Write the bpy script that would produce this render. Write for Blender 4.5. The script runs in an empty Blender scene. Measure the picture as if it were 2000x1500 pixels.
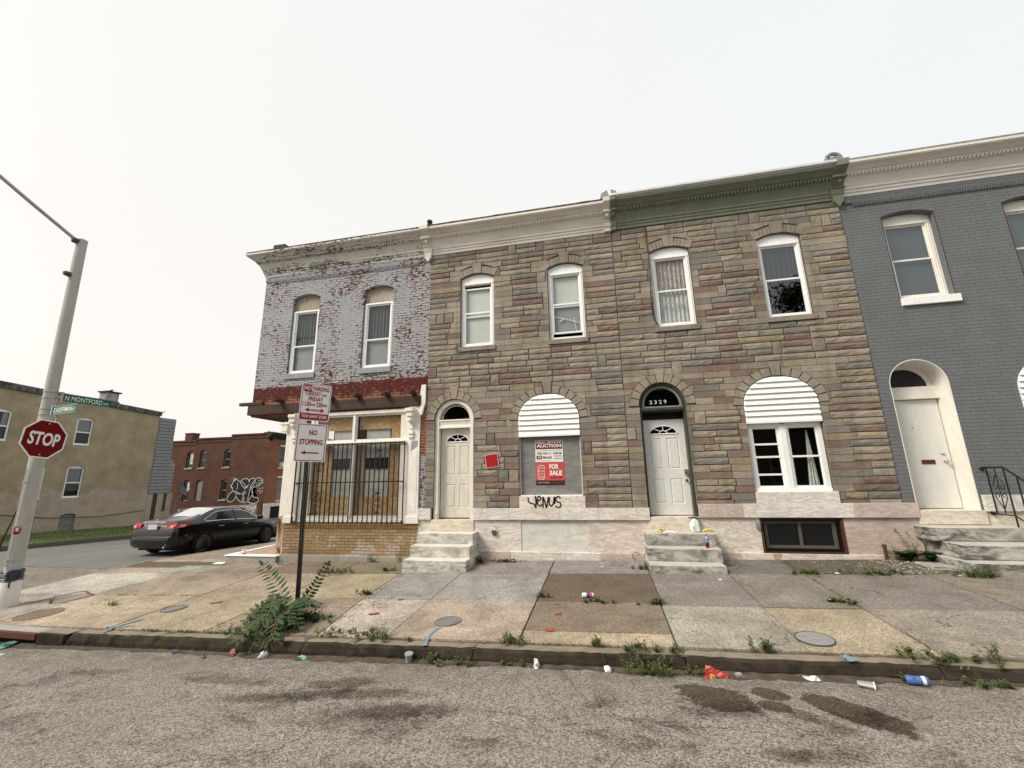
import bpy, bmesh, math, random
from mathutils import Vector, Matrix
R = math.radians
C = bpy.context.scene.collection
sc = bpy.context.scene
random.seed(7)
# ------------------------------------------------------------------ camera
yaw, pit, rol = R(11.846), R(12.544), R(-1.127)
fwd = Vector((-math.sin(yaw)*math.cos(pit), math.cos(yaw)*math.cos(pit), math.sin(pit)))
r0 = Vector((math.cos(yaw), math.sin(yaw), 0)); u0 = r0.cross(fwd)
rt = r0*math.cos(rol) + u0*math.sin(rol); up = u0*math.cos(rol) - r0*math.sin(rol)
cam = bpy.data.objects.new('camera', bpy.data.cameras.new('camera')); C.objects.link(cam)
mw = Matrix((rt, up, -fwd)).transposed().to_4x4(); mw.translation = (0, -9.0, 1.683)
cam.matrix_world = mw
cam.data.sensor_width = 36; cam.data.lens = 36*810/2000; cam.data.clip_start = .05; cam.data.clip_end = 2000
sc.camera = cam
# ------------------------------------------------------------------ sky, sun, exposure
SUN_EL, SUN_AZ = 44, -128          # azimuth from +Y towards +X, degrees
w = bpy.data.worlds.new('World'); sc.world = w; w.use_nodes = True
nt = w.node_tree; nt.nodes.clear()
o_ = nt.nodes.new('ShaderNodeOutputWorld'); b_ = nt.nodes.new('ShaderNodeBackground')
s_ = nt.nodes.new('ShaderNodeTexSky'); s_.sky_type = 'NISHITA'; s_.sun_disc = False
s_.sun_elevation = R(SUN_EL); s_.sun_rotation = R(SUN_AZ); s_.air_density = 1.0; s_.dust_density = 6; s_.ozone_density = 1
h_ = nt.nodes.new('ShaderNodeHueSaturation'); h_.inputs['Saturation'].default_value = .6
m_ = nt.nodes.new('ShaderNodeMix'); m_.data_type = 'RGBA'; m_.inputs[0].default_value = .74
m_.inputs[7].default_value = (7.5, 7.6, 7.5, 1)
m_.inputs[0].default_value = .85
tc = nt.nodes.new('ShaderNodeTexCoord'); nz = nt.nodes.new('ShaderNodeTexNoise'); nz.inputs['Scale'].default_value = 1.3
nz.inputs['Detail'].default_value = 3
mr = nt.nodes.new('ShaderNodeMapRange'); mr.inputs[3].default_value = .97; mr.inputs[4].default_value = 1.03
mv = nt.nodes.new('ShaderNodeVectorMath'); mv.operation = 'SCALE'
nt.links.new(tc.outputs['Generated'], nz.inputs['Vector']); nt.links.new(nz.outputs[0], mr.inputs[0])
# high thin overcast: cream towards the low left where the hazy sun is, cooler overhead to the right
dp = nt.nodes.new('ShaderNodeVectorMath'); dp.operation = 'DOT_PRODUCT'; dp.inputs[1].default_value = (.72, -.25, .65)
nt.links.new(tc.outputs['Generated'], dp.inputs[0]); mq = nt.nodes.new('ShaderNodeMapRange'); mq.inputs[1].default_value = -.75; mq.inputs[2].default_value = .45
nt.links.new(dp.outputs['Value'], mq.inputs[0]); mx_ = nt.nodes.new('ShaderNodeMix'); mx_.data_type = 'RGBA'; mx_.inputs[6].default_value = (7.95, 7.5, 6.95, 1); mx_.inputs[7].default_value = (7.25, 7.4, 7.3, 1)
nt.links.new(mq.outputs[0], mx_.inputs[0]); nt.links.new(mx_.outputs[2], m_.inputs[7])
nt.links.new(s_.outputs[0], h_.inputs['Color']); nt.links.new(h_.outputs[0], m_.inputs[6])
nt.links.new(m_.outputs[2], mv.inputs[0]); nt.links.new(mr.outputs[0], mv.inputs['Scale'])
nt.links.new(mv.outputs[0], b_.inputs[0]); b_.inputs[1].default_value = .1
nt.links.new(b_.outputs[0], o_.inputs[0])
sl = bpy.data.lights.new('sun', 'SUN'); sl.energy = 2.7; sl.angle = R(22); sl.color = (1, .90, .76)
so = bpy.data.objects.new('sun', sl); C.objects.link(so)
sd = Vector((math.sin(R(SUN_AZ))*math.cos(R(SUN_EL)), math.cos(R(SUN_AZ))*math.cos(R(SUN_EL)), math.sin(R(SUN_EL))))
so.rotation_euler = sd.to_track_quat('Z', 'Y').to_euler(); so.location = (-8, 6, 20)
sc.view_settings.view_transform = 'Standard'; sc.view_settings.look = 'None'
sc.view_settings.exposure = 0.50; sc.view_settings.gamma = 1
try: sc.view_settings.use_curve_mapping = False
except Exception: pass
# ------------------------------------------------------------------ helpers
def tag(o, label=None, cat=None, group=None, kind=None):
    if label: o['label'] = label
    if cat: o['category'] = cat
    if group: o['group'] = group
    if kind: o['kind'] = kind
    return o
def thing(name, label, cat, loc=(0,0,0), rz=0, group=None):
    o = bpy.data.objects.new(name, None); C.objects.link(o); o.empty_display_size = .2
    o.location = loc; o.rotation_euler = (0, 0, rz)
    return tag(o, label, cat, group)
def origin(p):
    v = Vector((0, 0, 0))
    while p is not None: v += p.location; p = p.parent
    return v
class MB:
    def __init__(s): s.v = []; s.f = []; s.c = []; s.m = []; s.col = (1, 1, 1); s.mi = 0
    def face(s, pts):
        n = len(s.v); s.v += [tuple(p) for p in pts]; s.f.append(tuple(range(n, n+len(pts)))); s.c.append(s.col); s.m.append(s.mi); return s
    def faces(s, vs, fs):
        n = len(s.v); s.v += [tuple(p) for p in vs]
        for f in fs: s.f.append(tuple(n+i for i in f)); s.c.append(s.col); s.m.append(s.mi)
        return s
    def box(s, x0, x1, y0, y1, z0, z1):
        vs = [(x, y, z) for x in (x0, x1) for y in (y0, y1) for z in (z0, z1)]
        return s.faces(vs, [(0,1,3,2),(4,6,7,5),(0,4,5,1),(2,3,7,6),(0,2,6,4),(1,5,7,3)])
    def bevbox(s, x0, x1, y0, y1, z0, z1, b=.01, j=0):
        bm = bmesh.new(); bmesh.ops.create_cube(bm, size=1)
        for v in bm.verts: v.co = Vector((x0+(v.co.x+.5)*(x1-x0), y0+(v.co.y+.5)*(y1-y0), z0+(v.co.z+.5)*(z1-z0)))
        bmesh.ops.bevel(bm, geom=bm.edges[:], offset=b, segments=2, affect='EDGES', profile=.6)
        if j:
            for v in bm.verts: v.co += Vector((random.uniform(-j, j), random.uniform(-j, j), random.uniform(-j, j)))
        s.addbm(bm); bm.free(); return s
    def addbm(s, bm, mt=None):
        bm.verts.index_update()
        s.faces([(mt @ v.co) if mt else v.co for v in bm.verts], [[v.index for v in f.verts] for f in bm.faces]); return s
    def prism(s, poly, y0, y1, back=False):      # poly of (x,z), front face at y0 (towards -y)
        n = len(poly); vs = [(x, y0, z) for x, z in poly] + [(x, y1, z) for x, z in poly]
        fs = [tuple(range(n))] + [(i, i+n, (i+1) % n+n, (i+1) % n) for i in range(n)]
        if back: fs.append(tuple(range(2*n-1, n-1, -1)))
        return s.faces(vs, fs)
    def tube(s, path, r, n=8, cap=True, r2=None):
        P = [Vector(p) for p in path]; rings = []; m = len(P)
        for i, p in enumerate(P):
            d = (P[min(i+1, m-1)] - P[max(i-1, 0)]).normalized()
            a = d.cross(Vector((0, 0, 1))) if abs(d.z) < .9 else d.cross(Vector((1, 0, 0)))
            a.normalize(); b = d.cross(a)
            rr = (r[i] if isinstance(r, (list, tuple)) else (r if r2 is None else r + (r2-r)*i/max(1, m-1)))
            rings.append([p + a*math.cos(6.28319*k/n)*rr + b*math.sin(6.28319*k/n)*rr for k in range(n)])
        vs = [q for rg in rings for q in rg]; fs = []
        for i in range(m-1):
            for k in range(n): fs.append((i*n+k, i*n+(k+1) % n, (i+1)*n+(k+1) % n, (i+1)*n+k))
        if cap: fs += [tuple(range(n)), tuple(range((m-1)*n, m*n))]
        return s.faces(vs, fs)
    def lathe(s, prof, c=(0, 0, 0), n=16, ax='z'):
        vs = []; fs = []; m = len(prof)
        for r, h in prof:
            for k in range(n):
                a = 6.28319*k/n
                if ax == 'z': q = (c[0]+r*math.cos(a), c[1]+r*math.sin(a), c[2]+h)
                elif ax == 'x': q = (c[0]+h, c[1]+r*math.cos(a), c[2]+r*math.sin(a))
                else: q = (c[0]+r*math.cos(a), c[1]+h, c[2]+r*math.sin(a))
                vs.append(q)
        for i in range(m-1):
            for k in range(n): fs.append((i*n+k, i*n+(k+1) % n, (i+1)*n+(k+1) % n, (i+1)*n+k))
        fs += [tuple(range(n)), tuple(range((m-1)*n, m*n))]
        return s.faces(vs, fs)
    def build(s, name, mats, parent=None, world=False, smooth=False, label=None, bevel=0, merge=False):
        off = origin(parent) if world else Vector((0, 0, 0))
        me = bpy.data.meshes.new(name)
        me.from_pydata([(a-off.x, b-off.y, c-off.z) for a, b, c in s.v], [], s.f)
        if not isinstance(mats, (list, tuple)): mats = [mats]
        for m in mats: me.materials.append(m)
        if len(mats) > 1:
            for p, i in zip(me.polygons, s.m): p.material_index = i
        if any(c != (1, 1, 1) for c in s.c):
            a = me.color_attributes.new('col', 'FLOAT_COLOR', 'CORNER'); k = 0; buf = []
            for p, c in zip(me.polygons, s.c): buf += [c[0], c[1], c[2], 1.0]*p.loop_total
            a.data.foreach_set('color', buf)
        bm = bmesh.new(); bm.from_mesh(me)
        if merge or smooth: bmesh.ops.remove_doubles(bm, verts=bm.verts, dist=1e-4)
        bmesh.ops.recalc_face_normals(bm, faces=bm.faces)
        if name in ('pane', 'fan_light', 'fan_window', 'shop_glass'):
            bm.normal_update()
            for f in bm.faces:
                if f.normal.y > .1 or f.normal.x < -.9: f.normal_flip()
        bm.to_mesh(me); bm.free()
        if smooth:
            for p in me.polygons: p.use_smooth = True
            try: me.set_sharp_from_angle(angle=R(40))
            except Exception: pass
        me.update()
        o = bpy.data.objects.new(name, me); C.objects.link(o); o.parent = parent
        if bevel:
            b = o.modifiers.new('b', 'BEVEL'); b.width = bevel; b.segments = 2; b.limit_method = 'ANGLE'; b.angle_limit = R(50)
        if label: o['label'] = label
        return o
def inst(o, parent, loc=None, rz=None, s=None):
    c = o.copy(); C.objects.link(c); c.parent = parent
    if loc is not None: c.location = loc
    if rz is not None: c.rotation_euler = (0, 0, rz)
    if s is not None: c.scale = (s, s, s)
    return c
# 2-D polygon helpers (x,z)
def clip(poly, a, b, c):            # keep a*x+b*z<=c
    out = []; n = len(poly)
    for i in range(n):
        p, q = poly[i], poly[(i+1) % n]; dp = a*p[0]+b*p[1]-c; dq = a*q[0]+b*q[1]-c
        if dp <= 1e-9: out.append(p)
        if (dp < -1e-9 and dq > 1e-9) or (dp > 1e-9 and dq < -1e-9):
            t = dp/(dp-dq); out.append((p[0]+t*(q[0]-p[0]), p[1]+t*(q[1]-p[1])))
    return out
def area(p): return .5*sum(p[i][0]*p[(i+1) % len(p)][1]-p[(i+1) % len(p)][0]*p[i][1] for i in range(len(p)))
def edges(cv):                      # half planes of a CCW convex polygon
    if area(cv) < 0: cv = cv[::-1]
    r = []
    for i in range(len(cv)):
        p, q = cv[i], cv[(i+1) % len(cv)]; a, b = q[1]-p[1], -(q[0]-p[0]); r.append((a, b, a*p[0]+b*p[1]))
    return r
def subtract(polys, cv):
    E_ = edges(cv); bx = (min(p[0] for p in cv), max(p[0] for p in cv), min(p[1] for p in cv), max(p[1] for p in cv)); out = []
    for P in polys:
        if max(p[0] for p in P) <= bx[0] or min(p[0] for p in P) >= bx[1] or max(p[1] for p in P) <= bx[2] or min(p[1] for p in P) >= bx[3]:
            out.append(P); continue
        rest = P
        for a, b, c in E_:
            o = clip(rest, -a, -b, -c)
            if len(o) > 2 and abs(area(o)) > 2e-5: out.append(o)
            rest = clip(rest, a, b, c)
            if len(rest) < 3: break
    return out
def intersect(P, cv):
    for a, b, c in edges(cv):
        P = clip(P, a, b, c)
        if len(P) < 3: return []
    return P
def rect(x0, x1, z0, z1): return [(x0, z0), (x1, z0), (x1, z1), (x0, z1)]
def arch(x0, x1, z0, zs, zt, n=20):  # rectangle with elliptical top: spring zs, crown zt
    cx, a, b = (x0+x1)/2, (x1-x0)/2, zt-zs
    return [(x0, z0), (x1, z0)] + [(cx+a*math.cos(math.pi*k/n), zs+b*math.sin(math.pi*k/n)) for k in range(n+1)]
def segarch(x0, x1, z0, zs, zt, n=10):   # rectangle with shallow segmental top
    cx, h = (x0+x1)/2, (x1-x0)/2
    return [(x0, z0), (x1, z0)] + [(cx+h*(1-2*k/n), zs+(zt-zs)*(1-(1-2*k/n)**2)) for k in range(n+1)]
def reveal(mb, poly, y0, y1):
    n = len(poly)
    for i in range(n):
        p, q = poly[i], poly[(i+1) % n]; mb.face([(p[0], y0, p[1]), (q[0], y0, q[1]), (q[0], y1, q[1]), (p[0], y1, p[1])])
def wall(mb, region, openings, y, depth=.3):
    P = [region]
    for o in openings: P = subtract(P, o)
    for p in P: mb.face([(x, y, z) for x, z in p])
    for o in openings: reveal(mb, o, y, y+depth)
    return mb
_tc = {}
def text(body, parent, mat, w_, h_, at=(0, 0, 0), name='lettering', bold=.0, tilt=0, world=False, label=None, th=0.0015, center=True, facing='-y'):
    key = (body, bold)
    if key not in _tc:
        cu = bpy.data.curves.new('t', 'FONT'); cu.body = body; cu.offset = bold; cu.resolution_u = 3
        ob = bpy.data.objects.new('t', cu); C.objects.link(ob)
        dg = bpy.context.evaluated_depsgraph_get(); me = bpy.data.meshes.new_from_object(ob.evaluated_get(dg))
        _tc[key] = ([v.co.copy() for v in me.vertices], [tuple(p.vertices) for p in me.polygons])
        bpy.data.objects.remove(ob); bpy.data.curves.remove(cu); bpy.data.meshes.remove(me)
    V, F = _tc[key]
    x0, x1 = min(v.x for v in V), max(v.x for v in V); z0, z1 = min(v.y for v in V), max(v.y for v in V)
    mb = MB(); ct, st = math.cos(tilt), math.sin(tilt); vs = []
    for v in V:
        a = ((v.x-x0)/(x1-x0)-.5)*w_; b = ((v.y-z0)/max(1e-6, (z1-z0))-.5)*h_
        a, b = a*ct-b*st, a*st+b*ct; vs.append((at[0]+a, at[1], at[2]+b))
    mb.faces(vs, F)
    off = origin(parent) if world else Vector((0, 0, 0))
    me = bpy.data.meshes.new(name); me.from_pydata([(a-off.x, b-off.y, c-off.z) for a, b, c in mb.v], [], mb.f); me.materials.append(mat)
    o = bpy.data.objects.new(name, me); C.objects.link(o); o.parent = parent
    if label: o['label'] = label
    return o
def smoothpath(pts, n=6):           # Catmull-Rom
    P = [Vector(p) for p in pts]; P = [P[0]*2-P[1]] + P + [P[-1]*2-P[-2]]; out = []
    for i in range(1, len(P)-2):
        for k in range(n):
            t = k/n; a, b, c, d = P[i-1], P[i], P[i+1], P[i+2]
            out.append(.5*((2*b)+(c-a)*t+(2*a-5*b+4*c-d)*t*t+(3*b-a-3*c+d)*t**3))
    out.append(P[-2]); return out
def ribbon(mb, pts, w_, y, taper=False):       # flat painted stroke in the xz plane
    P = [Vector((p[0], 0, p[1])) for p in smoothpath([(a, b, 0) for a, b in pts])] if False else [Vector((q.x, 0, q.y)) for q in smoothpath([(a, b, 0) for a, b in pts])]
    L, Rr = [], []
    for i, p in enumerate(P):
        d = (P[min(i+1, len(P)-1)]-P[max(i-1, 0)]).normalized(); nrm = Vector((-d.z, 0, d.x))*w_/2
        L.append(p+nrm); Rr.append(p-nrm)
    for i in range(len(P)-1):
        mb.face([(q.x, y, q.z) for q in (Rr[i], Rr[i+1], L[i+1], L[i])])
    return mb
# ------------------------------------------------------------------ materials
class N:
    def __init__(s, name):
        s.m = bpy.data.materials.new(name); s.m.use_nodes = True; s.t = s.m.node_tree; s.n = s.t.nodes; s.n.clear()
        s.out = s.n.new('ShaderNodeOutputMaterial'); s.p = s.n.new('ShaderNodeBsdfPrincipled'); s.t.links.new(s.p.outputs[0], s.out.inputs[0])
        s.p.inputs['Specular IOR Level'].default_value = .3
    def l(s, a, b): s.t.links.new(a, b)
    def set(s, sock, v):
        if hasattr(v, 'is_linked') or isinstance(v, bpy.types.NodeSocket): s.l(v, sock)
        elif isinstance(v, (tuple, list)): sock.default_value = (*v, 1) if len(v) == 3 and sock.type == 'RGBA' else v
        else: sock.default_value = v
    def pos(s, sx=1, sy=1, sz=1, plane=None):
        t = s.n.new('ShaderNodeTexCoord').outputs['Object']
        if plane:
            sp = s.n.new('ShaderNodeSeparateXYZ'); s.l(t, sp.inputs[0]); cb = s.n.new('ShaderNodeCombineXYZ')
            a, b = {'xz': (0, 2), 'yz': (1, 2), 'xy': (0, 1)}[plane]
            s.l(sp.outputs[a], cb.inputs[0]); s.l(sp.outputs[b], cb.inputs[1]); t = cb.outputs[0]
        if (sx, sy, sz) != (1, 1, 1):
            v = s.n.new('ShaderNodeVectorMath'); v.operation = 'MULTIPLY'; s.l(t, v.inputs[0]); v.inputs[1].default_value = (sx, sy, sz); t = v.outputs[0]
        return t
    def noise(s, vec, scale, detail=4, rough=.6, dist=0):
        n = s.n.new('ShaderNodeTexNoise'); s.l(vec, n.inputs['Vector']); n.inputs['Scale'].default_value = scale
        n.inputs['Detail'].default_value = detail; n.inputs['Roughness'].default_value = rough; n.inputs['Distortion'].default_value = dist; return n.outputs[0]
    def vor(s, vec, scale, feat='F1', out=0):
        n = s.n.new('ShaderNodeTexVoronoi'); n.feature = feat; s.l(vec, n.inputs['Vector']); n.inputs['Scale'].default_value = scale; return n.outputs[out]
    def ramp(s, f, a, b, c0=0., c1=1.):
        n = s.n.new('ShaderNodeMapRange'); s.l(f, n.inputs[0]); n.inputs[1].default_value = a; n.inputs[2].default_value = b
        n.inputs[3].default_value = c0; n.inputs[4].default_value = c1; return n.outputs[0]
    def mix(s, f, a, b, mode='MIX'):
        n = s.n.new('ShaderNodeMix'); n.data_type = 'RGBA'; n.blend_type = mode; s.set(n.inputs[0], f); s.set(n.inputs[6], a); s.set(n.inputs[7], b); return n.outputs[2]
    def math(s, op, a, b=0., c=None):
        n = s.n.new('ShaderNodeMath'); n.operation = op; s.set(n.inputs[0], a); s.set(n.inputs[1], b)
        if c is not None: s.set(n.inputs[2], c)
        return n.outputs[0]
    def brick(s, vec, c1, c2, mo, w_, h_, mort=.008, off=.5, bias=0., smooth=.1):
        n = s.n.new('ShaderNodeTexBrick'); s.l(vec, n.inputs['Vector']); s.set(n.inputs['Color1'], c1); s.set(n.inputs['Color2'], c2); s.set(n.inputs['Mortar'], mo)
        n.inputs['Scale'].default_value = 1; n.inputs['Brick Width'].default_value = w_; n.inputs['Row Height'].default_value = h_
        n.inputs['Mortar Size'].default_value = mort; n.inputs['Bias'].default_value = bias; n.inputs['Mortar Smooth'].default_value = smooth; n.offset = off
        return n.outputs[0], n.outputs[1]
    def attr(s): n = s.n.new('ShaderNodeAttribute'); n.attribute_name = 'col'; return n.outputs[0]
    def sep(s, v): n = s.n.new('ShaderNodeSeparateXYZ'); s.l(v, n.inputs[0]); return n.outputs
    def bump(s, h, st=.3, d=.01):
        n = s.n.new('ShaderNodeBump'); n.inputs['Strength'].default_value = st; n.inputs['Distance'].default_value = d; s.l(h, n.inputs['Height']); s.l(n.outputs[0], s.p.inputs['Normal']); return s
    def col(s, c): s.set(s.p.inputs['Base Color'], c); return s
    def rough(s, r, spec=None, metal=None):
        s.set(s.p.inputs['Roughness'], r)
        if spec is not None: s.p.inputs['Specular IOR Level'].default_value = spec
        if metal is not None: s.p.inputs['Metallic'].default_value = metal
        return s
def plain(name, c, r=.6, spec=.3, metal=0, var=.12, sc_=6, bump=0, bs=40):
    n = N(name); v = n.pos(); f = n.noise(v, sc_, 5)
    k = n.ramp(f, .3, .7, 1-var, 1+var); cc = n.mix(1, c, (1, 1, 1), 'MULTIPLY')
    s = n.n.new('ShaderNodeVectorMath'); s.operation = 'SCALE'; n.l(cc, s.inputs[0]); n.l(k, s.inputs['Scale'])
    n.col(s.outputs[0]).rough(r, spec, metal)
    if bump: n.bump(n.noise(v, bs, 4), bump, .004)
    return n.m
def grime(name, c, dirt, amt=.5, sc_=3, r=.6, stretch=(1, 1, .35), speck=None, thr=.62, bump=.15, spec=.3):
    """paint or stone with weathered blotches"""
    n = N(name); v = n.pos(); vs = n.pos(*stretch)
    f = n.ramp(n.noise(vs, sc_, 7, .65), .42, .75, 0, amt); c1 = n.mix(f, c, dirt)
    f3 = n.ramp(n.noise(v, 25, 3), .3, .7, .93, 1.05)
    s = n.n.new('ShaderNodeVectorMath'); s.operation = 'SCALE'; n.l(c1, s.inputs[0]); n.l(f3, s.inputs['Scale']); c1 = s.outputs[0]
    if speck:
        f2 = n.ramp(n.noise(v, sc_*7, 6, .7), thr, thr+.03); f2 = n.math('MULTIPLY', f2, n.ramp(n.noise(v, 1.3, 3), .45, .6)); c1 = n.mix(f2, c1, speck)
    n.col(c1).rough(r, spec); n.bump(n.noise(v, 30, 5), bump, .004)
    return n.m
# ------------------------------------------------------------------ material library
def m_formstone():
    n = N('formstone'); a = n.attr(); v = n.pos(); vs = n.pos(1, 1, 3.2)
    f = n.noise(vs, 5, 6, .65, 1.2); g = n.noise(v, 1.1, 4)
    k = n.ramp(f, .25, .75, .8, 1.16); k = n.math('MULTIPLY', k, n.ramp(g, .3, .7, .80, 1.16))
    k = n.math('MULTIPLY', k, n.ramp(n.noise(v, 90, 2), .3, .7, .9, 1.08))
    s = n.n.new('ShaderNodeVectorMath'); s.operation = 'SCALE'; n.l(a, s.inputs[0]); n.l(k, s.inputs['Scale'])
    z = n.sep(v)[2]; grime_ = n.ramp(n.noise(n.pos(2.5, 1, .28), 1.9, 6, .65), .47, .75, 0, .5)
    n.col(n.mix(grime_, s.outputs[0], (.075, .07, .06))).rough(.85, .2); n.bump(f, .7, .02); return n.m
def brickwall(name, plane, c1, c2, mo, bw=.205, bh=.0677, mort=.008, bump=.5, cover=None, var=.2, big=.15, rough=.85):
    """cover: (paint colour, function(n, v, brickfac) -> 0..1 amount of paint)"""
    n = N(name); v = n.pos(plane=plane); p3 = n.pos()
    wv = n.noise(p3, 6, 2); vm = n.n.new('ShaderNodeVectorMath'); vm.operation = 'MULTIPLY_ADD'; n.l(wv, vm.inputs[0]); vm.inputs[1].default_value = (.012,)*3; n.l(v, vm.inputs[2])
    c, f = n.brick(vm.outputs[0], c1, c2, mo, bw, bh, mort)
    k = n.math('MULTIPLY', n.ramp(n.noise(p3, 1.2, 5), .3, .7, 1-big, 1+big), n.ramp(n.noise(p3, 22, 4), .3, .7, 1-var, 1+var))
    s = n.n.new('ShaderNodeVectorMath'); s.operation = 'SCALE'; n.l(c, s.inputs[0]); n.l(k, s.inputs['Scale']); c = s.outputs[0]
    h = n.math('MULTIPLY', f, -1.0)
    if cover:
        m = cover[1](n, p3, f); k2 = n.ramp(n.noise(p3, 2.5, 5), .3, .7, .9, 1.08)
        pc = n.n.new('ShaderNodeVectorMath'); pc.operation = 'SCALE'; pc.inputs[0].default_value = cover[0]; n.l(k2, pc.inputs['Scale'])
        pm = n.mix(n.math('MULTIPLY', f, cover[2](n, p3) if callable(cover[2]) else cover[2]), pc.outputs[0], cover[3]); c = n.mix(m, c, pm)
    hh = n.math('ADD', h, n.math('MULTIPLY', n.noise(p3, 35, 3), .5))
    n.col(c).rough(rough, .2); n.bump(hh, bump, .012); return n.m
def cov_peel(n, p, f):
    z0 = n.sep(p)[2]      # paint missing in speckles, mostly low down, along joints and the right edge
    x, y, z = n.sep(p)
    a = n.noise(n.pos(1, 1, 2.2), 9, 6, .72, .4); big = n.noise(p, 1.25, 3, .6)
    th = n.ramp(big, .36, .66, .63, .492)
    th = n.math('SUBTRACT', th, n.math('MULTIPLY', f, n.ramp(n.noise(p, 3, 3), .35, .65, 0, .13)))
    th = n.math('SUBTRACT', th, n.math('MULTIPLY', n.ramp(z0, 4.9, 4.15), .045)); th = n.math('SUBTRACT', th, n.math('MULTIPLY', n.ramp(z0, 4.22, 4.14), .2))
    return n.math('SUBTRACT', 1, n.ramp(n.math('SUBTRACT', a, th), 0, .02))
def n_fade(n, p): return n.ramp(n.noise(n.pos(1, 1, 3), 4, 5, .7), .4, .62, .12, .95)
def cov_full(n, p, f): return n.math('SUBTRACT', 1, n.ramp(n.noise(p, 14, 5, .7), .74, .76, 0, .7))
def m_marble(name, base, vein, warm, vs=1.0, dirt=.25, ang=.6, cut=None):
    n = N(name); p = n.pos(); mp = n.n.new('ShaderNodeMapping'); n.l(p, mp.inputs[0]); mp.inputs['Rotation'].default_value = (0, ang, .2); mp.inputs['Scale'].default_value = (1, 1, 4.5)
    f = n.noise(mp.outputs[0], 1.6*vs, 8, .7, 1.5); fv = n.ramp(n.math('ABSOLUTE', n.math('SUBTRACT', f, .5)), 0, .06, 1, 0)
    c = n.mix(n.ramp(n.noise(p, .9, 3), .35, .65), base, warm); c = n.mix(n.math('MULTIPLY', fv, .7), c, vein)
    d = n.ramp(n.noise(n.pos(1, 1, .5), 2.2, 7, .7), .5, .78, 0, dirt); c = n.mix(d, c, (.13, .12, .1))
    c = n.mix(n.ramp(n.noise(p, 40, 3), .3, .75, 0, .12), c, (.15, .13, .11))
    n.col(c).rough(.55, .3); n.bump(n.noise(p, 25, 4), .15, .004); return n.m
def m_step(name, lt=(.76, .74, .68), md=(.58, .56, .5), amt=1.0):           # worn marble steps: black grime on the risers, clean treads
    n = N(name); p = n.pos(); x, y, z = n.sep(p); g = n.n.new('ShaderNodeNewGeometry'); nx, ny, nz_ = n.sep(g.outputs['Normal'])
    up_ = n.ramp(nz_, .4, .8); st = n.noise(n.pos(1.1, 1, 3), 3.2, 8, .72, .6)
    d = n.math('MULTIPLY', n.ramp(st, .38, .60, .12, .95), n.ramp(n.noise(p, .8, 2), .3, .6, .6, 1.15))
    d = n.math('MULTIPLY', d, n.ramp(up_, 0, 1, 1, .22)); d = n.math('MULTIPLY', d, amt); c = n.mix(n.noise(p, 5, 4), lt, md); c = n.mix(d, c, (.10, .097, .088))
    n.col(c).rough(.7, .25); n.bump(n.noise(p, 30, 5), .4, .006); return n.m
def m_glass(name, tint=(.55, .58, .58), ior=1.6, r=.015, dark=.0):
    n = N(name); n.n.remove(n.p); tr = n.n.new('ShaderNodeBsdfTransparent'); tr.inputs[0].default_value = (*tint, 1)
    gl = n.n.new('ShaderNodeBsdfGlossy'); gl.inputs['Roughness'].default_value = r; gl.inputs[0].default_value = (.95, .97, 1, 1)
    fr = n.n.new('ShaderNodeFresnel'); fr.inputs[0].default_value = ior; mx = n.n.new('ShaderNodeMixShader')
    bp = n.n.new('ShaderNodeBump'); bp.inputs['Strength'].default_value = .02; bp.inputs['Distance'].default_value = .01
    n.l(n.noise(n.pos(), 1.5, 1), bp.inputs['Height']); n.l(bp.outputs[0], gl.inputs['Normal'])
    geo = n.n.new('ShaderNodeNewGeometry'); mf = n.n.new('ShaderNodeMix'); n.l(geo.outputs['Backfacing'], mf.inputs[0]); n.l(fr.outputs[0], mf.inputs[2]); mf.inputs[3].default_value = .06; n.l(mf.outputs[0], mx.inputs[0]); n.l(tr.outputs[0], mx.inputs[1]); n.l(gl.outputs[0], mx.inputs[2]); n.l(mx.outputs[0], n.out.inputs[0]); return n.m
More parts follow.
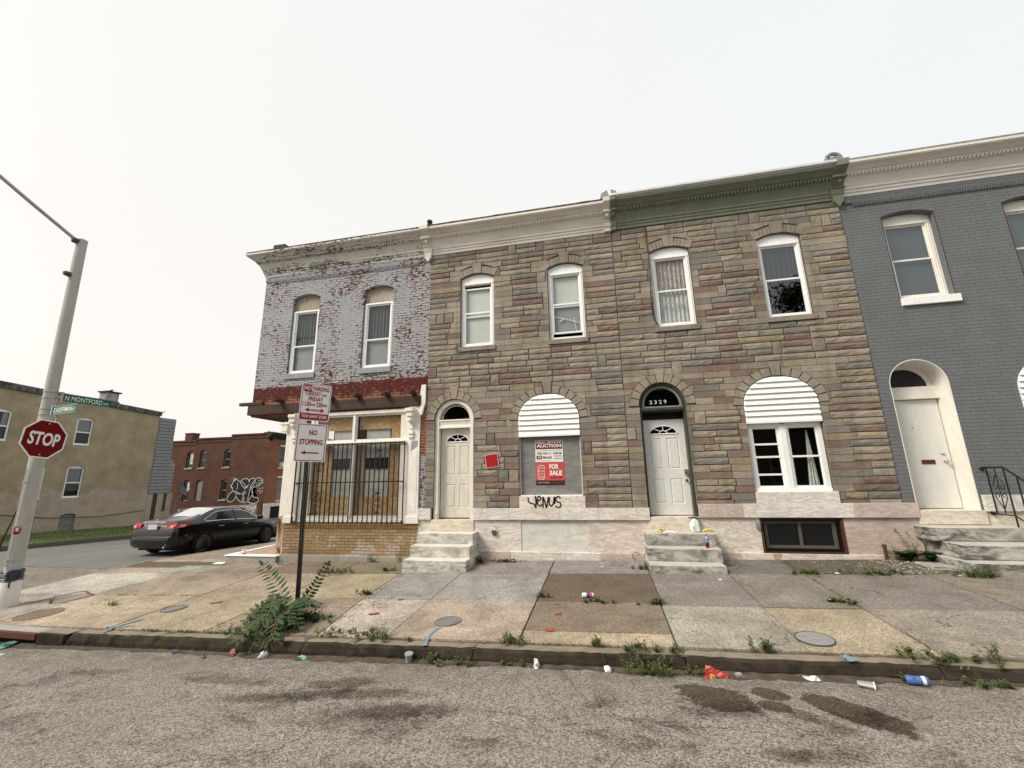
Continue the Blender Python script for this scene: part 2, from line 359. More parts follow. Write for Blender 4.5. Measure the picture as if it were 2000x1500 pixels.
def m_asphalt():
    n = N('asphalt'); p = n.pos(); x, y, z = n.sep(p)
    cs = n.math('ADD', n.math('MULTIPLY', n.sep(n.vor(p, 84, out=1))[0], .6), n.math('MULTIPLY', n.sep(n.vor(p, 150, out=1))[1], .4)); f = n.ramp(cs, .18, .82, 0, 1)
    c = n.mix(f, (.075, .067, .059), (.47, .435, .385)); c = n.mix(n.ramp(n.noise(p, 160, 2), .35, .65, 0, .35), c, (.2, .188, .17))
    big = n.ramp(n.noise(p, .55, 6, .68), .3, .7, 0, 1); c = n.mix(n.math('MULTIPLY', big, .22), c, (.15, .135, .12))
    # traffic-worn dark smears along the parking lane
    sm = n.math('MULTIPLY', n.ramp(n.noise(n.pos(.8, 1.2, 1), 2.1, 8, .72, .5), .50, .64), n.math('MULTIPLY', n.ramp(y, -4.5, -4.75), n.ramp(y, -7.2, -5.6)))
    sm = n.math('MULTIPLY', sm, n.ramp(n.noise(p, 30, 3, .7), .35, .6, .5, 1)); c = n.mix(n.math('MULTIPLY', sm, .9), c, (.32, .28, .25), 'MULTIPLY')
    # damp oil patches where cars park: ellipses with ragged rims
    ra = n.noise(p, 7, 5, .7)
    for cx, cy, a, b, an, st in ((.84,-4.58,.34,.205,-.55,.95),(1.31,-4.46,.155,.11,-.55,.95),(1.85,-4.72,.38,.165,-.78,.95),(1.28,-4.68,.13,.09,-.3,.9),(1.45,-4.80,.12,.09,0,.7),(1.15,-5.35,.16,.09,0,.7),(1.62,-5.0,.12,.06,0,.6),(1.58,-4.9,.12,.05,-.3,.5),(1.40,-5.33,.25,.12,.2,.45),(-2.72,-4.68,.34,.12,.25,.7),(-2.3,-4.85,.5,.11,.1,.7),(-2.0,-5.15,.55,.14,.1,.7),(-3.3,-5.05,.5,.10,.15,.65),(-2.95,-4.95,.5,.12,.12,.5),(-4.0,-4.75,.6,.09,.0,.5),(-5.9,-4.72,.5,.08,.1,.4),(-1.7,-5.1,.5,.10,.1,.35),(-2.2,-5.3,.6,.1,.2,.4)):
        dx, dy = n.math('SUBTRACT', x, cx), n.math('SUBTRACT', y, cy); ca, sa = math.cos(an), math.sin(an)
        u = n.math('DIVIDE', n.math('ADD', n.math('MULTIPLY', dx, ca), n.math('MULTIPLY', dy, sa)), a)
        v = n.math('DIVIDE', n.math('SUBTRACT', n.math('MULTIPLY', dy, ca), n.math('MULTIPLY', dx, sa)), b)
        d = n.math('SQRT', n.math('ADD', n.math('MULTIPLY', u, u), n.math('MULTIPLY', v, v)))
        d = n.math('ADD', d, n.math('MULTIPLY', n.math('SUBTRACT', ra, .5), 1.3 if st > .7 else 2.6))
        k = n.ramp(d, .94 if st > .7 else .6, 1.10 if st > .7 else 1.25, st, 0); c = n.mix(k, c, (.30, .26, .215), 'MULTIPLY')
    # cracks
    vv = n.pos(); w_ = n.n.new('ShaderNodeVectorMath'); w_.operation = 'MULTIPLY_ADD'; nn = n.n.new('ShaderNodeTexNoise'); nn.inputs['Scale'].default_value = 3; nn.inputs['Detail'].default_value = 5; n.l(vv, nn.inputs[0])
    n.l(nn.outputs[1], w_.inputs[0]); w_.inputs[1].default_value = (.35,)*3; n.l(vv, w_.inputs[2])
    cr = n.ramp(n.vor(w_.outputs[0], .8, 'DISTANCE_TO_EDGE'), .0, .006, 1, 0); cr = n.math('MULTIPLY', cr, n.ramp(n.noise(p, .8, 2), .5, .62)); c = n.mix(n.math('MULTIPLY', cr, .6), c, (.04, .037, .033))
    c = n.mix(n.math('MULTIPLY', n.ramp(y, -4.75, -4.3), n.ramp(n.noise(p, 5, 5), .35, .65, 0, .6)), c, (.13, .105, .08))
    n.col(c).rough(.95, .08); n.bump(n.math('ADD', f, n.math('MULTIPLY', cr, -2)), .8, .006); return n.m
def m_side_asphalt():
    n = N('smooth_asphalt'); p = n.pos(); c = n.mix(n.ramp(n.noise(n.pos(2.5, .35, 1), 1.0, 6), .3, .7), (.135, .133, .128), (.185, .18, .172))
    c = n.mix(n.ramp(n.noise(p, 60, 2), .3, .7, 0, .4), c, (.09, .088, .085)); n.col(c).rough(.8, .3); n.bump(n.noise(p, 80, 2), .3, .004); return n.m
def m_slab(name='slab', pebble=.5):
    n = N(name); a = n.attr(); p = n.pos(); cs = n.sep(n.vor(p, 75, out=1))[0]
    k = n.ramp(cs, 0, 1, .62, 1.38); k = n.math('MULTIPLY', k, n.ramp(n.noise(p, 1.6, 6, .65), .3, .7, .78, 1.16)); k = n.math('MULTIPLY', k, n.ramp(n.noise(p, 130, 2), .3, .7, .85, 1.15))
    s = n.n.new('ShaderNodeVectorMath'); s.operation = 'SCALE'; n.l(a, s.inputs[0]); n.l(k, s.inputs['Scale']); c = s.outputs[0]
    st = n.ramp(n.noise(p, 1.9, 8, .74, .6), .46, .70, 0, .62); c = n.mix(st, c, (.125, .105, .08))
    wv = n.n.new('ShaderNodeVectorMath'); wv.operation = 'MULTIPLY_ADD'; nn = n.n.new('ShaderNodeTexNoise'); nn.inputs['Scale'].default_value = 2.5; nn.inputs['Detail'].default_value = 6; n.l(p, nn.inputs[0]); n.l(nn.outputs[1], wv.inputs[0]); wv.inputs[1].default_value = (.5,)*3; n.l(p, wv.inputs[2])
    ck = n.math('MULTIPLY', n.ramp(n.vor(wv.outputs[0], .7, 'DISTANCE_TO_EDGE'), 0, .006, 1, 0), n.ramp(n.noise(p, .7, 2), .52, .58)); c = n.mix(n.math('MULTIPLY', ck, .8), c, (.05, .042, .033))
    sp = n.math('MULTIPLY', n.ramp(n.vor(p, 3.1), .0, .055, 1, 0), n.ramp(n.noise(p, 1.9, 2), .45, .6)); c = n.mix(n.math('MULTIPLY', sp, .7), c, (.06, .055, .05))
    n.col(c).rough(.92, .1); n.bump(n.math('ADD', cs, n.noise(p, 14, 4)), .5, .005); return n.m
def m_osb():
    n = N('strand_board'); p = n.pos(); c = None
    w_ = n.n.new('ShaderNodeVectorMath'); w_.operation = 'MULTIPLY_ADD'; nn = n.n.new('ShaderNodeTexNoise'); nn.inputs['Scale'].default_value = 7; n.l(p, nn.inputs[0])
    n.l(nn.outputs[1], w_.inputs[0]); w_.inputs[1].default_value = (.16,)*3; n.l(n.pos(1, 1, 1.8), w_.inputs[2])
    cs = n.sep(n.vor(w_.outputs[0], 17, out=1))[0]; c = n.mix(cs, (.42, .27, .13), (.66, .47, .26)); c = n.mix(n.ramp(n.noise(p, 2, 5), .4, .75, 0, .45), c, (.2, .13, .07))
    n.col(c).rough(.8, .2); n.bump(cs, .25, .004); return n.m
def m_paint(name, c, under, amt, ver=.6, sc_=5, chips=.0):
    return grime(name, c, under, amt, sc_, ver, speck=under if chips else None, thr=chips or .62)
def m_flake(c0, under):
    n = N('flaking_paint'); p = n.pos(); a = n.noise(n.pos(.8, 1, 2.4), 13, 8, .75, .3); mk = n.noise(n.pos(.45, 1, 3.5), 1.4, 4, .6)
    f = n.ramp(n.math('SUBTRACT', a, n.ramp(mk, .38, .6, .64, .47)), 0, .02); c = n.mix(n.ramp(n.noise(p, 6, 6), .4, .7, 0, .5), c0, tuple(x*.7 for x in c0)); c = n.mix(f, c, under)
    n.col(c).rough(.7, .2); n.bump(f, .4, .006); return n.m
def m_leaf(name, a, b):
    n = N(name); oi = n.n.new('ShaderNodeNewGeometry').outputs['Random Per Island']; c = n.mix(oi, a, b); n.col(c).rough(.6, .25)
    n.p.inputs['Subsurface Weight'].default_value = 0; tl = n.n.new('ShaderNodeBsdfTranslucent'); n.l(c, tl.inputs[0]); mx = n.n.new('ShaderNodeMixShader'); mx.inputs[0].default_value = .25
    n.l(n.p.outputs[0], mx.inputs[1]); n.l(tl.outputs[0], mx.inputs[2]); n.l(mx.outputs[0], n.out.inputs[0]); return n.m
def m_plywood(name, base, streak, sx=3):
    n = N(name); p = n.pos(); f = n.noise(n.pos(sx, 1, 11), 1.2, 7, .7, .8); c = n.mix(n.ramp(f, .3, .7), base, streak); c = n.mix(n.ramp(n.noise(p, 5, 5), .5, .75, 0, .35), c, tuple(x*.45 for x in base))
    n.col(c).rough(.8, .2); n.bump(f, .2, .004); return n.m
M = {}
M['formstone'] = m_formstone(); M['mortar'] = plain('formstone_joint', (.12, .106, .085), .95)
M['brick_peel'] = brickwall('peeling_brick', 'xz', (.075, .014, .012), (.115, .024, .018), (.06, .03, .025), mort=.007, cover=((.345, .358, .378), cov_peel, n_fade, (.19, .17, .18)), bump=.6)
M['brick_red'] = brickwall('bare_brick', 'xz', (.155, .040, .024), (.24, .072, .04), (.29, .22, .17), mort=.008, bump=.7, var=.3, big=.3, cover=((.085, .017, .014), lambda n, p, f: n.math('MULTIPLY', n.ramp(n.math('ADD', n.sep(p)[2], n.math('MULTIPLY', n.noise(p, 4, 6, .7), .7)), 4.14, 4.24), n.ramp(n.noise(n.pos(1, 1, 2), 9, 5, .7), .36, .46)), .5, (.05, .012, .012)))
M['brick_grey'] = brickwall('grey_painted_brick', 'xz', (.145, .155, .165), (.16, .17, .18), (.1, .11, .12), mort=.005, bump=.9, big=.08, var=.06, rough=.6, cover=((.150, .160, .168), lambda n, p, f: n.math('SUBTRACT', 1, n.ramp(n.noise(n.pos(1, 1, 5), 7, 5, .7), .66, .7, 0, .6)), .5, (.075, .08, .085)))
M['brick_yellow'] = brickwall('yellow_brick', 'xz', (.26, .175, .095), (.355, .25, .145), (.12, .09, .06), bw=.215, bh=.066, mort=.006, bump=.5, cover=((.46, .40, .36), lambda n, p, f: n.math('MULTIPLY', n.math('MULTIPLY', n.ramp(n.noise(p, 1.9, 3), .53, .58), n.math('SUBTRACT', 1, f)), n.math('MULTIPLY', n.ramp(n.sep(p)[2], .62, .55), .75)), .3, (.3, .22, .17)))
M['soldier'] = brickwall('yellow_brick_on_edge', 'xz', (.30, .185, .075), (.40, .25, .11), (.12, .085, .05), bw=.068, bh=.3, mort=.006, bump=.5)
M['brick_soldier_y'] = brickwall('yellow_brick_side', 'yz', (.30, .185, .07), (.42, .27, .115), (.14, .10, .06), bw=.2, bh=.066)
M['brick_brown'] = brickwall('far_red_brick', 'xz', (.075, .030, .021), (.115, .045, .030), (.10, .065, .05), bump=.4, mort=.006, big=.3, cover=((.085, .042, .033), lambda n, p, f: n.ramp(n.noise(p, .6, 5), .5, .62, 0, .6), .5, (.06, .04, .035)))
M['brick_orange'] = brickwall('orange_front_brick', 'yz', (.22, .085, .048), (.27, .11, .06), (.18, .10, .07), bump=.3, mort=.004)
M['tan'] = brickwall('tan_painted_brick', 'yz', (.40, .33, .215), (.42, .345, .23), (.31, .25, .165), mort=.006, bump=.9, big=.22, cover=((.50, .41, .345), lambda n, p, f: n.math('MULTIPLY', n.ramp(n.math('ADD', n.sep(p)[2], n.math('MULTIPLY', n.noise(p, 1.1, 6, .7), 1.1)), 2.55, 2.3), n.ramp(n.noise(p, 1.7, 5), .42, .6, .3, .9)), .3, (.2, .16, .12)))
M['tan_xz'] = brickwall('tan_painted_brick_front', 'xz', (.235, .19, .122), (.25, .205, .135), (.19, .15, .10), mort=.006, bump=.8)
M['siding_grey'] = grime('weathered_shingles', (.27, .28, .285), (.10, .105, .11), .9, 6, .85, stretch=(1, 1, 6))
M['marble'] = m_marble('marble', (.76, .73, .67), (.40, .37, .34), (.74, .66, .58), dirt=.4)
M['brick_peel_low'] = brickwall('peeling_brick_pier', 'xz', (.10, .018, .014), (.16, .035, .022), (.06, .03, .025), mort=.007, cover=((.30, .32, .35), lambda n, p, f: n.math('SUBTRACT', 1, n.ramp(n.noise(p, 9, 6, .7), .52, .55)), .7, (.13, .12, .13)), bump=.6)
M['ply_head'] = grime('stained_plywood', (.38, .31, .24), (.16, .16, .155), 1, 9, .8, stretch=(2.5, 1, .35), speck=(.6, .56, .5), thr=.52)
M['marble_fine'] = m_marble('veined_marble', (.78, .76, .72), (.34, .35, .36), (.75, .69, .63), 1.6, .35, .35)
M['marble_diag'] = m_marble('diagonal_marble', (.74, .70, .63), (.36, .31, .25), (.73, .65, .58), 1.4, .3, 1.0)
M['marble_pink'] = m_marble('pink_marble', (.62, .53, .48), (.32, .27, .25), (.54, .43, .385), 1.2, .4, .15)
M['marble_cream'] = m_marble('cream_marble', (.70, .64, .53), (.40, .34, .26), (.70, .64, .56), 1.2, .15, -.5)
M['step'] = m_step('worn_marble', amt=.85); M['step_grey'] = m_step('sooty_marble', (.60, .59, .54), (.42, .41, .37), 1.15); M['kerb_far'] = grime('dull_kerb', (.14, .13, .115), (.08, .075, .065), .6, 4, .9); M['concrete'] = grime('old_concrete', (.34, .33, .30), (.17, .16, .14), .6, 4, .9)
M['white'] = grime('white_vinyl', (.84, .85, .85), (.6, .59, .56), .2, 4, .45)
M['white_old'] = grime('old_white_paint', (.80, .78, .72), (.45, .42, .36), .45, 5, .6, speck=(.22, .19, .16), thr=.66)
M['cream'] = grime('cream_cornice_paint', (.72, .68, .62), (.40, .36, .30), .6, 3, .6, stretch=(.4, 1, 1))
M['cream_peel'] = grime('flaking_cornice_paint', (.66, .63, .58), (.34, .31, .27), .7, 5, .7, stretch=(.4, 1, 1), speck=(.06, .058, .055), thr=.47)
M['cream_peel'] = m_flake((.62, .59, .54), (.075, .07, .065))
M['cream_chip'] = grime('chipped_cornice_paint', (.72, .69, .64), (.48, .45, .4), .4, 3, .6, stretch=(.4, 1, 1), speck=(.05, .045, .045), thr=.64)
M['green'] = grime('green_cornice_paint', (.19, .205, .15), (.115, .125, .09), .6, 3, .55, stretch=(2.5, 1, .3))
M['green_dark'] = grime('dark_green_paint', (.05, .062, .045), (.02, .025, .02), .6, 6, .5)
M['tar'] = grime('roof_tar', (.045, .043, .04), (.3, .29, .27), .7, 9, .8); M['tar_plain'] = plain('tar', (.04, .04, .04), .8)
M['gutter'] = plain('metal_gutter', (.62, .62, .62), .5, .5, .1)
M['wood_dark'] = grime('dark_beam', (.045, .028, .02), (.12, .08, .06), .5, 5, .8, stretch=(.3, 1, 3)); M['osb'] = m_osb()
M['ply_grey'] = m_plywood('grey_plywood', (.15, .15, .148), (.27, .265, .255)); M['ply_white'] = m_plywood('whitewashed_boards', (.50, .50, .46), (.72, .71, .66)); M['ply_raw'] = m_plywood('bare_plywood', (.46, .33, .22), (.36, .32, .28), 9)
M['door_cream'] = grime('cream_door_paint', (.66, .635, .56), (.42, .385, .32), .65, 6, .5, speck=(.3, .25, .2), thr=.7)
M['door_white'] = grime('white_door_paint', (.68, .69, .66), (.52, .51, .47), .3, 3, .4)
M['door_pale'] = plain('pale_door_panel', (.50, .51, .50), .5); M['black'] = plain('black_iron', (.012, .012, .013), .5, .4); M['blackp'] = plain('black_band', (.008, .008, .01), .3, .5)
M['glass'] = m_glass('window_glass', (.9, .93, .93), 1.5); M['glass_dark'] = m_glass('dark_glass', (.12, .13, .13), 1.5)
M['glass_sky'] = m_glass('double_glazing', (.42, .48, .5), 1.95); M['blind'] = grime('window_shade', (.58, .59, .54), (.45, .45, .41), .5, 2, .8)
M['blind_dark'] = grime('grey_blind', (.27, .28, .275), (.2, .2, .2), .5, 2, .8); M['curtain'] = m_plywood('brown_curtain', (.17, .12, .11), (.62, .54, .50), 16); M['curtain_pale'] = m_plywood('lace_curtain', (.34, .35, .33), (.66, .66, .62), 18)
M['screen'] = plain('insect_screen', (.10, .108, .11), .8); M['interior'] = plain('dark_interior', (.012, .012, .013), .9); M['interior_wall'] = plain('interior_wall', (.04, .036, .033), .9)
M['asphalt'] = m_asphalt(); M['side_asphalt'] = m_side_asphalt(); M['slab'] = m_slab(); M['soil'] = grime('soil', (.085, .068, .048), (.17, .14, .1), .6, 8, .95, bump=.5)
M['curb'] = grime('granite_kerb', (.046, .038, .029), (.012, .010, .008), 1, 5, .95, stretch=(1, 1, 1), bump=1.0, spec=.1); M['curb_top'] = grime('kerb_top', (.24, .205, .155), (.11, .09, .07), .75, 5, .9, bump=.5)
M['rust_dull'] = grime('brown_cast_iron', (.17, .125, .095), (.09, .07, .055), .6, 8, .8)
M['rust'] = grime('rusty_iron', (.10, .035, .02), (.04, .02, .015), .6, 8, .8); M['iron_lid'] = grime('grey_iron_lid', (.27, .275, .28), (.14, .14, .14), .6, 12, .6)
M['pole'] = grime('grey_pole_paint', (.44, .44, .41), (.28, .27, .24), .6, 3, .5, stretch=(2, 2, .3)); M['pole_dark'] = plain('dark_fitting', (.07, .07, .065), .5)
M['steel'] = plain('bright_steel', (.6, .6, .6), .3, .5, .9); M['sign_back'] = plain('aluminium', (.5, .5, .5), .4, .5, .8)
M['sign_white'] = plain('white_sheeting', (.82, .83, .83), .35, .5, 0, .04); M['sign_red'] = plain('red_sheeting', (.36, .012, .02), .5, .15, 0, .08); M['stop_red'] = plain('stop_red', (.155, .003, .007), .5, .12, 0, .06)
M['sign_green'] = plain('green_sheeting', (.0, .125, .07), .35, .5, 0, .08); M['paper_white'] = plain('printed_white', (.70, .72, .71), .5, .3, 0, .03); M['maroon'] = plain('printed_maroon', (.16, .02, .022), .5); M['coral'] = plain('printed_red', (.55, .07, .06), .5)
M['navy'] = plain('blue_plastic_film', (.02, .024, .05), .4, .5); M['paint_red'] = plain('red_spray_paint', (.30, .075, .06), .9, var=.4, sc_=40); M['paint_blue'] = plain('blue_spray_paint', (.17, .26, .33), .9, var=.3, sc_=40)
M['ink'] = plain('black_spray_paint', (.012, .012, .014), .6); M['chalk'] = plain('white_spray_paint', (.50, .50, .53), .7)
M['leaf'] = m_leaf('weed_leaf', (.075, .125, .035), (.17, .20, .075)); M['leaf_dark'] = m_leaf('dark_leaf', (.022, .055, .018), (.055, .105, .036)); M['leaf_tree'] = m_leaf('tree_leaf', (.02, .038, .012), (.05, .08, .03))
M['grass'] = m_leaf('grass_blade', (.10, .165, .04), (.22, .25, .10)); M['straw'] = m_leaf('dry_straw', (.30, .25, .12), (.2, .17, .09)); M['debris'] = m_leaf('dead_leaves', (.07, .05, .03), (.14, .10, .06)); M['stem'] = plain('plant_stem', (.12, .12, .05), .7); M['stem_red'] = plain('reddish_stem', (.3, .14, .08), .6)
M['bark'] = grime('bark', (.10, .08, .06), (.04, .035, .03), .7, 6, .9)
M['lawn'] = grime('lawn_soil', (.09, .13, .035), (.10, .09, .04), .5, 6, .95, stretch=(1, 1, 1))
for k, c, r in (('p_teal', (.13, .32, .28), .4), ('p_white', (.75, .76, .76), .5), ('p_blue', (.07, .14, .40), .3), ('p_red', (.40, .04, .03), .45), ('p_orange', (.5, .13, .05), .4), ('p_yellow', (.62, .48, .05), .5), ('p_purple', (.14, .05, .30), .3), ('p_cola', (.10, .008, .01), .15), ('p_green', (.04, .3, .14), .35), ('p_grey', (.3, .31, .32), .3), ('p_lblue', (.28, .42, .48), .5), ('p_mint', (.62, .74, .68), .4), ('p_dark', (.03, .02, .02), .4)): M[k] = plain(k[2:]+'_plastic', c, r, .5, 0, .1, 20)
n_ = N('car_paint'); n_.col((.006, .0045, .0065)).rough(.3, .3); n_.p.inputs['Coat Weight'].default_value = .6; n_.p.inputs['Coat Roughness'].default_value = .06; M['car_paint'] = n_.m
n_ = N('car_glass'); n_.col((.02, .026, .02)).rough(.06, .5); n_.p.inputs['IOR'].default_value = 1.5; M['car_glass'] = n_.m
n_ = N('rear_glass'); n_.col((.8, .82, .78)).rough(.05, .9); n_.p.inputs['Metallic'].default_value = .9; M['rear_glass'] = n_.m
M['chrome'] = plain('chrome', (.75, .75, .76), .12, .5, 1, .0); M['tyre'] = plain('tyre_rubber', (.012, .012, .012), .85); M['rim'] = plain('wheel_rim', (.32, .31, .30), .3, .5, .8, .1)
n_ = N('tail_red'); n_.col((.42, .012, .012)).rough(.15, .6); M['tail_red'] = n_.m
M['tail_clear'] = plain('clear_lamp', (.5, .4, .4), .15, .6); M['plate'] = plain('licence_plate', (.5, .5, .5), .5)
# ------------------------------------------------------------------ ground: road, side street, pavements, kerb
def swz(x, y): return .03+.025*x+.045*min(y, 0)-(.04*y if y > 0 else 0)          # pavement
def gutz(x): return -.28+.029*max(-22, min(14, x))
def roadz(x, y):
    if y <= -4.05: return gutz(x)+(.02*min(4.2, -4.05-y) if y > -8.5 else .084-.02*(-8.5-y) if y > -13 else -.006)
    t = (y+4.05)/4.05; z0 = -.40
    if y >= 0: return z0-.04*y
    return gutz(x)*(1-t)+z0*t
def sheet(name, xs, ys, zf, mat, kind='structure', dz=0, jit=0, **k):
    mb = MB(); vs = [(x, y, zf(x, y)+dz+(random.uniform(-jit, jit) if jit else 0)) for y in ys for x in xs]; n = len(xs)
    mb.faces(vs, [(j*n+i, j*n+i+1, (j+1)*n+i+1, (j+1)*n+i) for j in range(len(ys)-1) for i in range(n-1)])
    o = mb.build(name, mat, smooth=True, **k); return tag(o, kind=kind)
def rng(a, b, s): n = max(1, int(round((b-a)/s))); return [a+(b-a)*i/n for i in range(n+1)]
sheet('ground', [-300, -120, -60, -26, -20, -10, 14, 60, 300], [-300, -120, -60, -16.0, -13, -8, -4.05, 0, 10, 30, 60, 300], lambda x, y: (min(roadz(x, min(y, 40)), swz(x, y))-.25 if y > -13.1 else -1.3) if abs(x) < 61 else -2.2, M['lawn'])
def edgey(x): return -4.25+.012*math.sin(x*2.1)+.008*math.sin(x*5.3)
road = MB(); xs = rng(-60, 14, .5)+[20, 40, 60]; ys = rng(-13.2, -4.06, .4)
sheet('road', xs, ys, roadz, M['asphalt'])
# corner apron of coarse asphalt between the crossing and the side street
sheet('road_corner', rng(-20.2, -9.0, .5), rng(-4.06, -.15, .4), roadz, M['asphalt'])
sheet('side_street', rng(-20.2, -10.4, .7), rng(-.15, 60, 1), lambda x, y: roadz(x, y)+.004, M['side_asphalt'])
# ragged asphalt lip against the kerb
# pavement slabs
SL = MB(); rs = random.Random(3)
TAN, TAN2, LG, LG2, GR, BR, BR2, YT, DK = (.34,.288,.222), (.29,.245,.19), (.31,.30,.275), (.42,.39,.35), (.25,.235,.205), (.135,.112,.086), (.22,.18,.13), (.375,.325,.25), (.115,.098,.08)
def slab(p, col, dz=0, g=.007, th=.12):
    cx = sum(a for a, b in p)/len(p); cy = sum(b for a, b in p)/len(p); q = []
    for a, b in p:
        dx, dy = a-cx, b-cy; L = math.hypot(dx, dy); q.append((a-dx/L*g*1.9, b-dy/L*g*1.9))
    SL.col = tuple(c*rs.uniform(.95, 1.05) for c in col); t = rs.uniform(-.004, .004)+dz; n = len(q)
    SL.faces([(a, b, swz(a, b)+t) for a, b in q]+[(a, b, swz(a, b)-th) for a, b in q], [tuple(range(n))]+[(i, i+n, (i+1) % n+n, (i+1) % n) for i in range(n)])
def quad(x0, x1, y0, y1, col, x0b=None, x1b=None): slab([(x0b if x0b is not None else x0, y0), (x1b if x1b is not None else x1, y0), (x1, y1), (x0, y1)], col)
YA, YB, YC = -1.0, -2.45, -3.84
# far left corner
quad(-11.55, -9.35, YB, YA, LG2); slab([(-11.55, YB), (-11.45, -2.9), (-10.9, -3.6), (-9.35, -3.84), (-9.35, YB)], LG)
slab([(-10.9, -3.6), (-10.2, -3.9), (-9.35, -3.98), (-9.35, -3.84)], GR)
quad(-11.55, -9.9, YA, .5, TAN); quad(-9.9, -8.75, YA, .5, LG); quad(-11.55, -9.9, .5, 2.2, TAN2); quad(-9.9, -8.8, .5, 2.2, TAN)
for k in range(9): quad(-11.55, -10.0, 2.2+1.7*k, 3.9+1.7*k, TAN if k % 2 else GR); quad(-10.0, -8.82, 2.2+1.7*k, 3.9+1.7*k, TAN2)
quad(-9.35, -7.05, YB, YA, TAN); quad(-9.35, -7.05, YC, YB, YT); quad(-8.75, -7.05, YA, -.12, TAN2)
quad(-7.05, -5.4, YA, -.06, BR2); quad(-5.4, -3.97, YA, -.06, BR2); quad(-7.05, -5.4, YB, YA, TAN); quad(-5.4, -3.97, YB, YA, TAN, x1b=-3.88)
quad(-7.05, -5.4, YC, YB, TAN); quad(-5.4, -3.88, YC, YB, TAN2, x1b=-3.67)
quad(-3.97, -2.73, YA, -.05, LG); quad(-2.73, -1.07, YA, -.05, (.25,.24,.22)); quad(-1.07, .68, YA, -.05, (.25,.24,.22))
quad(-3.97, -2.73, YB, YA, LG, x0b=-3.88); quad(-2.73, -1.07, YB, YA, LG); quad(-1.07, .68, YB, YA, BR)
quad(-3.88, -2.73, YC, YB, LG2, x0b=-3.67); quad(-2.73, -1.07, YC, YB, YT); quad(-1.07, .66, -3.5, YB, BR2); quad(-1.07, .66, YC, -3.5, YT)
quad(.68, 1.93, YA, -.05, GR); quad(.68, 1.93, -2.58, YA, (.22,.205,.18)); quad(.66, 1.92, YC, -2.58, (.35,.305,.26))
quad(1.93, 3.02, YA, -.05, (.16,.15,.135)); quad(1.93, 3.04, -2.58, YA, (.215,.20,.175)); quad(1.92, 3.06, YC, -2.58, (.375,.32,.24))
quad(3.04, 4.72, -2.58, YA, (.21,.195,.17)); quad(3.06, 4.7, YC, -2.58, (.27,.245,.205)); quad(4.72, 6.4, -2.58, YA, (.22,.205,.18)); quad(4.7, 6.4, YC, -2.58, (.30,.27,.23))
quad(3.1, 5.05, YA+.04, -.08, DK); quad(6.4, 9, YA, -.05, GR); quad(6.4, 8.2, YC, YA, GR); quad(8.2, 14, YC, YA, (.25,.235,.21))
for k in range(4): quad(-39+3.2*k, -35.8+3.2*k, YC, -.3, GR)
tag(SL.build('sidewalk', M['slab']), kind='structure')
xs = rng(-11.5, 14, .5); sheet('soil_bed', xs, [-4.0, -3.2, -2.4, -1.6, -.8, -.02], lambda x, y: swz(x, y)-.018, M['soil'])
sheet('soil_bed_corner', [-11.55, -10.4, -8.78], rng(-.02, 20, 1), lambda x, y: swz(x, y)-.018, M['soil'])
# side kerb (nearly flush) along the side street, and the rounded corner
def kerbrun(name, pts, wd, zt, zb, mat, seg=None):
    mb = MB()
    for (a, b) in zip(pts, pts[1:]):
        d = Vector((b[0]-a[0], b[1]-a[1], 0)).normalized(); nn = Vector((-d.y, d.x, 0))*wd
        q = [(a[0]+d.x*.004, a[1]+d.y*.004), (b[0]-d.x*.004, b[1]-d.y*.004), (b[0]-d.x*.004+nn.x, b[1]-d.y*.004+nn.y), (a[0]+d.x*.004+nn.x, a[1]+d.y*.004+nn.y)]
        mb.faces([(x, y, zt(x, y)) for x, y in q]+[(x, y, zb) for x, y in q], [(0,1,2,3),(0,4,5,1),(1,5,6,2),(2,6,7,3),(3,7,4,0)])
    return tag(mb.build(name, mat, bevel=.012), kind='structure')
kerbrun('side_kerb', [(-11.7, y) for y in (20, 17.5, 15, 12.5, 10, 7.5, 5, 2.5, .2, -2.2)]+[(-11.62, -2.75), (-11.3, -3.3), (-10.8, -3.7), (-10.2, -3.98), (-9.35, -4.07)], .14, lambda x, y: swz(x, y)+.002, -1.3, M['curb_top'])
# main kerb: long granite stones, weathered top and dark face
kp = [-7.42, -5.9, -3.72, -1.55, .7, 2.9, 5.2, 7.4, 9.6, 12, 14]; rk = random.Random(5)
mb = MB()
for a, b in zip(kp, kp[1:]):
    n = 26; top = []; 
    for i in range(n+1):
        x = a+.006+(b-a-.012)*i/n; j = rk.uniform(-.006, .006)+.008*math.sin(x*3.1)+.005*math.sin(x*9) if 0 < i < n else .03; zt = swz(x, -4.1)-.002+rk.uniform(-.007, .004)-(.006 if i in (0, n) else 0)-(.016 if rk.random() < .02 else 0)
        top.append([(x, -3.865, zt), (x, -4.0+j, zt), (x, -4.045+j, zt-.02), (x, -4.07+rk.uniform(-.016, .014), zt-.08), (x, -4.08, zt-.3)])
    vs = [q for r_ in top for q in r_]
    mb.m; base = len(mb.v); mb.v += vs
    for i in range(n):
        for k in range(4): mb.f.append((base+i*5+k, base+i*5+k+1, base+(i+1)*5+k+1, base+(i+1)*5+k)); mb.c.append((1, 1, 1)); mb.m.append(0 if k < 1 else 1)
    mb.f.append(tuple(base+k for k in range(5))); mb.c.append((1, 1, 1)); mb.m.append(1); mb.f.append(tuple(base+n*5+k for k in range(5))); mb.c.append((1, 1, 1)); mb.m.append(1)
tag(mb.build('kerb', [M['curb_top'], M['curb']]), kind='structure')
gd = MB(); rr = random.Random(9); xs_ = rng(-9.3, 14, .09); vs = []
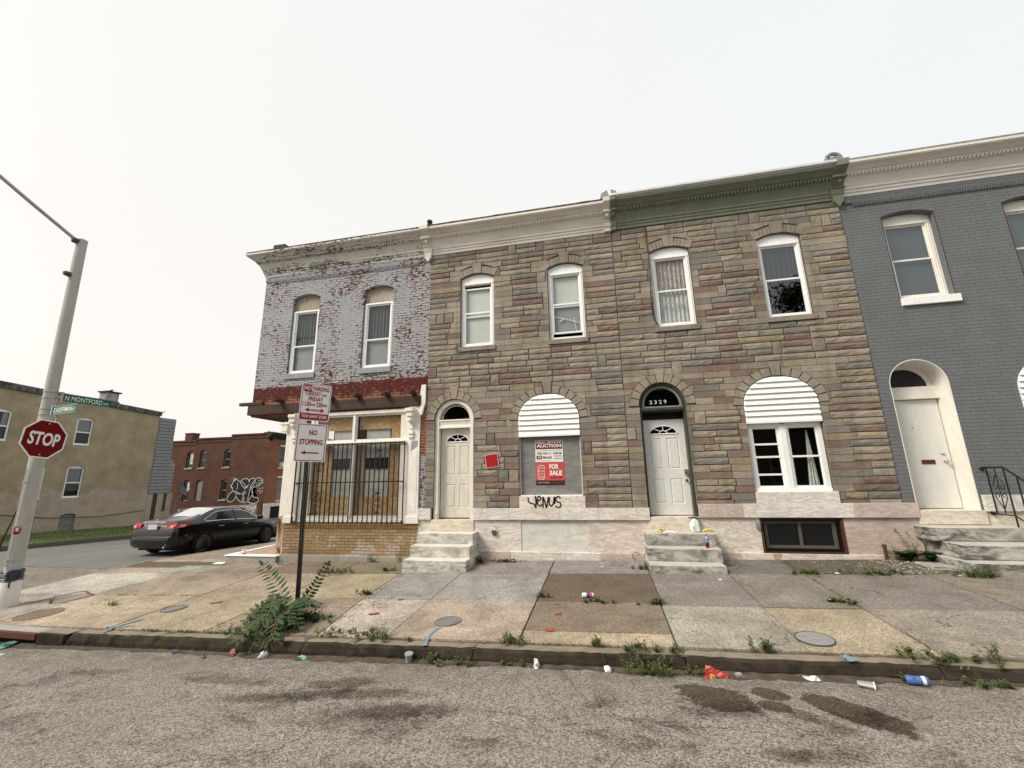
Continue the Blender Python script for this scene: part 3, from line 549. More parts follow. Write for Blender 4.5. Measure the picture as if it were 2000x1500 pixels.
for x in xs_: w2 = .035+.03*math.sin(x*1.3)+rr.uniform(0, .045)+.02*math.sin(x*7); vs += [(x, -4.05, roadz(x, -4.06)+.022), (x, -4.09, roadz(x, -4.09)+.016), (x, -4.10-max(.01, w2), roadz(x, -4.2)+.003)]
gd.faces(vs, [(i*3+k, i*3+k+1, (i+1)*3+k+1, (i+1)*3+k) for i in range(len(xs_)-1) for k in range(2)]); tag(gd.build('gutter_dirt', grime('gutter_silt', (.06, .048, .035), (.14, .12, .09), .8, 9, .95, stretch=(1, 1, 1), bump=.6)), kind='structure')
kerbrun('far_kerb', [(x, -13.3) for x in (-40, -20, 0, 20, 40)], .2, lambda x, y: gutz(x)+.13, -1.3, M['concrete'])
sheet('far_sidewalk', [-40, -20, 0, 14, 40], [-16.9, -13.35], lambda x, y: gutz(x)+.12, M['concrete'])
# grass bank beyond the side street, gutter kerb along it
sheet('grass_verge', rng(-25.0, -20.2, .8), rng(-4, 17, 1), lambda x, y: roadz(-20, max(y, 0))+.16+.02*(-20.2-x), M['lawn'], jit=.01)
kerbrun('verge_kerb', [(-20.3, y) for y in (17, 14, 11, 8, 5, 2, -1, -4)], .15, lambda x, y: roadz(-20, max(y, 0))+.14, -2, M['kerb_far'])
sheet('far_sidewalk_north', [-24.5, -20.2], rng(17, 60, 3), lambda x, y: roadz(-20, y)+.12, M['concrete'])
# painted survey marks on the pavement
def gmark(name, pts, w_, mat, zf=swz, dz=.009):
    P = smoothpath([(a, b, 0) for a, b in pts]); mb = MB(); rr = random.Random(len(pts)+int(w_*999))
    for i in range(len(P)-1):
        d = (P[i+1]-P[i]).normalized(); nn = Vector((-d.y, d.x, 0))*w_/2*rr.uniform(.7, 1.2)
        mb.face([(q.x, q.y, zf(q.x, q.y)+dz) for q in (P[i]-nn, P[i+1]-nn, P[i+1]+nn, P[i]+nn)])
    return mb.build(name, mat, merge=False)
# ------------------------------------------------------------------ building parts
FB = 12.0
def shell(parent, x0, x1, z0, z1, mat_side, sides=('L', 'R'), y0=.30, drop=.5, roofmat=None):
    mb = MB()
    if 'L' in sides: mb.face([(x0, y0, z0), (x0, FB, z0), (x0, FB, z1-drop), (x0, y0, z1)])
    if 'R' in sides: mb.face([(x1, y0, z0), (x1, FB, z0), (x1, FB, z1-drop), (x1, y0, z1)])
    mb.face([(x0, FB, z0), (x1, FB, z0), (x1, FB, z1-drop), (x0, FB, z1-drop)]); mb.build('side_wall', mat_side, parent, True)
    r = MB(); r.faces([(x0, .05, z1+.02), (x1, .05, z1+.02), (x1, FB, z1-drop+.02), (x0, FB, z1-drop+.02), (x0, .05, z1-.1), (x1, .05, z1-.1), (x1, FB, z1-drop-.1), (x0, FB, z1-drop-.1)], [(0,1,2,3),(4,5,6,7),(0,1,5,4),(1,2,6,5),(2,3,7,6),(3,0,4,7)])
    r.build('roof', roofmat or M['tar_plain'], parent, True)
    f = MB(); f.face([(x0, .31, 3.75), (x1, .31, 3.75), (x1, FB, 3.75), (x0, FB, 3.75)]); f.face([(x0, .31, .7), (x1, .31, .7), (x1, FB, .7), (x0, FB, .7)])
    f.face([(x0, 3.5, .7), (x1, 3.5, .7), (x1, 3.5, z1-.2), (x0, 3.5, z1-.2)]); f.build('interior', M['interior_wall'], parent, True)
def cornice(parent, x0, x1, dz, mat, left_return=False, tar=None, teeth=.068, lipmat=None, top=.0):
    P = [(0, 7.20), (.035, 7.20), (.04, 7.26), (.06, 7.275), (.06, 7.32), (.085, 7.335), (.09, 7.38), (.10, 7.40), (.125, 7.46), (.165, 7.53), (.20, 7.565), (.205, 7.60), (.235, 7.605), (.235, 7.635), (.26, 7.645), (.30, 7.68), (.345, 7.705), (.385, 7.715), (.39, 7.73), (.40, 7.735), (.40, 7.785), (.38, 7.80), (0, 7.85)]
    mb = MB(); vs = []
    for o, z in P:
        z += dz
        if left_return: vs += [(x0-o, 6, z-.2), (x0-o, -o, z), (x1, -o, z)]
        else: vs += [(x0, -o, z), (x1, -o, z)]
    k = 3 if left_return else 2; n = len(P)
    fs = [(i*k+j, i*k+j+1, (i+1)*k+j+1, (i+1)*k+j) for i in range(n-1) for j in range(k-1)]
    fs.append(tuple(i*k for i in range(n))); fs.append(tuple(i*k+k-1 for i in range(n))); mb.faces(vs, fs)
    c = mb.build('cornice', mat, parent, True)
    d = MB(); x = x0+.03 if not left_return else x0-.18
    while x < x1-.03:
        z = 7.602+dz; d.faces([(x, -.17, z), (x+teeth*.55, -.17, z), (x+teeth*.55, -.262, z), (x, -.262, z), (x+.006, -.17, z-.06), (x+teeth*.55-.006, -.17, z-.06), (x+teeth*.55-.006, -.245, z-.052), (x+.006, -.245, z-.052)], [(0,1,2,3),(4,5,6,7),(0,1,5,4),(1,2,6,5),(2,3,7,6),(3,0,4,7)]); x += teeth
    d.build('dentil_band', lipmat or mat, c)
    d_ = bpy.data.objects[-1] if False else None
    if tar:
        t = MB(); xs_ = rng(x0 if not left_return else x0-.38, x1, .12); rr = random.Random(int(x1*10)); vs = []
        for x in xs_: h = 7.80+dz+top+rr.uniform(-.006, .012); vs += [(x, -.40, 7.788+dz), (x, -.41, 7.80+dz+top*.5), (x, -.37, h), (x, .1, h+.03)]
        t.faces(vs, [(i*4+k, i*4+k+1, (i+1)*4+k+1, (i+1)*4+k) for i in range(len(xs_)-1) for k in range(3)]); t.build('roof_edge', tar, c)
    return c
def fix_dentil_parent(c, parent):   # children of the cornice were written in world coordinates
    for ch in c.children: ch.location = -origin(parent)
def bracket(parent, x, dz, mat, point=True, w_=.11, tip=7.02, name='cornice_bracket'):
    mb = MB(); P = [(0, 7.28), (.10, 7.28), (.12, 7.36), (.11, 7.44), (.16, 7.50), (.22, 7.54), (.25, 7.56), (.27, 7.60), (.27, 7.64), (.30, 7.66), (.36, 7.69), (.43, 7.73), (.435, 7.83), (0, 7.83)]
    n = len(P); vs = [(x-w_, -o, z+dz) for o, z in P]+[(x+w_, -o, z+dz) for o, z in P]
    mb.faces(vs, [tuple(range(n)), tuple(range(n, 2*n))]+[(i, (i+1) % n, (i+1) % n+n, i+n) for i in range(n)])
    mb.box(x-w_*1.15, x+w_*1.15, -.30, 0, 7.555+dz, 7.59+dz); mb.box(x-w_*1.15, x+w_*1.15, -.14, 0, 7.40+dz, 7.43+dz)
    mb.lathe([(.03, -.05), (.05, -.02), (.03, 0)], (x, -.20, 7.5+dz), 8, 'y')
    if point: mb.prism([(x-w_, 7.28+dz), (x-w_*.75, 7.2+dz), (x-w_*.8, 7.14+dz), (x, tip+dz), (x+w_*.8, 7.14+dz), (x+w_*.75, 7.2+dz), (x+w_, 7.28+dz)], -.09, 0)
    else: mb.box(x-w_, x+w_, -.08, 0, 7.18+dz, 7.28+dz)
    return mb.build(name, mat, parent, True)
def formstone(mbs, x0, x1, z0, z1, cuts, seed):
    """cast stone blocks of irregular length in courses"""
    r_ = random.Random(seed); cols = [(.305,.272,.218)]*13+[(.265,.235,.188)]*6+[(.288,.243,.172)]*4+[(.215,.156,.130)]*5+[(.205,.192,.175)]*4
    h = (z1-z0)/round((z1-z0)/.2725); nr = int(round((z1-z0)/h)); g = .0048; last = None
    def blk(a, b, c, d):
        nonlocal last
        col = r_.choice(cols)
        if col == last: col = r_.choice(cols)
        last = col; k = r_.uniform(.92, 1.07); mbs.col = tuple(q*k for q in col)
        P = [rect(a+g, b-g, c+g*.8, d-g*.8)]
        for q in cuts:
            P = subtract(P, q)
        dp = r_.uniform(-.004, .004)
        for p in P:
            full = len(p) == 4 and abs(area(p)-(b-a-2*g)*(d-c-1.6*g)) < 1e-5
            if full:                   # chamfered rough-faced block with an off-centre ridge
                X0, X1, Z0, Z1 = a+g, b-g, c+g*.8, d-g*.8; m = .014; n_ = max(2, int((X1-X0)/.1)); zr = r_.uniform(.35, .65)
                cx = [X0+m+(X1-X0-2*m)*i/n_ for i in range(n_+1)]; vs = [(X0, 0, Z0), (X1, 0, Z0), (X1, 0, Z1), (X0, 0, Z1)]
                lo = []; mi = []; hi = []
                for i, x in enumerate(cx):
                    lo.append(len(vs)); vs.append((x, -.016+dp+r_.uniform(-.004, .004), Z0+m))
                    mi.append(len(vs)); vs.append((x, -.023+dp+r_.uniform(-.008, .006), Z0+(Z1-Z0)*(zr+r_.uniform(-.13, .13))))
                    hi.append(len(vs)); vs.append((x, -.016+dp+r_.uniform(-.004, .004), Z1-m))
                fs = [(lo[i], lo[i+1], mi[i+1], mi[i]) for i in range(n_)]+[(mi[i], mi[i+1], hi[i+1], hi[i]) for i in range(n_)]
                fs += [tuple([0, 1]+lo[::-1]), tuple([2, 3]+hi), (1, 2, hi[-1], mi[-1], lo[-1]), (3, 0, lo[0], mi[0], hi[0])]
                mbs.faces(vs, fs)
            else: mbs.prism(p, -.018+dp, .0)
    for i in range(nr):
        za = z0+i*h; x = x0
        while x < x1-.02:
            if r_.random() < .13:
                b = min(x1, x+r_.uniform(.16, .24))
                if x1-b < .12: b = x1
                blk(x, b, za, za+h); x = b; continue
            W = r_.uniform(.45, 1.25); b = min(x1, x+W)
            if x1-b < .25: b = x1
            W = b-x; zm = za+h*.5
            for (c, d) in ((za, zm), (zm, za+h)):
                cutsx = [x]; k = max(1, int(round(W/r_.uniform(.42, .75))))
                for q in range(1, k): cutsx.append(x+W*(q+r_.uniform(-.22, .22))/k)
                cutsx.append(b)
                for a_, b_ in zip(cutsx, cutsx[1:]): blk(a_, b_, c, d)
            x = b
def vouss(mb, cx, zs, ra, rb, wd, n, key=True, a0=0, a1=180, keyh=.12, seed=1):
    """radial blocks around an (elliptical) arch: inner half axes ra (x), rb (z)"""
    r_ = random.Random(seed); ang = [a0+(a1-a0)*i/n for i in range(n+1)]
    for i in range(n):
        p, q = R(ang[i]+.8), R(ang[i+1]-.8); k = key and i == n//2; w2 = wd+(keyh if k else 0)
        pts = []
        for t in range(4): t = p+(q-p)*t/3; pts.append((cx+(ra+.012)*math.cos(t), zs+(rb+.012)*math.sin(t)))
        for t in range(4): t = q+(p-q)*t/3; pts.append((cx+(ra+w2)*math.cos(t), zs+(rb+w2)*math.sin(t)))
        mb.col = tuple(c*r_.uniform(.95, 1.05) for c in (.292,.26,.21)); mb.prism(pts, -.034 if k else -.026, .0)
def segvouss(mb, x0, x1, zs, zt, wd, seed=1):
    r_ = random.Random(seed); n = 9; cx, h = (x0+x1)/2, (x1-x0)/2; top = lambda x: zs+(zt-zs)*(1-((x-cx)/h)**2)
    ed = [x0-.03, x0+.10, x0+.18, x0+.25, x0+.31, x1-.31, x1-.25, x1-.18, x1-.10, x1+.03] if h > .4 else [x0+(x1-x0)*i/9 for i in range(10)]
    for i in range(n):
        a, b = ed[i]+.004, ed[i+1]-.004; k = i == 4; w2 = wd+(.10 if k else 0); f = lambda x: (x-cx)*.16
        mb.col = tuple(c*r_.uniform(.94, 1.05) for c in (.288,.256,.206)); ta, tb = top(max(x0, min(x1, a))), top(max(x0, min(x1, b)))
        mb.prism([(a, ta+.006), (b, tb+.006), (b+f(b), tb+w2), (a+f(a), ta+w2)], -.034 if k else -.026, 0)
def sash_window(parent, x0, x1, z0, z1, y, fw=.055, mid=.5, frame=None, glass=None, zt=None, upper_gap=0, lower_gap=0, back=('blind', 'blind'), head=None, label=None, sashw=.035, sash=None, jamb=0, mull=False):
    """double hung window; zt crown of the arched head panel, z1 height of its shoulders"""
    frame = frame or M['white']; glass = glass or M['glass_sky']; sash = sash or frame
    zh = z1-.13 if zt else z1; mb = MB(); out = segarch(x0, x1, z0, z1, zt) if zt else rect(x0, x1, z0, z1)
    hole = rect(x0+fw, x1-fw, z0+fw*.9, zh-(.02 if zt else fw*.7))
    for p in subtract([out], hole): mb.face([(a, y, b) for a, b in p])
    reveal(mb, hole, y, y+.10); reveal(mb, out, y, y+.02)
    mb.box(x0+fw*.45, x0+fw*.6, y-.008, y+.001, z0+.02, z1-.12); mb.box(x1-fw*.6, x1-fw*.45, y-.008, y+.001, z0+.02, z1-.12)
    if zt: mb.box(x0+.02, x1-.02, y-.012, y+.002, zh-.015, zh+.012)
    wn = mb.build('window', frame, parent, True, label=label); wo = origin(wn)
    hx0, hx1, hz0, hz1 = hole[0][0], hole[1][0], hole[0][1], hole[2][1]; zm = hz0+(hz1-hz0)*mid
    for nm, a, b, yy, up_ in (('upper_sash', zm-.02-upper_gap, hz1-upper_gap, y+.035, 1), ('lower_sash', hz0+lower_gap, zm+.02+lower_gap*.5, y+.012, 0)):
        s = MB(); h2 = rect(hx0+sashw, hx1-sashw, a+sashw, b-sashw)
        for p in subtract([rect(hx0, hx1, a, b)], h2): s.face([(q, yy, z) for q, z in p])
        reveal(s, h2, yy, yy+.02); reveal(s, rect(hx0, hx1, a, b), yy, yy+.03)
        so_ = s.build(nm, sash, wn, False); so_.location = -origin(parent)
        g = MB(); g.face([(hx0+sashw-.002, yy+.012, a+sashw-.002), (hx1-sashw+.002, yy+.012, a+sashw-.002), (hx1-sashw+.002, yy+.012, b-sashw+.002), (hx0+sashw-.002, yy+.012, b-sashw+.002)])
        go = g.build('pane', glass, wn, False); go.location = -origin(parent)
        bk = back[0 if up_ else 1]
        if bk:
            q = MB(); nx = 24; yb = y+.085+(.012 if up_ else 0); amp = .006 if 'blind' in bk else .02
            za, zb = (a+.01, b-.02) if up_ else (a+.01, min(b, zm)-.005)
            vs = []
            for i in range(nx+1):
                x = hx0+.006+(hx1-hx0-.012)*i/nx; yv = yb+amp*math.sin(i*1.9)*(0 if 'blind' in bk else 1); vs += [(x, yv, za), (x, yv, zb)]
            q.faces(vs, [(2*i, 2*i+2, 2*i+3, 2*i+1) for i in range(nx)]); qo = q.build('blind' if 'blind' in bk or bk == 'screen' else 'curtain', M[bk], wn, False, smooth=True); qo.location = -origin(parent)
    return wn
def siding_panel(parent, x0, x1, z0, zs, zt, y, n=8, label=None):
    mb = MB(); sh = arch(x0, x1, z0, zs, zt, 28); h = (zt-z0)/n
    for i in range(n):
        a = z0+i*h; p = intersect(rect(x0-.1, x1+.1, a, a+h), sh)
        if len(p) < 3: continue
        f = lambda z: y-.004-.042*(1-(z-a)/h); m_ = len(p)
        vs = [(q, f(z), z) for q, z in p]+[(q, y+.02, z) for q, z in p]
        mb.faces(vs, [tuple(range(m_))]+[(k, k+m_, (k+1) % m_+m_, (k+1) % m_) for k in range(m_)])
    mb.box(x0+.0, x1-.0, y-.045, y+.01, z0-.035, z0)
    return mb.build('siding_panel', M['white'], parent, True, label=label)
def fan_door(parent, x0, x1, z0, z1, y, mat, hw, label=None, muntin=M['white'], knobs=((.93, .41), (.93, .46)), kmat='pole_dark', worn=False):
    """panelled door with a sunburst light"""
    W, H = x1-x0, z1-z0; cx = (x0+x1)/2; mb = MB(); fz = z0+H*.845; ra, rb = W*.33, H*.088
    fan = [(cx+ra*math.cos(math.pi*k/16), fz+rb*math.sin(math.pi*k/16)) for k in range(17)]
    pans = [rect(x0+W*a, x0+W*b, z0+H*c, z0+H*d) for a, b in ((.15, .44), (.56, .85)) for c, d in ((.115, .37), (.47, .80))]
    P = [rect(x0, x1, z0, z1)]
    for c in [fan]+pans: P = subtract(P, c)
    for p in P: mb.face([(a, y, b) for a, b in p])
    reveal(mb, fan, y, y+.03); reveal(mb, rect(x0, x1, z0, z1), y, y+.04)
    for c in pans:
        a0, a1, b0, b1 = c[0][0], c[1][0], c[0][1], c[2][1]; i1, i2 = .014, .035
        R1 = rect(a0+i1, a1-i1, b0+i1, b1-i1); R2 = rect(a0+i2, a1-i2, b0+i2, b1-i2)
        for A_, ya, B_, yb in ((c, y, R1, y+.014), (R1, y+.014, R2, y+.002)):
            for k in range(4): p, q, r_, t = A_[k], A_[(k+1) % 4], B_[(k+1) % 4], B_[k]; mb.face([(p[0], ya, p[1]), (q[0], ya, q[1]), (r_[0], yb, r_[1]), (t[0], yb, t[1])])
        mb.face([(q[0], y+.002, q[1]) for q in R2])
    d = mb.build('door', mat, parent, True, label=label); off = -origin(parent)
    g = MB(); g.face([(a, y+.02, b) for a, b in fan]); o = g.build('fan_light', M['glass_dark'], d); o.location = off
    s = MB(); s.tube([(a, y-.004, b) for a, b in fan]+[(fan[0][0], y-.004, fan[0][1])], .013, 6)
    for an in (45, 90, 135): s.tube([(cx+.1*ra*2*math.cos(R(an))*.9, y+.004, fz+rb*.42*math.sin(R(an))*1.0), (cx+ra*math.cos(R(an)), y+.004, fz+rb*math.sin(R(an)))], .009, 5)
    s.tube([(cx+ra*.3*math.cos(math.pi*k/8), y+.004, fz+rb*.42*math.sin(math.pi*k/8)) for k in range(9)], .009, 5); o = s.build('sunburst_muntin', muntin, d); o.location = off
    k = MB()
    for u, v in knobs: k.lathe([(.022, 0), (.024, -.012), (.012, -.02), (.012, -.04), (.028, -.045), (.028, -.062), (.015, -.07)], (x0+W*u, y, z0+H*v), 12, 'y')
    o = k.build('knob', M[kmat], d, smooth=True); o.location = off
    return d
# ================================================================== HOUSE A: corner shop
A = thing('corner_house', 'two storey corner shop house with peeling pale blue-grey painted brick above a boarded storefront', 'house', (-6.4, 0, -.15))
wins = ((-7.87, -7.05), (-5.76, -4.93))
opA = [segarch(a, b, 4.36, 6.46, 6.58) for a, b in wins]
mb = MB(); wall(mb, rect(-8.8, -3.93, 3.985, 7.32), opA, 0, .16); mb.build('wall', M['brick_peel'], A, True)
mb = MB()
for x_ in rng(-8.6, -4.1, .0685)[:-1]: mb.box(x_+.012, x_+.056, -.022, .001, 6.99, 7.055)     # dentil brick course
mb.box(-8.8, -3.93, -.03, .001, 7.055, 7.2); mb.build('corbel_course', M['brick_peel'], A, True)
mb = MB()                                          # ragged strip of bare brick below the paint
mb.face([(-8.8, .002, 3.3), (-3.93, .002, 3.3), (-3.93, .002, 3.99), (-8.8, .002, 3.99)]); mb.face([(-8.8, .002, 3.3), (-8.8, 1.2, 3.3), (-8.8, 1.2, 7.3), (-8.8, .002, 7.3)])
mb.build('bare_brick_band', M['brick_red'], A, True)
mb = MB(); mb.face([(-8.8, .0, 3.985), (-8.8, 6, 3.985), (-8.8, 6, 7.3), (-8.8, .0, 7.3)]); mb.build('side_wall', M['brick_soldier_y'], A, True)
mb = MB(); mb.bevbox(-8.86, -4.06, -.07, .06, 3.34, 3.585, .012); mb.box(-8.86, -8.72, .06, 1.5, 3.34, 3.585)
mb.face([(-8.86, .05, 3.345), (-4.06, .05, 3.345), (-4.06, .35, 3.345), (-7.6, .35, 3.345), (-8.8, 1.5, 3.345)]); mb.build('beam', M['wood_dark'], A, True)
for i_, (x_, l_) in enumerate(((-9.0, .42), (-7.9, .30), (-6.45, .30), (-5.72, .26), (-4.95, .26), (-4.28, .26))):
    mb = MB()
    if i_ == 0: mb.bevbox(-9.15, -8.45, -.06, .04, 3.60, 3.68, .01)
    else: mb.bevbox(x_-.05, x_+.05, -l_+.02, .1, 3.62, 3.70, .01, .004)
    mb.build('joist_stub', M['wood_dark'], A, True)
for i_, (a, b) in enumerate(wins):
    mb = MB(); p = segarch(a+.005, b-.005, 6.11, 6.455, 6.575); mb.face([(x, .11, z) for x, z in p]); mb.build('plywood_head', M['ply_head'], A, True)
    sash_window(A, a+.02, b-.02, 4.38, 6.12, .05, .06, .42, back=('screen', 'blind_dark'), glass=M['glass'], label='white window with a loose top rail' if i_ == 0 else None)
    mb = MB(); mb.bevbox(a-.02, b+.02, -.035, .14, 4.235, 4.375, .008); mb.build('sill', grime('grey_sill_paint%d' % i_, (.27, .29, .32), (.15, .15, .15), .4, 5), A, True)
c_ = cornice(A, -8.8, -4.03, 0, M['cream_peel'], True, M['tar'], top=.02); fix_dentil_parent(c_, A)
bracket(A, -3.98, 0, M['cream'])
mb = MB(); mb.lathe([(.05, 0), (.07, .03), (.03, .06), (.07, .1), (.07, .14), (.02, .18)], (-3.86, -.3, 7.86), 10); mb.box(-3.95, -3.75, -.35, .1, 7.82, 7.88); mb.build('finial', M['tar_plain'], A, True, smooth=False)
mb = MB(); mb.faces([(-9.2+.2, .3, 7.7), (-8.35, .3, 7.7), (-8.35, 1.0, 7.7), (-9.0, 1.0, 7.7), (-9.0, .3, 8.42), (-8.62, .3, 8.42), (-8.62, 1.0, 8.42), (-9.0, 1.0, 8.42)], [(0,1,5,4),(1,2,6,5),(2,3,7,6),(3,0,4,7),(4,5,6,7)]); mb.build('roof_hatch', M['tar_plain'], A, True)
shell(A, -8.8, -3.93, -.3, 7.75, M['brick_soldier_y'], ('R',))
# storefront
mb = MB(); mb.box(-7.5, -4.085, .0, .25, -.0, .60); mb.build('kick_wall', M['brick_yellow'], A, True)
mb = MB(); mb.box(-7.5, -4.085, -.012, .26, .60, .70); mb.build('soldier_course', M['soldier'], A, True)
mb = MB(); mb.bevbox(-7.52, -4.2, -.045, .2, -.45, .0, .01); mb.build('concrete_footing', M['concrete'], A, True)
mb = MB(); mb.faces([(-7.5, .001, -.3), (-8.78, 1.28, -.3), (-8.78, 1.28, .85), (-7.5, .001, .85)], [(0,1,2,3)]); mb.box(-7.62, -7.5, .02, .2, .60, .86)
mb.build('corner_brick_pier', M['brick_yellow'], A, True)
mb = MB(); mb.faces([(-7.5, .02, .85), (-8.78, 1.3, .85), (-8.78, 1.3, 3.34), (-7.5, .02, 3.34)], [(0,1,2,3)]); mb.bevbox(-7.72, -7.5, .06, .2, .84, 3.34, .01)
mb.bevbox(-7.9, -7.62, -.02, .16, 3.06, 3.12, .01); mb.bevbox(-7.86, -7.68, .0, .16, 2.88, 3.06, .02); mb.build('corner_panelling', M['white_old'], A, True)
for x0_, x1_ in ((-7.5, -7.20), (-4.385, -4.085)):
    mb = MB(); mb.bevbox(x0_, x1_, -.03, .12, .70, 3.34, .008); mb.bevbox(x0_-.02, x1_+.02, -.06, .12, .70, .86, .01)
    mb.box(x0_+.05, x1_-.05, -.036, -.02, .95, 2.3)
    pl = mb.build('pilaster', M['white_old'], A, True, label=None)
    s = MB(); cx = (x0_+x1_)/2-.06
    s.bevbox(cx-.10, cx+.10, -.22, .0, 3.20, 3.28, .012); s.bevbox(cx-.075, cx+.075, -.19, .0, 3.08, 3.21, .02); s.bevbox(cx-.065, cx+.065, -.13, .0, 2.96, 3.09, .02)
    s.lathe([(.035, -.05), (.06, -.02), (.06, .02), (.035, .05)], (cx, -.13, 3.0), 10, 'x'); s.bevbox(cx-.05, cx+.05, -.07, .0, 2.80, 2.97, .015); s.bevbox(cx-.065, cx+.065, -.085, .0, 2.68, 2.76, .015); s.bevbox(cx-.055, cx+.055, -.07, .0, 2.6, 2.66, .01)
    o = s.build('scroll_bracket', M['white_old'], pl); o.location = -origin(A)
mb = MB(); mb.prism([(-4.29, 2.53), (-4.13, 2.53), (-4.14, 2.40), (-4.30, 2.29)], -.034, -.03); mb.build('blue_paint_patch', M['p_grey'], A, True)
mb = MB(); mb.prism([(-4.20, 1.9), (-4.185, 1.72), (-4.16, 1.55), (-4.18, 1.35), (-4.215, 1.15), (-4.225, 1.3), (-4.25, 1.5), (-4.215, 1.7)], -.0335, -.03); mb.build('bare_wood_scar', M['siding_grey'], A, True)
fr = [rect(-6.93, -5.87, .86, 2.48), rect(-5.76, -4.60, .86, 2.48), rect(-6.93, -5.87, 2.62, 3.18), rect(-5.76, -4.60, 2.62, 3.18)]
mb = MB(); wall(mb, rect(-7.2, -4.385, .70, 3.34), fr, .03, .06)
mb.bevbox(-7.2, -4.385, -.005, .03, .70, .78, .008); mb.bevbox(-7.22, -4.385, -.02, .03, 2.50, 2.56, .008); mb.bevbox(-5.85, -5.78, .0, .03, .78, 3.26, .008); mb.bevbox(-7.2, -4.385, -.02, .04, 3.22, 3.30, .01)
mb.bevbox(-7.08, -7.03, .0, .03, .78, 2.5, .008)
sf = mb.build('shop_window', M['white_old'], A, True); off = -origin(A)
g = MB()
for q in fr: g.face([(a, .10, b) for a, b in q])
o = g.build('shop_glass', m_glass('shop_glass', (.86, .86, .84), 1.35), sf); o.location = off
b_ = MB()
for q in (rect(-6.93, -5.87, 2.86, 3.2), rect(-5.76, -4.6, 2.86, 3.2), rect(-4.90, -4.6, 2.62, 2.86), rect(-6.93, -6.45, .84, 2.5), rect(-6.45, -5.87, .84, 1.28), rect(-5.76, -4.95, .84, 1.28), rect(-4.95, -4.6, .84, 2.5), rect(-5.76, -5.70, 1.28, 2.5), rect(-6.93, -6.6, 2.6, 2.86)): b_.box(q[0][0]+.004, q[1][0]-.004, .155, .17, q[0][1]+.004, q[2][1]-.004)
o = b_.build('strand_board', M['osb'], sf); o.location = off
for a_, b2 in ((-6.45, -5.87), (-5.58, -4.95)):
    d = MB(); d.box(a_, b2, .20, .22, 1.25, 2.9); d.box(a_+.06, b2-.06, .19, .20, 1.45, 1.75)
    o = d.build('leaning_door_panel', M['door_pale'], sf); o.location = off
    d = MB(); d.box(a_+.005, b2-.005, .175, .20, 1.93, 2.18); o = d.build('black_band', M['blackp'], sf); o.location = off
d = MB(); d.box(-5.70, -5.585, .165, .2, 1.28, 2.5); o = d.build('timber_post', M['ply_raw'], sf); o.location = off
mb = MB(); nb = 23
for i in range(nb+1): x = -7.25+(2.82)*i/nb; mb.box(x-.010, x+.010, -.087, -.065, .70, 2.53)
for z in (.72, 1.62, 2.51): mb.box(-7.26, -4.42, -.088, -.064, z-.013, z+.013)
for x in (-7.26, -4.43): mb.box(x-.009, x+.009, -.088, -.066, .70, 2.53); 
for x in (-7.2, -4.46):
    for z in (.75, 1.6, 2.45): mb.box(x-.01, x+.01, -.08, -.0, z-.01, z+.01)
gr = mb.build('window_grille', M['black'], A, True)
for cx in (-6.62, -5.08):
    for cz in (2.12, 1.15):
        s = MB()
        for sx in (-1, 1):
            for sz in (-1, 1):
                pts = [(cx, -.085, cz+sz*.24), (cx+sx*.03, -.085, cz+sz*.17), (cx+sx*.085, -.085, cz+sz*.09), (cx+sx*.06, -.085, cz+sz*.03), (cx+sx*.02, -.085, cz+sz*.06), (cx+sx*.035, -.085, cz+sz*.09)]
                s.tube(smoothpath(pts, 3), .009, 5)
                pts = [(cx+sx*.012, -.085, cz+sz*.20), (cx+sx*.05, -.085, cz+sz*.25), (cx+sx*.075, -.085, cz+sz*.21), (cx+sx*.05, -.085, cz+sz*.19)]; s.tube(smoothpath(pts, 3), .008, 5)
        o = s.build('scrollwork', M['black'], gr); o.location = off
# strip between the shop and the stone house
mb = MB(); mb.box(-4.085, -3.93, .0, .2, 2.18, 3.34); mb.build('bare_brick_pier', M['brick_red'], A, True)
mb = MB(); mb.box(-4.085, -3.93, .0, .2, 1.02, 2.18); mb.build('painted_brick_pier', M['brick_peel_low'], A, True)
mb = MB(); mb.prism([(-4.06, 3.84), (-3.96, 3.84), (-3.96, 3.40), (-4.0, 3.28), (-4.04, 3.12), (-4.085, 3.12), (-4.085, 3.7)], -.06, .0); mb.build('corner_plank', M['white_old'], A, True)
# low doorstep bed on the corner side
PL = thing('corner_doorstep', 'low white-rimmed concrete doorstep filled with reddish bricks at the corner of the shop', 'doorstep', (-8.2, 1, -.2))
mb = MB(); mb.bevbox(-8.95, -7.56, -.10, .08, -.34, -.045, .015); mb.bevbox(-8.95, -8.83, .08, 1.5, -.34, -.045, .015); mb.build('rim', M['concrete'], PL, True)
mb = MB(); mb.bevbox(-8.97, -7.55, -.12, .09, -.045, -.018, .01); mb.bevbox(-8.97, -8.82, .09, 1.5, -.045, -.018, .01); mb.build('coping', M['white'], PL, True)
mb = MB(); mb.box(-8.83, -7.56, .08, 1.5, -.34, -.035); mb.build('brick_infill', brickwall('pale_paver', 'xy', (.42, .25, .17), (.5, .33, .24), (.4, .34, .28), bw=.2, bh=.1), PL, True)
mb = MB(); mb.bevbox(-9.25, -8.96, -.14, .02, -.24, -.205, .01); mb.build('loose_slab', M['white_old'], PL, True)

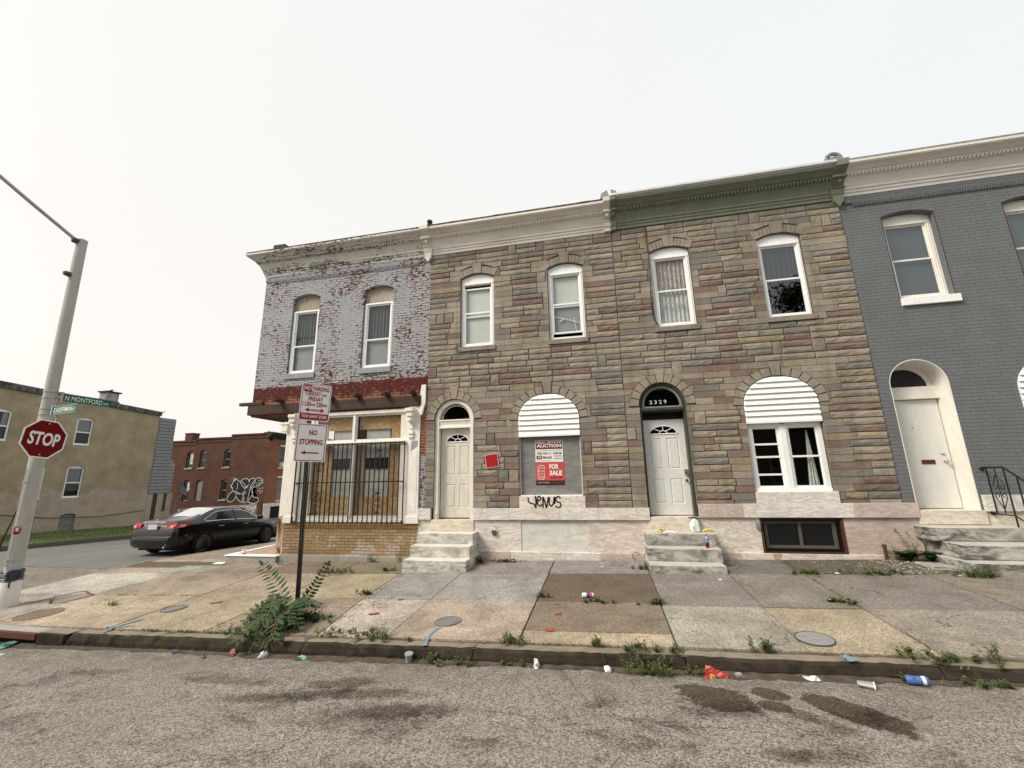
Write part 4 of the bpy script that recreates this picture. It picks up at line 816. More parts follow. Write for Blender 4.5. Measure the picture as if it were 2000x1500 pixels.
# ================================================================== HOUSES B and C: stone-faced pair
def stone_house(label, x0, x1, zl, cuts, vs, ops, seed, loc):
    H = thing('stone_house', label, 'house', loc, group=None)
    mb = MB(); wall(mb, rect(x0, x1, zl, 7.36), ops, .002, .17); mb.build('wall', M['mortar'], H, True)
    mb = MB(); formstone(mb, x0, x1, zl, 7.22, cuts, seed)
    for v in vs: v(mb)
    mb.build('stone_facing', M['formstone'], H, True)
    return H
wB = ((-3.13, -2.29), (-.99, -.16)); oB = [segarch(a, b, 4.69, 6.45, 6.57) for a, b in wB]
cB = [segarch(a-.0, b+.0, 4.58, 6.68, 6.80) for a, b in wB]
dB = arch(-3.73, -2.80, .55, 2.985, 3.45); aB = arch(-1.76, -.42, 1.02, 2.90, 3.46)
B = stone_house('narrow stone-faced row house with a grey boarded window holding auction and for sale signs', -3.93, .55, 1.02,
    cB+[rect(-3.73, -2.80, .5, 2.99), arch(-3.73-.2, -2.8+.2, 2.96, 2.985, 3.45+.2, 14), rect(-1.76, -.42, 1, 2.91), arch(-1.95, -.23, 2.88, 2.9, 3.46+.19, 16)],
    [lambda m: [segvouss(m, a, b, 6.45, 6.57, .17, 5) for a, b in wB], lambda m: vouss(m, -3.265, 2.985, .465, .465, .19, 11), lambda m: vouss(m, -1.09, 2.9, .67, .56, .18, 13)],
    [dB, aB]+oB, 11, (-1.7, 0, 0))
sash_window(B, -3.12, -2.30, 4.69, 6.45, .05, .075, .52, zt=6.56, upper_gap=.085, glass=M['glass'], label='white window with its top sash slipped down')
sash_window(B, -.98, -.17, 4.69, 6.45, .05, .075, .49, zt=6.56, lower_gap=.09, glass=M['glass'], back=('blind', 'blind_dark'), label='white window raised a crack, a bent blind inside')
mb = MB(); mb.tube([(-.93, .105, 5.30), (-.6, .1, 5.2), (-.28, .1, 5.08)], .008, 5); mb.tube([(-.42, .09, 5.22), (-.38, .09, 4.88)], .006, 5); mb.tube([(-.75, .1, 5.16), (-.66, .1, 5.2)], .012, 5); mb.build('broken_blind_slat', M['white'], B, True)
for a, b in wB: mb = MB(); mb.col = (.27, .24, .195); mb.prism(rect(a-.03, b+.03, 4.585, 4.685), -.05, .1); mb.build('sill', M['formstone'], B, True)
c_ = cornice(B, -3.93, .43, 0, M['cream'], tar=M['tar'], top=.05); fix_dentil_parent(c_, B); bracket(B, .47, .02, M['cream'], False, .075)
mb = MB(); mb.faces([(.34, -.38, 7.86), (.56, -.38, 7.86), (.56, .1, 7.86), (.34, .1, 7.86), (.37, -.36, 8.0), (.50, -.36, 8.07), (.56, .1, 8.07), (.37, .1, 8.0)], [(0,1,5,4),(1,2,6,5),(2,3,7,6),(3,0,4,7),(4,5,6,7)]); mb.build('party_wall_cap', M['siding_grey'], B, True)
shell(B, -3.93, .55, 0, 7.78, M['interior'], ())
siding_panel(B, -1.755, -.425, 2.55, 2.9, 3.455, .0)
mb = MB(); mb.face([(-1.76, .06, 1.26), (-.42, .06, 1.26), (-.42, .06, 2.56), (-1.76, .06, 2.56)]); mb.build('window_board', M['ply_grey'], B, True)
mb = MB(); mb.box(-1.755, -1.735, .03, .06, 1.27, 2.52); mb.build('window_edge_trim', M['white_old'], B, True); mb = MB(); mb.box(-.44, -.425, .03, .06, 1.27, 2.52); mb.build('window_edge_trim', M['white_old'], B, True)
mb = MB(); mb.bevbox(-1.775, -.385, -.03, .16, 1.022, 1.262, .008); sb = mb.build('sill', M['marble_pink'] if False else M['marble'], B, True)
mb = MB(); mb.box(-1.74, -.44, -.02, .06, 1.262, 1.285); mb.build('sill_flashing', M['white'], B, True)
g = MB(); gx, gz, k = -1.58, 1.145, .115/.17
for pts in ([(.0, .13), (.01, .02), (.07, -.03), (.16, -.05), (.22, -.10), (.235, -.16)], [(.235, .17), (.25, .0), (.24, -.18)], [(.30, .03), (.39, .06), (.40, .13), (.33, .15), (.29, .05), (.31, -.07), (.38, -.11), (.44, -.06)],
            [(.47, -.17), (.475, .0), (.48, .13), (.53, .0), (.58, -.17)], [(.585, -.17), (.62, .0), (.66, .14)], [(.69, .12), (.67, -.02), (.70, -.1), (.78, -.08), (.83, .05), (.845, .14), (.85, -.06)], [(1.04, .10), (.96, .15), (.88, .08), (.93, .0), (1.02, -.03), (1.03, -.12), (.93, -.16), (.88, -.11)]):
    ribbon(g, [(gx+a*.66, gz+b*.74) for a, b in pts], .030, -.0325)
g.build('graffiti', M['ink'], B, True)
def ledge(H, xs_, z0, z1, mats, y=-.05, th=.2, name='marble_ledge'):
    for i, (a, b) in enumerate(zip(xs_, xs_[1:])):
        mb = MB(); mb.bevbox(a+.0015, b-.0015, y, y+th, z0, z1, .006); mb.build(name, mats[i % len(mats)], H, True)
ledge(B, [-4.08, -3.775], .785, 1.02, [M['marble_fine']]); ledge(B, [-2.79, -2.0, -.92, -.13, .62, .86], .785, 1.02, [M['marble_fine'], M['marble'], M['marble_fine'], M['marble'], M['marble_diag']])
ledge(B, [-4.08, -3.775], .0, .785, [M['marble']], 0, .15, 'marble_base'); ledge(B, [-2.79, -1.75], .14, .785, [M['marble']], 0, .15, 'marble_base'); ledge(B, [-.39, .84], .14, .785, [M['marble_diag']], 0, .15, 'marble_base')
ledge(B, [-2.75, -1.98, -.85, -.14, .69], -.3, .15, [M['marble_pink'], M['marble'], M['marble_fine']], -.03, .15, 'plinth')
mb = MB(); mb.box(-1.75, -.39, .015, .05, .14, .785); mb.build('cellar_boards', M['ply_white'], B, True)
# meter cable stub
mb = MB(); mb.bevbox(-2.38, -2.29, -.05, .0, .48, .57, .015, .006); mb.tube([(-2.3, -.02, .56), (-2.27, -.05, .62), (-2.31, -.03, .66)], .006, 5); mb.build('cable_box', M['pole_dark'], B, True)
# door 1
def door_surround(H, x0, x1, z0, zs, zt, y, w_, mat, lm, name='door_frame'):
    mb = MB(); o_ = arch(x0, x1, z0, zs, zt, 24); i_ = arch(x0+w_, x1-w_, z0-.01, zs, zt-w_, 24); n = len(o_)
    for k in range(1, n): p, q, r_, s = o_[k], o_[(k+1) % n], i_[(k+1) % n], i_[k]; mb.face([(p[0], y, p[1]), (q[0], y, q[1]), (r_[0], y, r_[1]), (s[0], y, s[1])])
    reveal(mb, i_, y, y+lm); return mb.build(name, mat, H, True)
door_surround(B, -3.73, -2.80, .55, 2.985, 3.45, .03, .085, M['white_old'], .14)
mb = MB(); mb.box(-3.65, -2.88, .055, .18, 2.80, 2.985); 
for x in rng(-3.64, -2.89, .034)[:-1]: mb.box(x, x+.02, .045, .056, 2.90, 2.94)
mb.bevbox(-3.66, -2.87, .03, .1, 2.955, 2.99, .008); mb.bevbox(-3.66, -2.87, .035, .1, 2.79, 2.83, .006); mb.build('transom_bar', M['white_old'], B, True)
mb = MB(); mb.face([(x, .15, z) for x, z in arch(-3.64, -2.89, 2.985, 2.99, 3.37, 20)]); mb.build('fan_window', M['glass_dark'], B, True)
mb = MB()
for pz in (arch(-3.60, -2.92, 2.99, 2.995, 3.33, 20),): mb.tube([(x, .14, z) for x, z in pz]+[(pz[0][0], .14, pz[0][1])], .014, 5)
mb.build('fan_window_frame', M['white_old'], B, True)
fan_door(B, -3.63, -2.83, .80, 2.79, .17, M['door_cream'], 1, label='grimy cream door')
mb = MB(); mb.box(-3.60, -2.84, .14, .17, .785, .81); mb.build('door_sweep', M['pole_dark'], B, True)
mb = MB(); mb.bevbox(-3.77, -2.785, -.03, .3, .55, .785, .01); mb.build('threshold', M['marble_cream'], B, True)
mb = MB(); mb.box(-3.66, -3.60, .0, .02, .80, .90); mb.build('box_scrap', M['p_orange'] if False else M['osb'], B, True)
def steps(H, sets, mat, jx=0):
    for (x0, x1, y0, z0, z1) in sets:
        mb = MB(); mb.bevbox(x0, x1, y0, -.0, z0, z1, .014, .003); mb.build('step', mat, H, True)
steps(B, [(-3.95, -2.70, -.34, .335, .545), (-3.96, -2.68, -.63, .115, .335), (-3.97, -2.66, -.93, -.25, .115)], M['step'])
# ---- house C
wC = ((1.34, 2.18), (3.54, 4.39)); oC = [segarch(a, b, 4.77, 6.55, 6.66) for a, b in wC]; cC = [segarch(a, b, 4.66, 6.78, 6.88) for a, b in wC]
dC = arch(.84, 1.76, .55, 3.07, 3.545); aC = arch(2.84, 4.175, 1.06, 2.98, 3.54)
Cc = stone_house('wider stone-faced row house with a green cornice and green arched doorway', .55, 5.21, 1.02,
    cC+[rect(.84, 1.76, .5, 3.08), arch(.64, 1.96, 3.05, 3.07, 3.545+.2, 14), rect(2.84, 4.175, 1, 2.99), arch(2.65, 4.365, 2.97, 2.98, 3.73, 16)],
    [lambda m: [segvouss(m, a, b, 6.55, 6.66, .17, 6) for a, b in wC], lambda m: vouss(m, 1.30, 3.07, .46, .475, .19, 11, seed=4), lambda m: vouss(m, 3.5075, 2.98, .667, .56, .18, 13, seed=8)],
    [dC, aC]+oC, 23, (2.9, 0, .05))
sash_window(Cc, 1.35, 2.17, 4.77, 6.55, .05, .075, .5, zt=6.65, back=('curtain', 'curtain_pale'), glass=M['glass'], label='white window with a striped brown curtain')
sash_window(Cc, 3.55, 4.38, 4.77, 6.55, .05, .06, .5, zt=6.65, back=('screen', None), glass=M['glass_sky'], label='white window reflecting a tree')
text('2329', Cc, M['p_grey'], .50, .13, (1.72, .085, 5.28), 'house_number', .0, world=True, label='number painted behind the upper window glass')
for a, b in wC: mb = MB(); mb.col = (.27, .24, .195); mb.prism(rect(a-.03, b+.03, 4.665, 4.765), -.05, .1); mb.build('sill', M['formstone'], Cc, True)
c_ = cornice(Cc, .63, 5.10, .035, M['green'], tar=M['gutter'], top=.03); fix_dentil_parent(c_, Cc); bracket(Cc, .60, .03, M['green'], False, .065); bracket(Cc, 5.19, .05, M['green'], True, .12, 7.0)
mb = MB(); mb.bevbox(.56, 5.1, -.45, .05, 7.845, 7.905, .012); mb.build('roof_gutter', M['gutter'], Cc, True)
mb = MB(); P_ = smoothpath([(4.98, -.32, 7.9), (5.0, -.3, 8.05), (5.1, -.3, 8.14), (5.22, -.3, 8.10), (5.26, -.3, 7.98), (5.19, -.3, 7.93), (5.13, -.3, 8.0)], 4); mb.tube(P_, .04, 8); mb.bevbox(4.92, 5.36, -.4, .1, 7.86, 7.95, .015); mb.bevbox(5.04, 5.24, -.33, 0, 7.93, 8.06, .02); mb.build('scroll_finial', M['siding_grey'], Cc, True, smooth=False)
mb = MB(); mb.faces([(.57, -.4, 7.87), (.76, -.4, 7.87), (.76, .1, 7.87), (.57, .1, 7.87), (.59, -.38, 8.06), (.70, -.38, 8.0), (.74, .1, 8.0), (.6, .1, 8.06)], [(0,1,5,4),(1,2,6,5),(2,3,7,6),(3,0,4,7),(4,5,6,7)]); mb.build('party_wall_cap', M['siding_grey'], Cc, True)
shell(Cc, .55, 5.21, 0, 7.82, M['interior'], ('R',))
siding_panel(Cc, 2.845, 4.17, 2.64, 2.98, 3.535, .0)
# paired casement window on the ground floor
mb = MB(); out = rect(2.85, 4.165, 1.30, 2.63); hl, hr = rect(2.93, 3.40, 1.38, 2.53), rect(3.57, 4.08, 1.38, 2.53); wall(mb, out, [hl, hr], .05, .08)
mb.bevbox(2.85, 4.165, .02, .06, 1.295, 1.355, .006); mb.bevbox(3.43, 3.54, .03, .06, 1.35, 2.6, .006); mb.box(2.85, 4.165, .03, .06, 2.58, 2.63)
wn = mb.build('window', M['white'], Cc, True, label='paired white window under the siding arch'); off = -origin(Cc)
for q, zz in ((hl, (2.20, 1.955, 1.62)), (hr, (1.955,))):
    s = MB(); inn = rect(q[0][0]+.03, q[1][0]-.03, q[0][1]+.03, q[2][1]-.03)
    for p in subtract([q], inn): s.face([(a, .07, b) for a, b in p])
    for z in zz: s.box(q[0][0], q[1][0], .06, .085, z-.018, z+.018)
    o = s.build('sash', M['white'], wn); o.location = off
    g = MB(); g.face([(a, .09, b) for a, b in q]); o = g.build('pane', M['glass'], wn); o.location = off
s = MB(); nx = 10; vs = []
for i in range(nx+1):
    t = i/nx; x = 3.86+.19*t; vs += [(x-.03, .14+.02*math.sin(i*2.2), 1.38), (3.92+.13*t*.2+.0, .14+.01*math.sin(i*2), 2.46)]
s.faces(vs, [(2*i, 2*i+2, 2*i+3, 2*i+1) for i in range(nx)]); o = s.build('net_curtain', M['curtain_pale'], wn, smooth=True); o.location = off
mb = MB(); mb.bevbox(2.83, 4.225, -.04, .16, 1.087, 1.30, .008); mb.build('sill', M['marble_fine'], Cc, True)
mb = MB(); mb.box(1.76, 5.21, .001, .03, 1.0, 1.09); mb.build('ledge_backing', M['mortar'], Cc, True)
ledge(Cc, [1.775, 2.57, 4.41, 5.42], .835, 1.087, [M['marble_pink'], M['marble_fine'], M['marble_pink']])
ledge(Cc, [1.775, 2.84], .19, .835, [M['marble_diag']], 0, .15, 'marble_base'); ledge(Cc, [4.215, 5.40], .19, .835, [M['marble_pink']], 0, .15, 'marble_base')
ledge(Cc, [1.95, 2.45, 5.3], -.2, .20, [M['marble_pink'], M['marble']], -.03, .15, 'plinth')
mb = MB(); mb.bevbox(2.755, 2.83, -.05, 0, .63, .76, .01); mb.build('conduit_box', M['siding_grey'], Cc, True)
# cellar grille: rusty frame, diamond mesh, dark panes
mb = MB(); wall(mb, rect(2.84, 4.215, .195, .83), [rect(2.87, 4.175, .225, .805)], -.012, .04); vg = mb.build('cellar_grille', M['rust'], Cc, True)
s = MB()
def diag(x0, x1, z0, z1, st, wd, yy):
    k = -int((z1-z0)/st)-1
    while x0+k*st < x1:
        for sg in (1, -1):
            za, zb = (z0, z1) if sg > 0 else (z1, z0); xa = x0+k*st; xb = xa+(z1-z0); t0 = max(0, (x0-xa)/(xb-xa)); t1 = min(1, (x1-xa)/(xb-xa))
            if t1 > t0: p = (xa+(xb-xa)*t0, za+(zb-za)*t0); q = (xa+(xb-xa)*t1, za+(zb-za)*t1); s.face([(p[0]-wd, yy, p[1]), (p[0]+wd, yy, p[1]), (q[0]+wd, yy, q[1]), (q[0]-wd, yy, q[1])])
        k += 1
diag(2.87, 4.175, .225, .805, .040, .0016, -.004)
o = s.build('wire_mesh', M['black'], vg); o.location = off
s = MB(); wall(s, rect(2.92, 4.12, .28, .76), [rect(2.97, 3.50, .33, .72), rect(3.545, 4.06, .33, .72)], .07, .03); o = s.build('cellar_window_frame', M['kerb_far'], vg); o.location = off
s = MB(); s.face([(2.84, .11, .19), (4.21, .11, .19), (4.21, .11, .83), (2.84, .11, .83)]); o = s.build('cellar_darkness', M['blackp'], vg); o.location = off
mb = MB(); mb.prism([(2.96, .195), (3.12, .195), (3.08, .05), (3.0, .08)], -.0325, -.030); mb.build('rust_stain', grime('rust_stain', (.40, .22, .09), (.5, .45, .4), .7, 9), Cc, True)
# door 2
door_surround(Cc, .84, 1.76, .84, 3.07, 3.545, .03, .045, M['green_dark'], .30)
mb = MB(); mb.bevbox(.86, 1.74, .02, .09, 2.97, 3.03, .01); mb.box(.87, 1.73, .05, .38, 2.95, 2.975); tb = mb.build('transom_bar', M['green_dark'], Cc, True)
mb = MB(); pz = arch(.90, 1.70, 3.03, 3.07, 3.49, 22); pi_ = arch(.95, 1.65, 3.06, 3.08, 3.44, 22); n = len(pz)
for k in range(n): p, q, r_, s_2 = pz[k], pz[(k+1) % n], pi_[(k+1) % n], pi_[k]; mb.face([(p[0], .06, p[1]), (q[0], .06, q[1]), (r_[0], .07, r_[1]), (s_2[0], .07, s_2[1])])
mb.build('fan_window_frame', M['green'], Cc, True)
mb = MB(); mb.face([(x, .075, z) for x, z in pi_]); mb.build('fan_window', M['glass_dark'], Cc, True)
text('2 3 2 9', Cc, M['blind'], .34, .08, (1.23, .066, 3.15), 'house_number', .01, world=True)
mb = MB(); mb.box(.85, 1.75, .33, .36, 2.78, 2.97); mb.build('recess_shade', M['blackp'], Cc, True)  # black panel above the door: shade of the deep recess put in as colour
fan_door(Cc, .875, 1.715, .862, 2.79, .22, M['door_white'], 1, label='clean white six panel door', knobs=((.93, .43), (.93, .35)))
mb = MB(); mb.bevbox(.83, 1.775, -.03, .34, .55, .845, .01); mb.build('threshold', M['marble_cream'], Cc, True)
mb = MB(); mb.box(.85, .90, .0, .25, .845, .855); mb.build('sill_plate', M['green_dark'], Cc, True)
mb = MB(); mb.bevbox(1.62, 1.72, .15, .2, 1.66, 1.76, .01); mb.build('lock_guard', M['steel'], Cc, True)
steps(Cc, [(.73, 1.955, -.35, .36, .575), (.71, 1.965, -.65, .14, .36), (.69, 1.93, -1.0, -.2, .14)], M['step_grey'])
# ================================================================== HOUSE D: dark grey painted brick
Dh = thing('grey_house', 'dark grey painted brick row house with a white arched doorway', 'house', (8, 0, .1))
wD = ((5.91, 6.81), (7.95, 8.85)); oD = [segarch(a, b, 4.90, 6.71, 6.80) for a, b in wD]
dD = arch(5.41, 6.36, .6, 3.22, 3.70); aD = arch(7.36, 8.72, 1.2, 3.05, 3.62)
opD = [dD, aD]+oD
mb = MB(); wall(mb, rect(5.21, 9.9, 1.087, 7.45), opD, 0, .34); mb.build('wall', M['brick_grey'], Dh, True)
mb = MB(); wall(mb, rect(5.40, 6.40, .55, 1.09), [dD], .002, .0); mb.build('wall_foot', M['brick_grey'], Dh, True)
mb = MB()
for x_ in rng(5.45, 9.8, .045)[:-1]: mb.box(x_+.006, x_+.032, -.03, .001, 7.045, 7.115)
mb.box(5.3, 9.9, -.03, .001, 7.115, 7.30); mb.build('corbel_course', M['brick_grey'], Dh, True)
for i_, (a, b) in enumerate(wD):
    sash_window(Dh, a+.0, b-.0, 4.92, 6.71, .13, .09, .5, zt=6.79, frame=M['cream'] if False else M['white_old'], back=('blind_dark', 'blind_dark'), label=None, glass=M['glass_sky'])
    mb = MB(); mb.bevbox(a-.0, b+.06, -.05, .14, 4.77, 4.92, .008); mb.build('sill', M['white'], Dh, True)
    mb = MB(); o_ = oD[i_]; n = len(o_)
    for k in range(1, n): p, q = o_[k], o_[(k+1) % n]; ax, az = (p[0]-(a+b)/2)*1.03+(a+b)/2, p[1]+(.012 if p[1] > 6.7 else 0); bx_, bz = (q[0]-(a+b)/2)*1.03+(a+b)/2, q[1]+(.012 if q[1] > 6.7 else 0); mb.face([(p[0], -.003, p[1]), (q[0], -.003, q[1]), (bx_, -.003, bz), (ax, -.003, az)])
    mb.build('painted_edge', plain('oxblood_paint%d' % i_, (.09, .012, .022), .7), Dh, True)
c_ = cornice(Dh, 5.31, 9.9, .08, M['cream_chip'], tar=grime('pale_roof_edge', (.42, .42, .40), (.1, .1, .1), .7, 8), top=.04); fix_dentil_parent(c_, Dh)
shell(Dh, 5.21, 9.9, 0, 7.88, M['interior'], ('R',))
siding_panel(Dh, 7.365, 8.715, 2.72, 3.05, 3.615, .0)
mb = MB(); wall(mb, rect(7.37, 8.71, 1.35, 2.72), [rect(7.5, 8.0, 1.45, 2.6), rect(8.1, 8.6, 1.45, 2.6)], .06, .1); wn = mb.build('window', M['white'], Dh, True); g = MB(); g.face([(7.4, .12, 1.4), (8.7, .12, 1.4), (8.7, .12, 2.65), (7.4, .12, 2.65)]); o = g.build('pane', M['glass'], wn); o.location = -origin(Dh)
mb = MB(); mb.bevbox(7.3, 8.8, -.04, .3, 1.2, 1.35, .01); mb.build('sill', M['marble'], Dh, True)
# white lined doorway
mb = MB(); pz = arch(5.41, 6.36, .93, 3.22, 3.70, 26); n = len(pz)
for k in range(1, n): p, q = pz[k], pz[(k+1) % n]; c0 = lambda t: (5.885+(t[0]-5.885)*.97, 3.22+(t[1]-3.22)*.97 if t[1] > 3.22 else t[1]); p2, q2 = c0(p), c0(q); mb.face([(p[0], -.004, p[1]), (q[0], -.004, q[1]), (q2[0], -.004, q2[1]), (p2[0], -.004, p2[1])]); mb.face([(p2[0], -.004, p2[1]), (q2[0], -.004, q2[1]), (q2[0], .38, q2[1]), (p2[0], .38, p2[1])])
mb.build('door_frame', M['white_old'], Dh, True)
mb = MB(); mb.bevbox(5.43, 6.35, .27, .36, 2.98, 3.22, .01); mb.box(5.43, 5.50, .33, .36, .95, 3.0); mb.face([(x, .37, z) for x, z in arch(5.43, 6.35, 3.2, 3.22, 3.69, 20)])
mb.build('transom_bar', M['white_old'], Dh, True)
mb = MB(); mb.face([(x, .362, z) for x, z in arch(5.50, 6.24, 3.23, 3.24, 3.58, 20)]); mb.build('fan_window', M['blackp'], Dh, True)
mb = MB(); mb.bevbox(5.45, 6.33, .345, .38, .965, 2.97, .004); d = mb.build('door', M['door_white'], Dh, True, label='flat white door with a letter slot'); off = -origin(Dh)
s = MB(); s.lathe([(.03, 0), (.03, -.015), (.014, -.02), (.014, -.04), (.032, -.05), (.03, -.07)], (6.235, .345, 1.80), 12, 'y'); s.lathe([(.03, 0), (.03, -.015), (.02, -.03), (.01, -.035)], (6.215, .345, 1.95), 12, 'y'); o = s.build('knob', M['steel'], d, smooth=True); o.location = off
s = MB(); s.bevbox(5.86, 6.07, .330, .346, 1.76, 1.835, .004); s.box(5.885, 6.045, .326, .331, 1.78, 1.815); o = s.build('letter_slot', M['rust'], d); o.location = off
s = MB(); s.lathe([(.012, 0), (.012, -.006)], (5.83, .345, 2.43), 8, 'y'); o = s.build('peephole', M['pole_dark'], d); o.location = off
mb = MB(); mb.bevbox(5.40, 6.40, -.04, .4, .72, .955, .01); mb.build('threshold', M['marble_cream'], Dh, True)
ledge(Dh, [6.40, 7.6, 9.0, 9.9], .94, 1.21, [M['marble_fine'], M['marble']]); ledge(Dh, [6.40, 9.9], -.1, .94, [M['marble_cream']], 0, .15, 'marble_base')
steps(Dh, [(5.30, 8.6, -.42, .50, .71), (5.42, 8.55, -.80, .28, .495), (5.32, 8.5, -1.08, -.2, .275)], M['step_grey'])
RL = thing('stair_railing', 'black wrought iron stair railing with scrollwork by the grey house door', 'railing', (6.5, -.2, .71))
mb = MB(); mb.tube([(6.5, -.02, 1.675), (6.5, -.42, 1.675), (6.5, -1.25, 1.08)], .016, 8); mb.tube([(6.5, -.02, .90), (6.5, -.42, .90), (6.5, -1.25, .42)], .010, 8); mb.build('rail', M['black'], RL, True)
mb = MB()
for y_, a, b in ((-.10, .90, 1.67), (-.42, .72, 1.67), (-.62, .78, 1.53), (-.82, .67, 1.39), (-1.02, .55, 1.24), (-1.24, .3, 1.09)): mb.box(6.492, 6.508, y_-.008, y_+.008, a, b)
mb.build('baluster', M['black'], RL, True)
mb = MB(); cy, cz = -.26, 1.28
for sy in (-1, 1):
    for sz in (-1, 1):
        mb.tube(smoothpath([(6.5, cy, cz+sz*.30), (6.5, cy+sy*.05, cz+sz*.2), (6.5, cy+sy*.10, cz+sz*.10), (6.5, cy+sy*.075, cz+sz*.03), (6.5, cy+sy*.03, cz+sz*.06), (6.5, cy+sy*.05, cz+sz*.1)], 4), .007, 5)
mb.tube([(6.5, cy, cz-.36), (6.5, cy, cz+.38)], .008, 6); mb.build('scrollwork', M['black'], RL, True)
mb = MB(); mb.tube([(6.5, .0, 1.66), (6.5, -.03, 1.64)], .03, 8); mb.tube([(6.5, .0, .90), (6.5, -.05, .90)], .025, 8); mb.build('wall_bracket', M['black'], RL, True)
# ================================================================== far buildings across the side street
TX = -25.0
T = thing('tan_house', 'long tan painted brick end house with a white chimney beyond the side street', 'house', (-27, 5, -.5))
tw = [(a, a+.70, z0, z1, zt) for a in (3.3, 4.85, 6.33) for z0, z1, zt in ((1.08, 2.50, 2.60), (3.58, 4.85, 4.95))]
def yzwall(name, region, ops, x, mat, parent, depth=.15, sgn=-1):
    mb = MB(); P = [region]
    for o in ops: P = subtract(P, o)
    for p in P: mb.face([(x, a, b) for a, b in p])
    for o in ops:
        for k in range(len(o)): p, q = o[k], o[(k+1) % len(o)]; mb.face([(x, p[0], p[1]), (x, q[0], q[1]), (x+sgn*depth, q[0], q[1]), (x+sgn*depth, p[0], p[1])])
    return mb.build(name, mat, parent, True)
top = [(0.0, 6.22), (10.19, 5.55)]
ops = [segarch(a, b, z0, z1, zt) for a, b, z0, z1, zt in tw]+[segarch(a, a+.62, -.42, .28, .36) for a in (4.9, 6.42)]
yzwall('wall', [(0, -1.5), (10.19, -1.5), (10.19, 5.52), (0, 6.0)], ops, TX, M['tan'], T)
mb = MB(); mb.faces([(TX, 0, -1.5), (TX-14, 0, -1.5), (TX-14, 0, 6.1), (TX, 0, 6.1)], [(0,1,2,3)]); mb.build('front_wall', M['tan_xz'], T, True)
mb = MB(); mb.faces([(TX, 10.19, -1.5), (TX-14, 10.19, -1.5), (TX-14, 10.19, 5.5), (TX, 10.19, 5.5)], [(0,1,2,3)]); mb.face([(TX-14, 0, -1.5), (TX-14, 10.19, -1.5), (TX-14, 10.19, 5.5), (TX-14, 0, 6.1)]); mb.build('rear_wall', M['tan_xz'], T, True)
mb = MB(); mb.face([(TX-.3, .1, 5.7), (TX-13.9, .1, 5.7), (TX-13.9, 10.1, 5.2), (TX-.3, 10.1, 5.2)]); mb.face([(TX-1.5, 0, -1), (TX-1.5, 10, -1), (TX-1.5, 10, 5.4), (TX-1.5, 0, 5.6)]); mb.build('roof', M['tar_plain'], T, True)
mb = MB(); mb.faces([(TX+.08, -.05, 5.99), (TX+.08, 10.22, 5.50), (TX+.08, 10.22, 5.74), (TX+.08, -.05, 6.28), (TX-.5, -.05, 5.99), (TX-.5, 10.22, 5.50), (TX-.5, 10.22, 5.74), (TX-.5, -.05, 6.28)], [(0,1,2,3),(4,5,6,7),(0,1,5,4),(2,3,7,6),(0,3,7,4),(1,2,6,5)]); mb.build('roof_edge', M['tar'], T, True)
for i, (a, b, z0, z1, zt) in enumerate(tw):
    mb = MB(); o_ = segarch(a, b, z0, z1, zt); P = [o_]; zm = z0+(z1-z0)*.5
    for h in (rect(a+.09, b-.07, z0+.09, zm-.03), rect(a+.09, b-.07, zm+.03, z1-.04)): P = subtract(P, h)
    for p in P: mb.face([(TX-.06, y, z) for y, z in p])
    mb.box(TX-.07, TX-.03, a+.0, b-.0, z0, z0+.06); wn = mb.build('window', M['white'], T, True)
    off = -origin(T)
    for nm, zz, mt in (('pane', (z0+.08, zm), 'glass'), ('pane', (zm, z1), 'glass_sky')):
        g = MB(); g.face([(TX-.09, a+.05, zz[0]), (TX-.09, b-.05, zz[0]), (TX-.09, b-.05, zz[1]), (TX-.09, a+.05, zz[1])]); o = g.build(nm, M[mt], wn); o.location = off
    if z0 > 3: g = MB(); g.face([(TX-.13, a+.05, zm), (TX-.13, b-.05, zm), (TX-.13, b-.05, z1), (TX-.13, a+.05, z1)]); o = g.build('blind', M['blind_dark'], wn); o.location = off
for a in (4.9, 6.42):
    mb = MB(); mb.face([(TX-.07, y, z) for y, z in segarch(a, a+.62, -.42, .28, .36)]); mb.build('cellar_board', M['wood_dark'] if False else M['ply_grey'], T, True)
ch = MB(); ch.bevbox(TX-.75, TX-.15, 7.42, 8.1, 5.5, 5.98, .02); ch.build('chimney_base', M['tar'], T, True)
ch = MB(); ch.bevbox(TX-.7, TX-.2, 7.47, 8.04, 5.98, 6.42, .01); cb = ch.build('chimney', grime('chimney_whitewash', (.40, .40, .39), (.06, .055, .05), .9, 4, .8, speck=(.06, .03, .025), thr=.55), T, True)
ch = MB(); ch.bevbox(TX-.78, TX-.12, 7.4, 8.12, 6.42, 6.49, .01); ch.build('chimney_cap', M['tar_plain'], T, True)
ch = MB(); ch.bevbox(TX-1.0, TX-.45, 5.9, 6.6, 5.7, 6.05, .02); ch.build('roof_hatch', M['siding_grey'], T, True)
bd = thing('bird', 'small dark bird perched on the white chimney of the tan house', 'bird', (TX-.42, 7.78, 6.49))
mb = MB(); mb.tube(smoothpath([(0, -.13, .05), (0, -.05, .07), (0, .03, .09), (0, .07, .13), (0, .11, .135)], 3), [.006,.012,.022,.036,.044,.048,.046,.038,.03,.028,.026,.016,.004][:13], 8); mb.tube([(.01, 0, .06), (.012, .005, 0)], .004, 4); mb.tube([(-.01, 0, .06), (-.012, .005, 0)], .004, 4); mb.build('body', M['pole_dark'], bd, smooth=True)
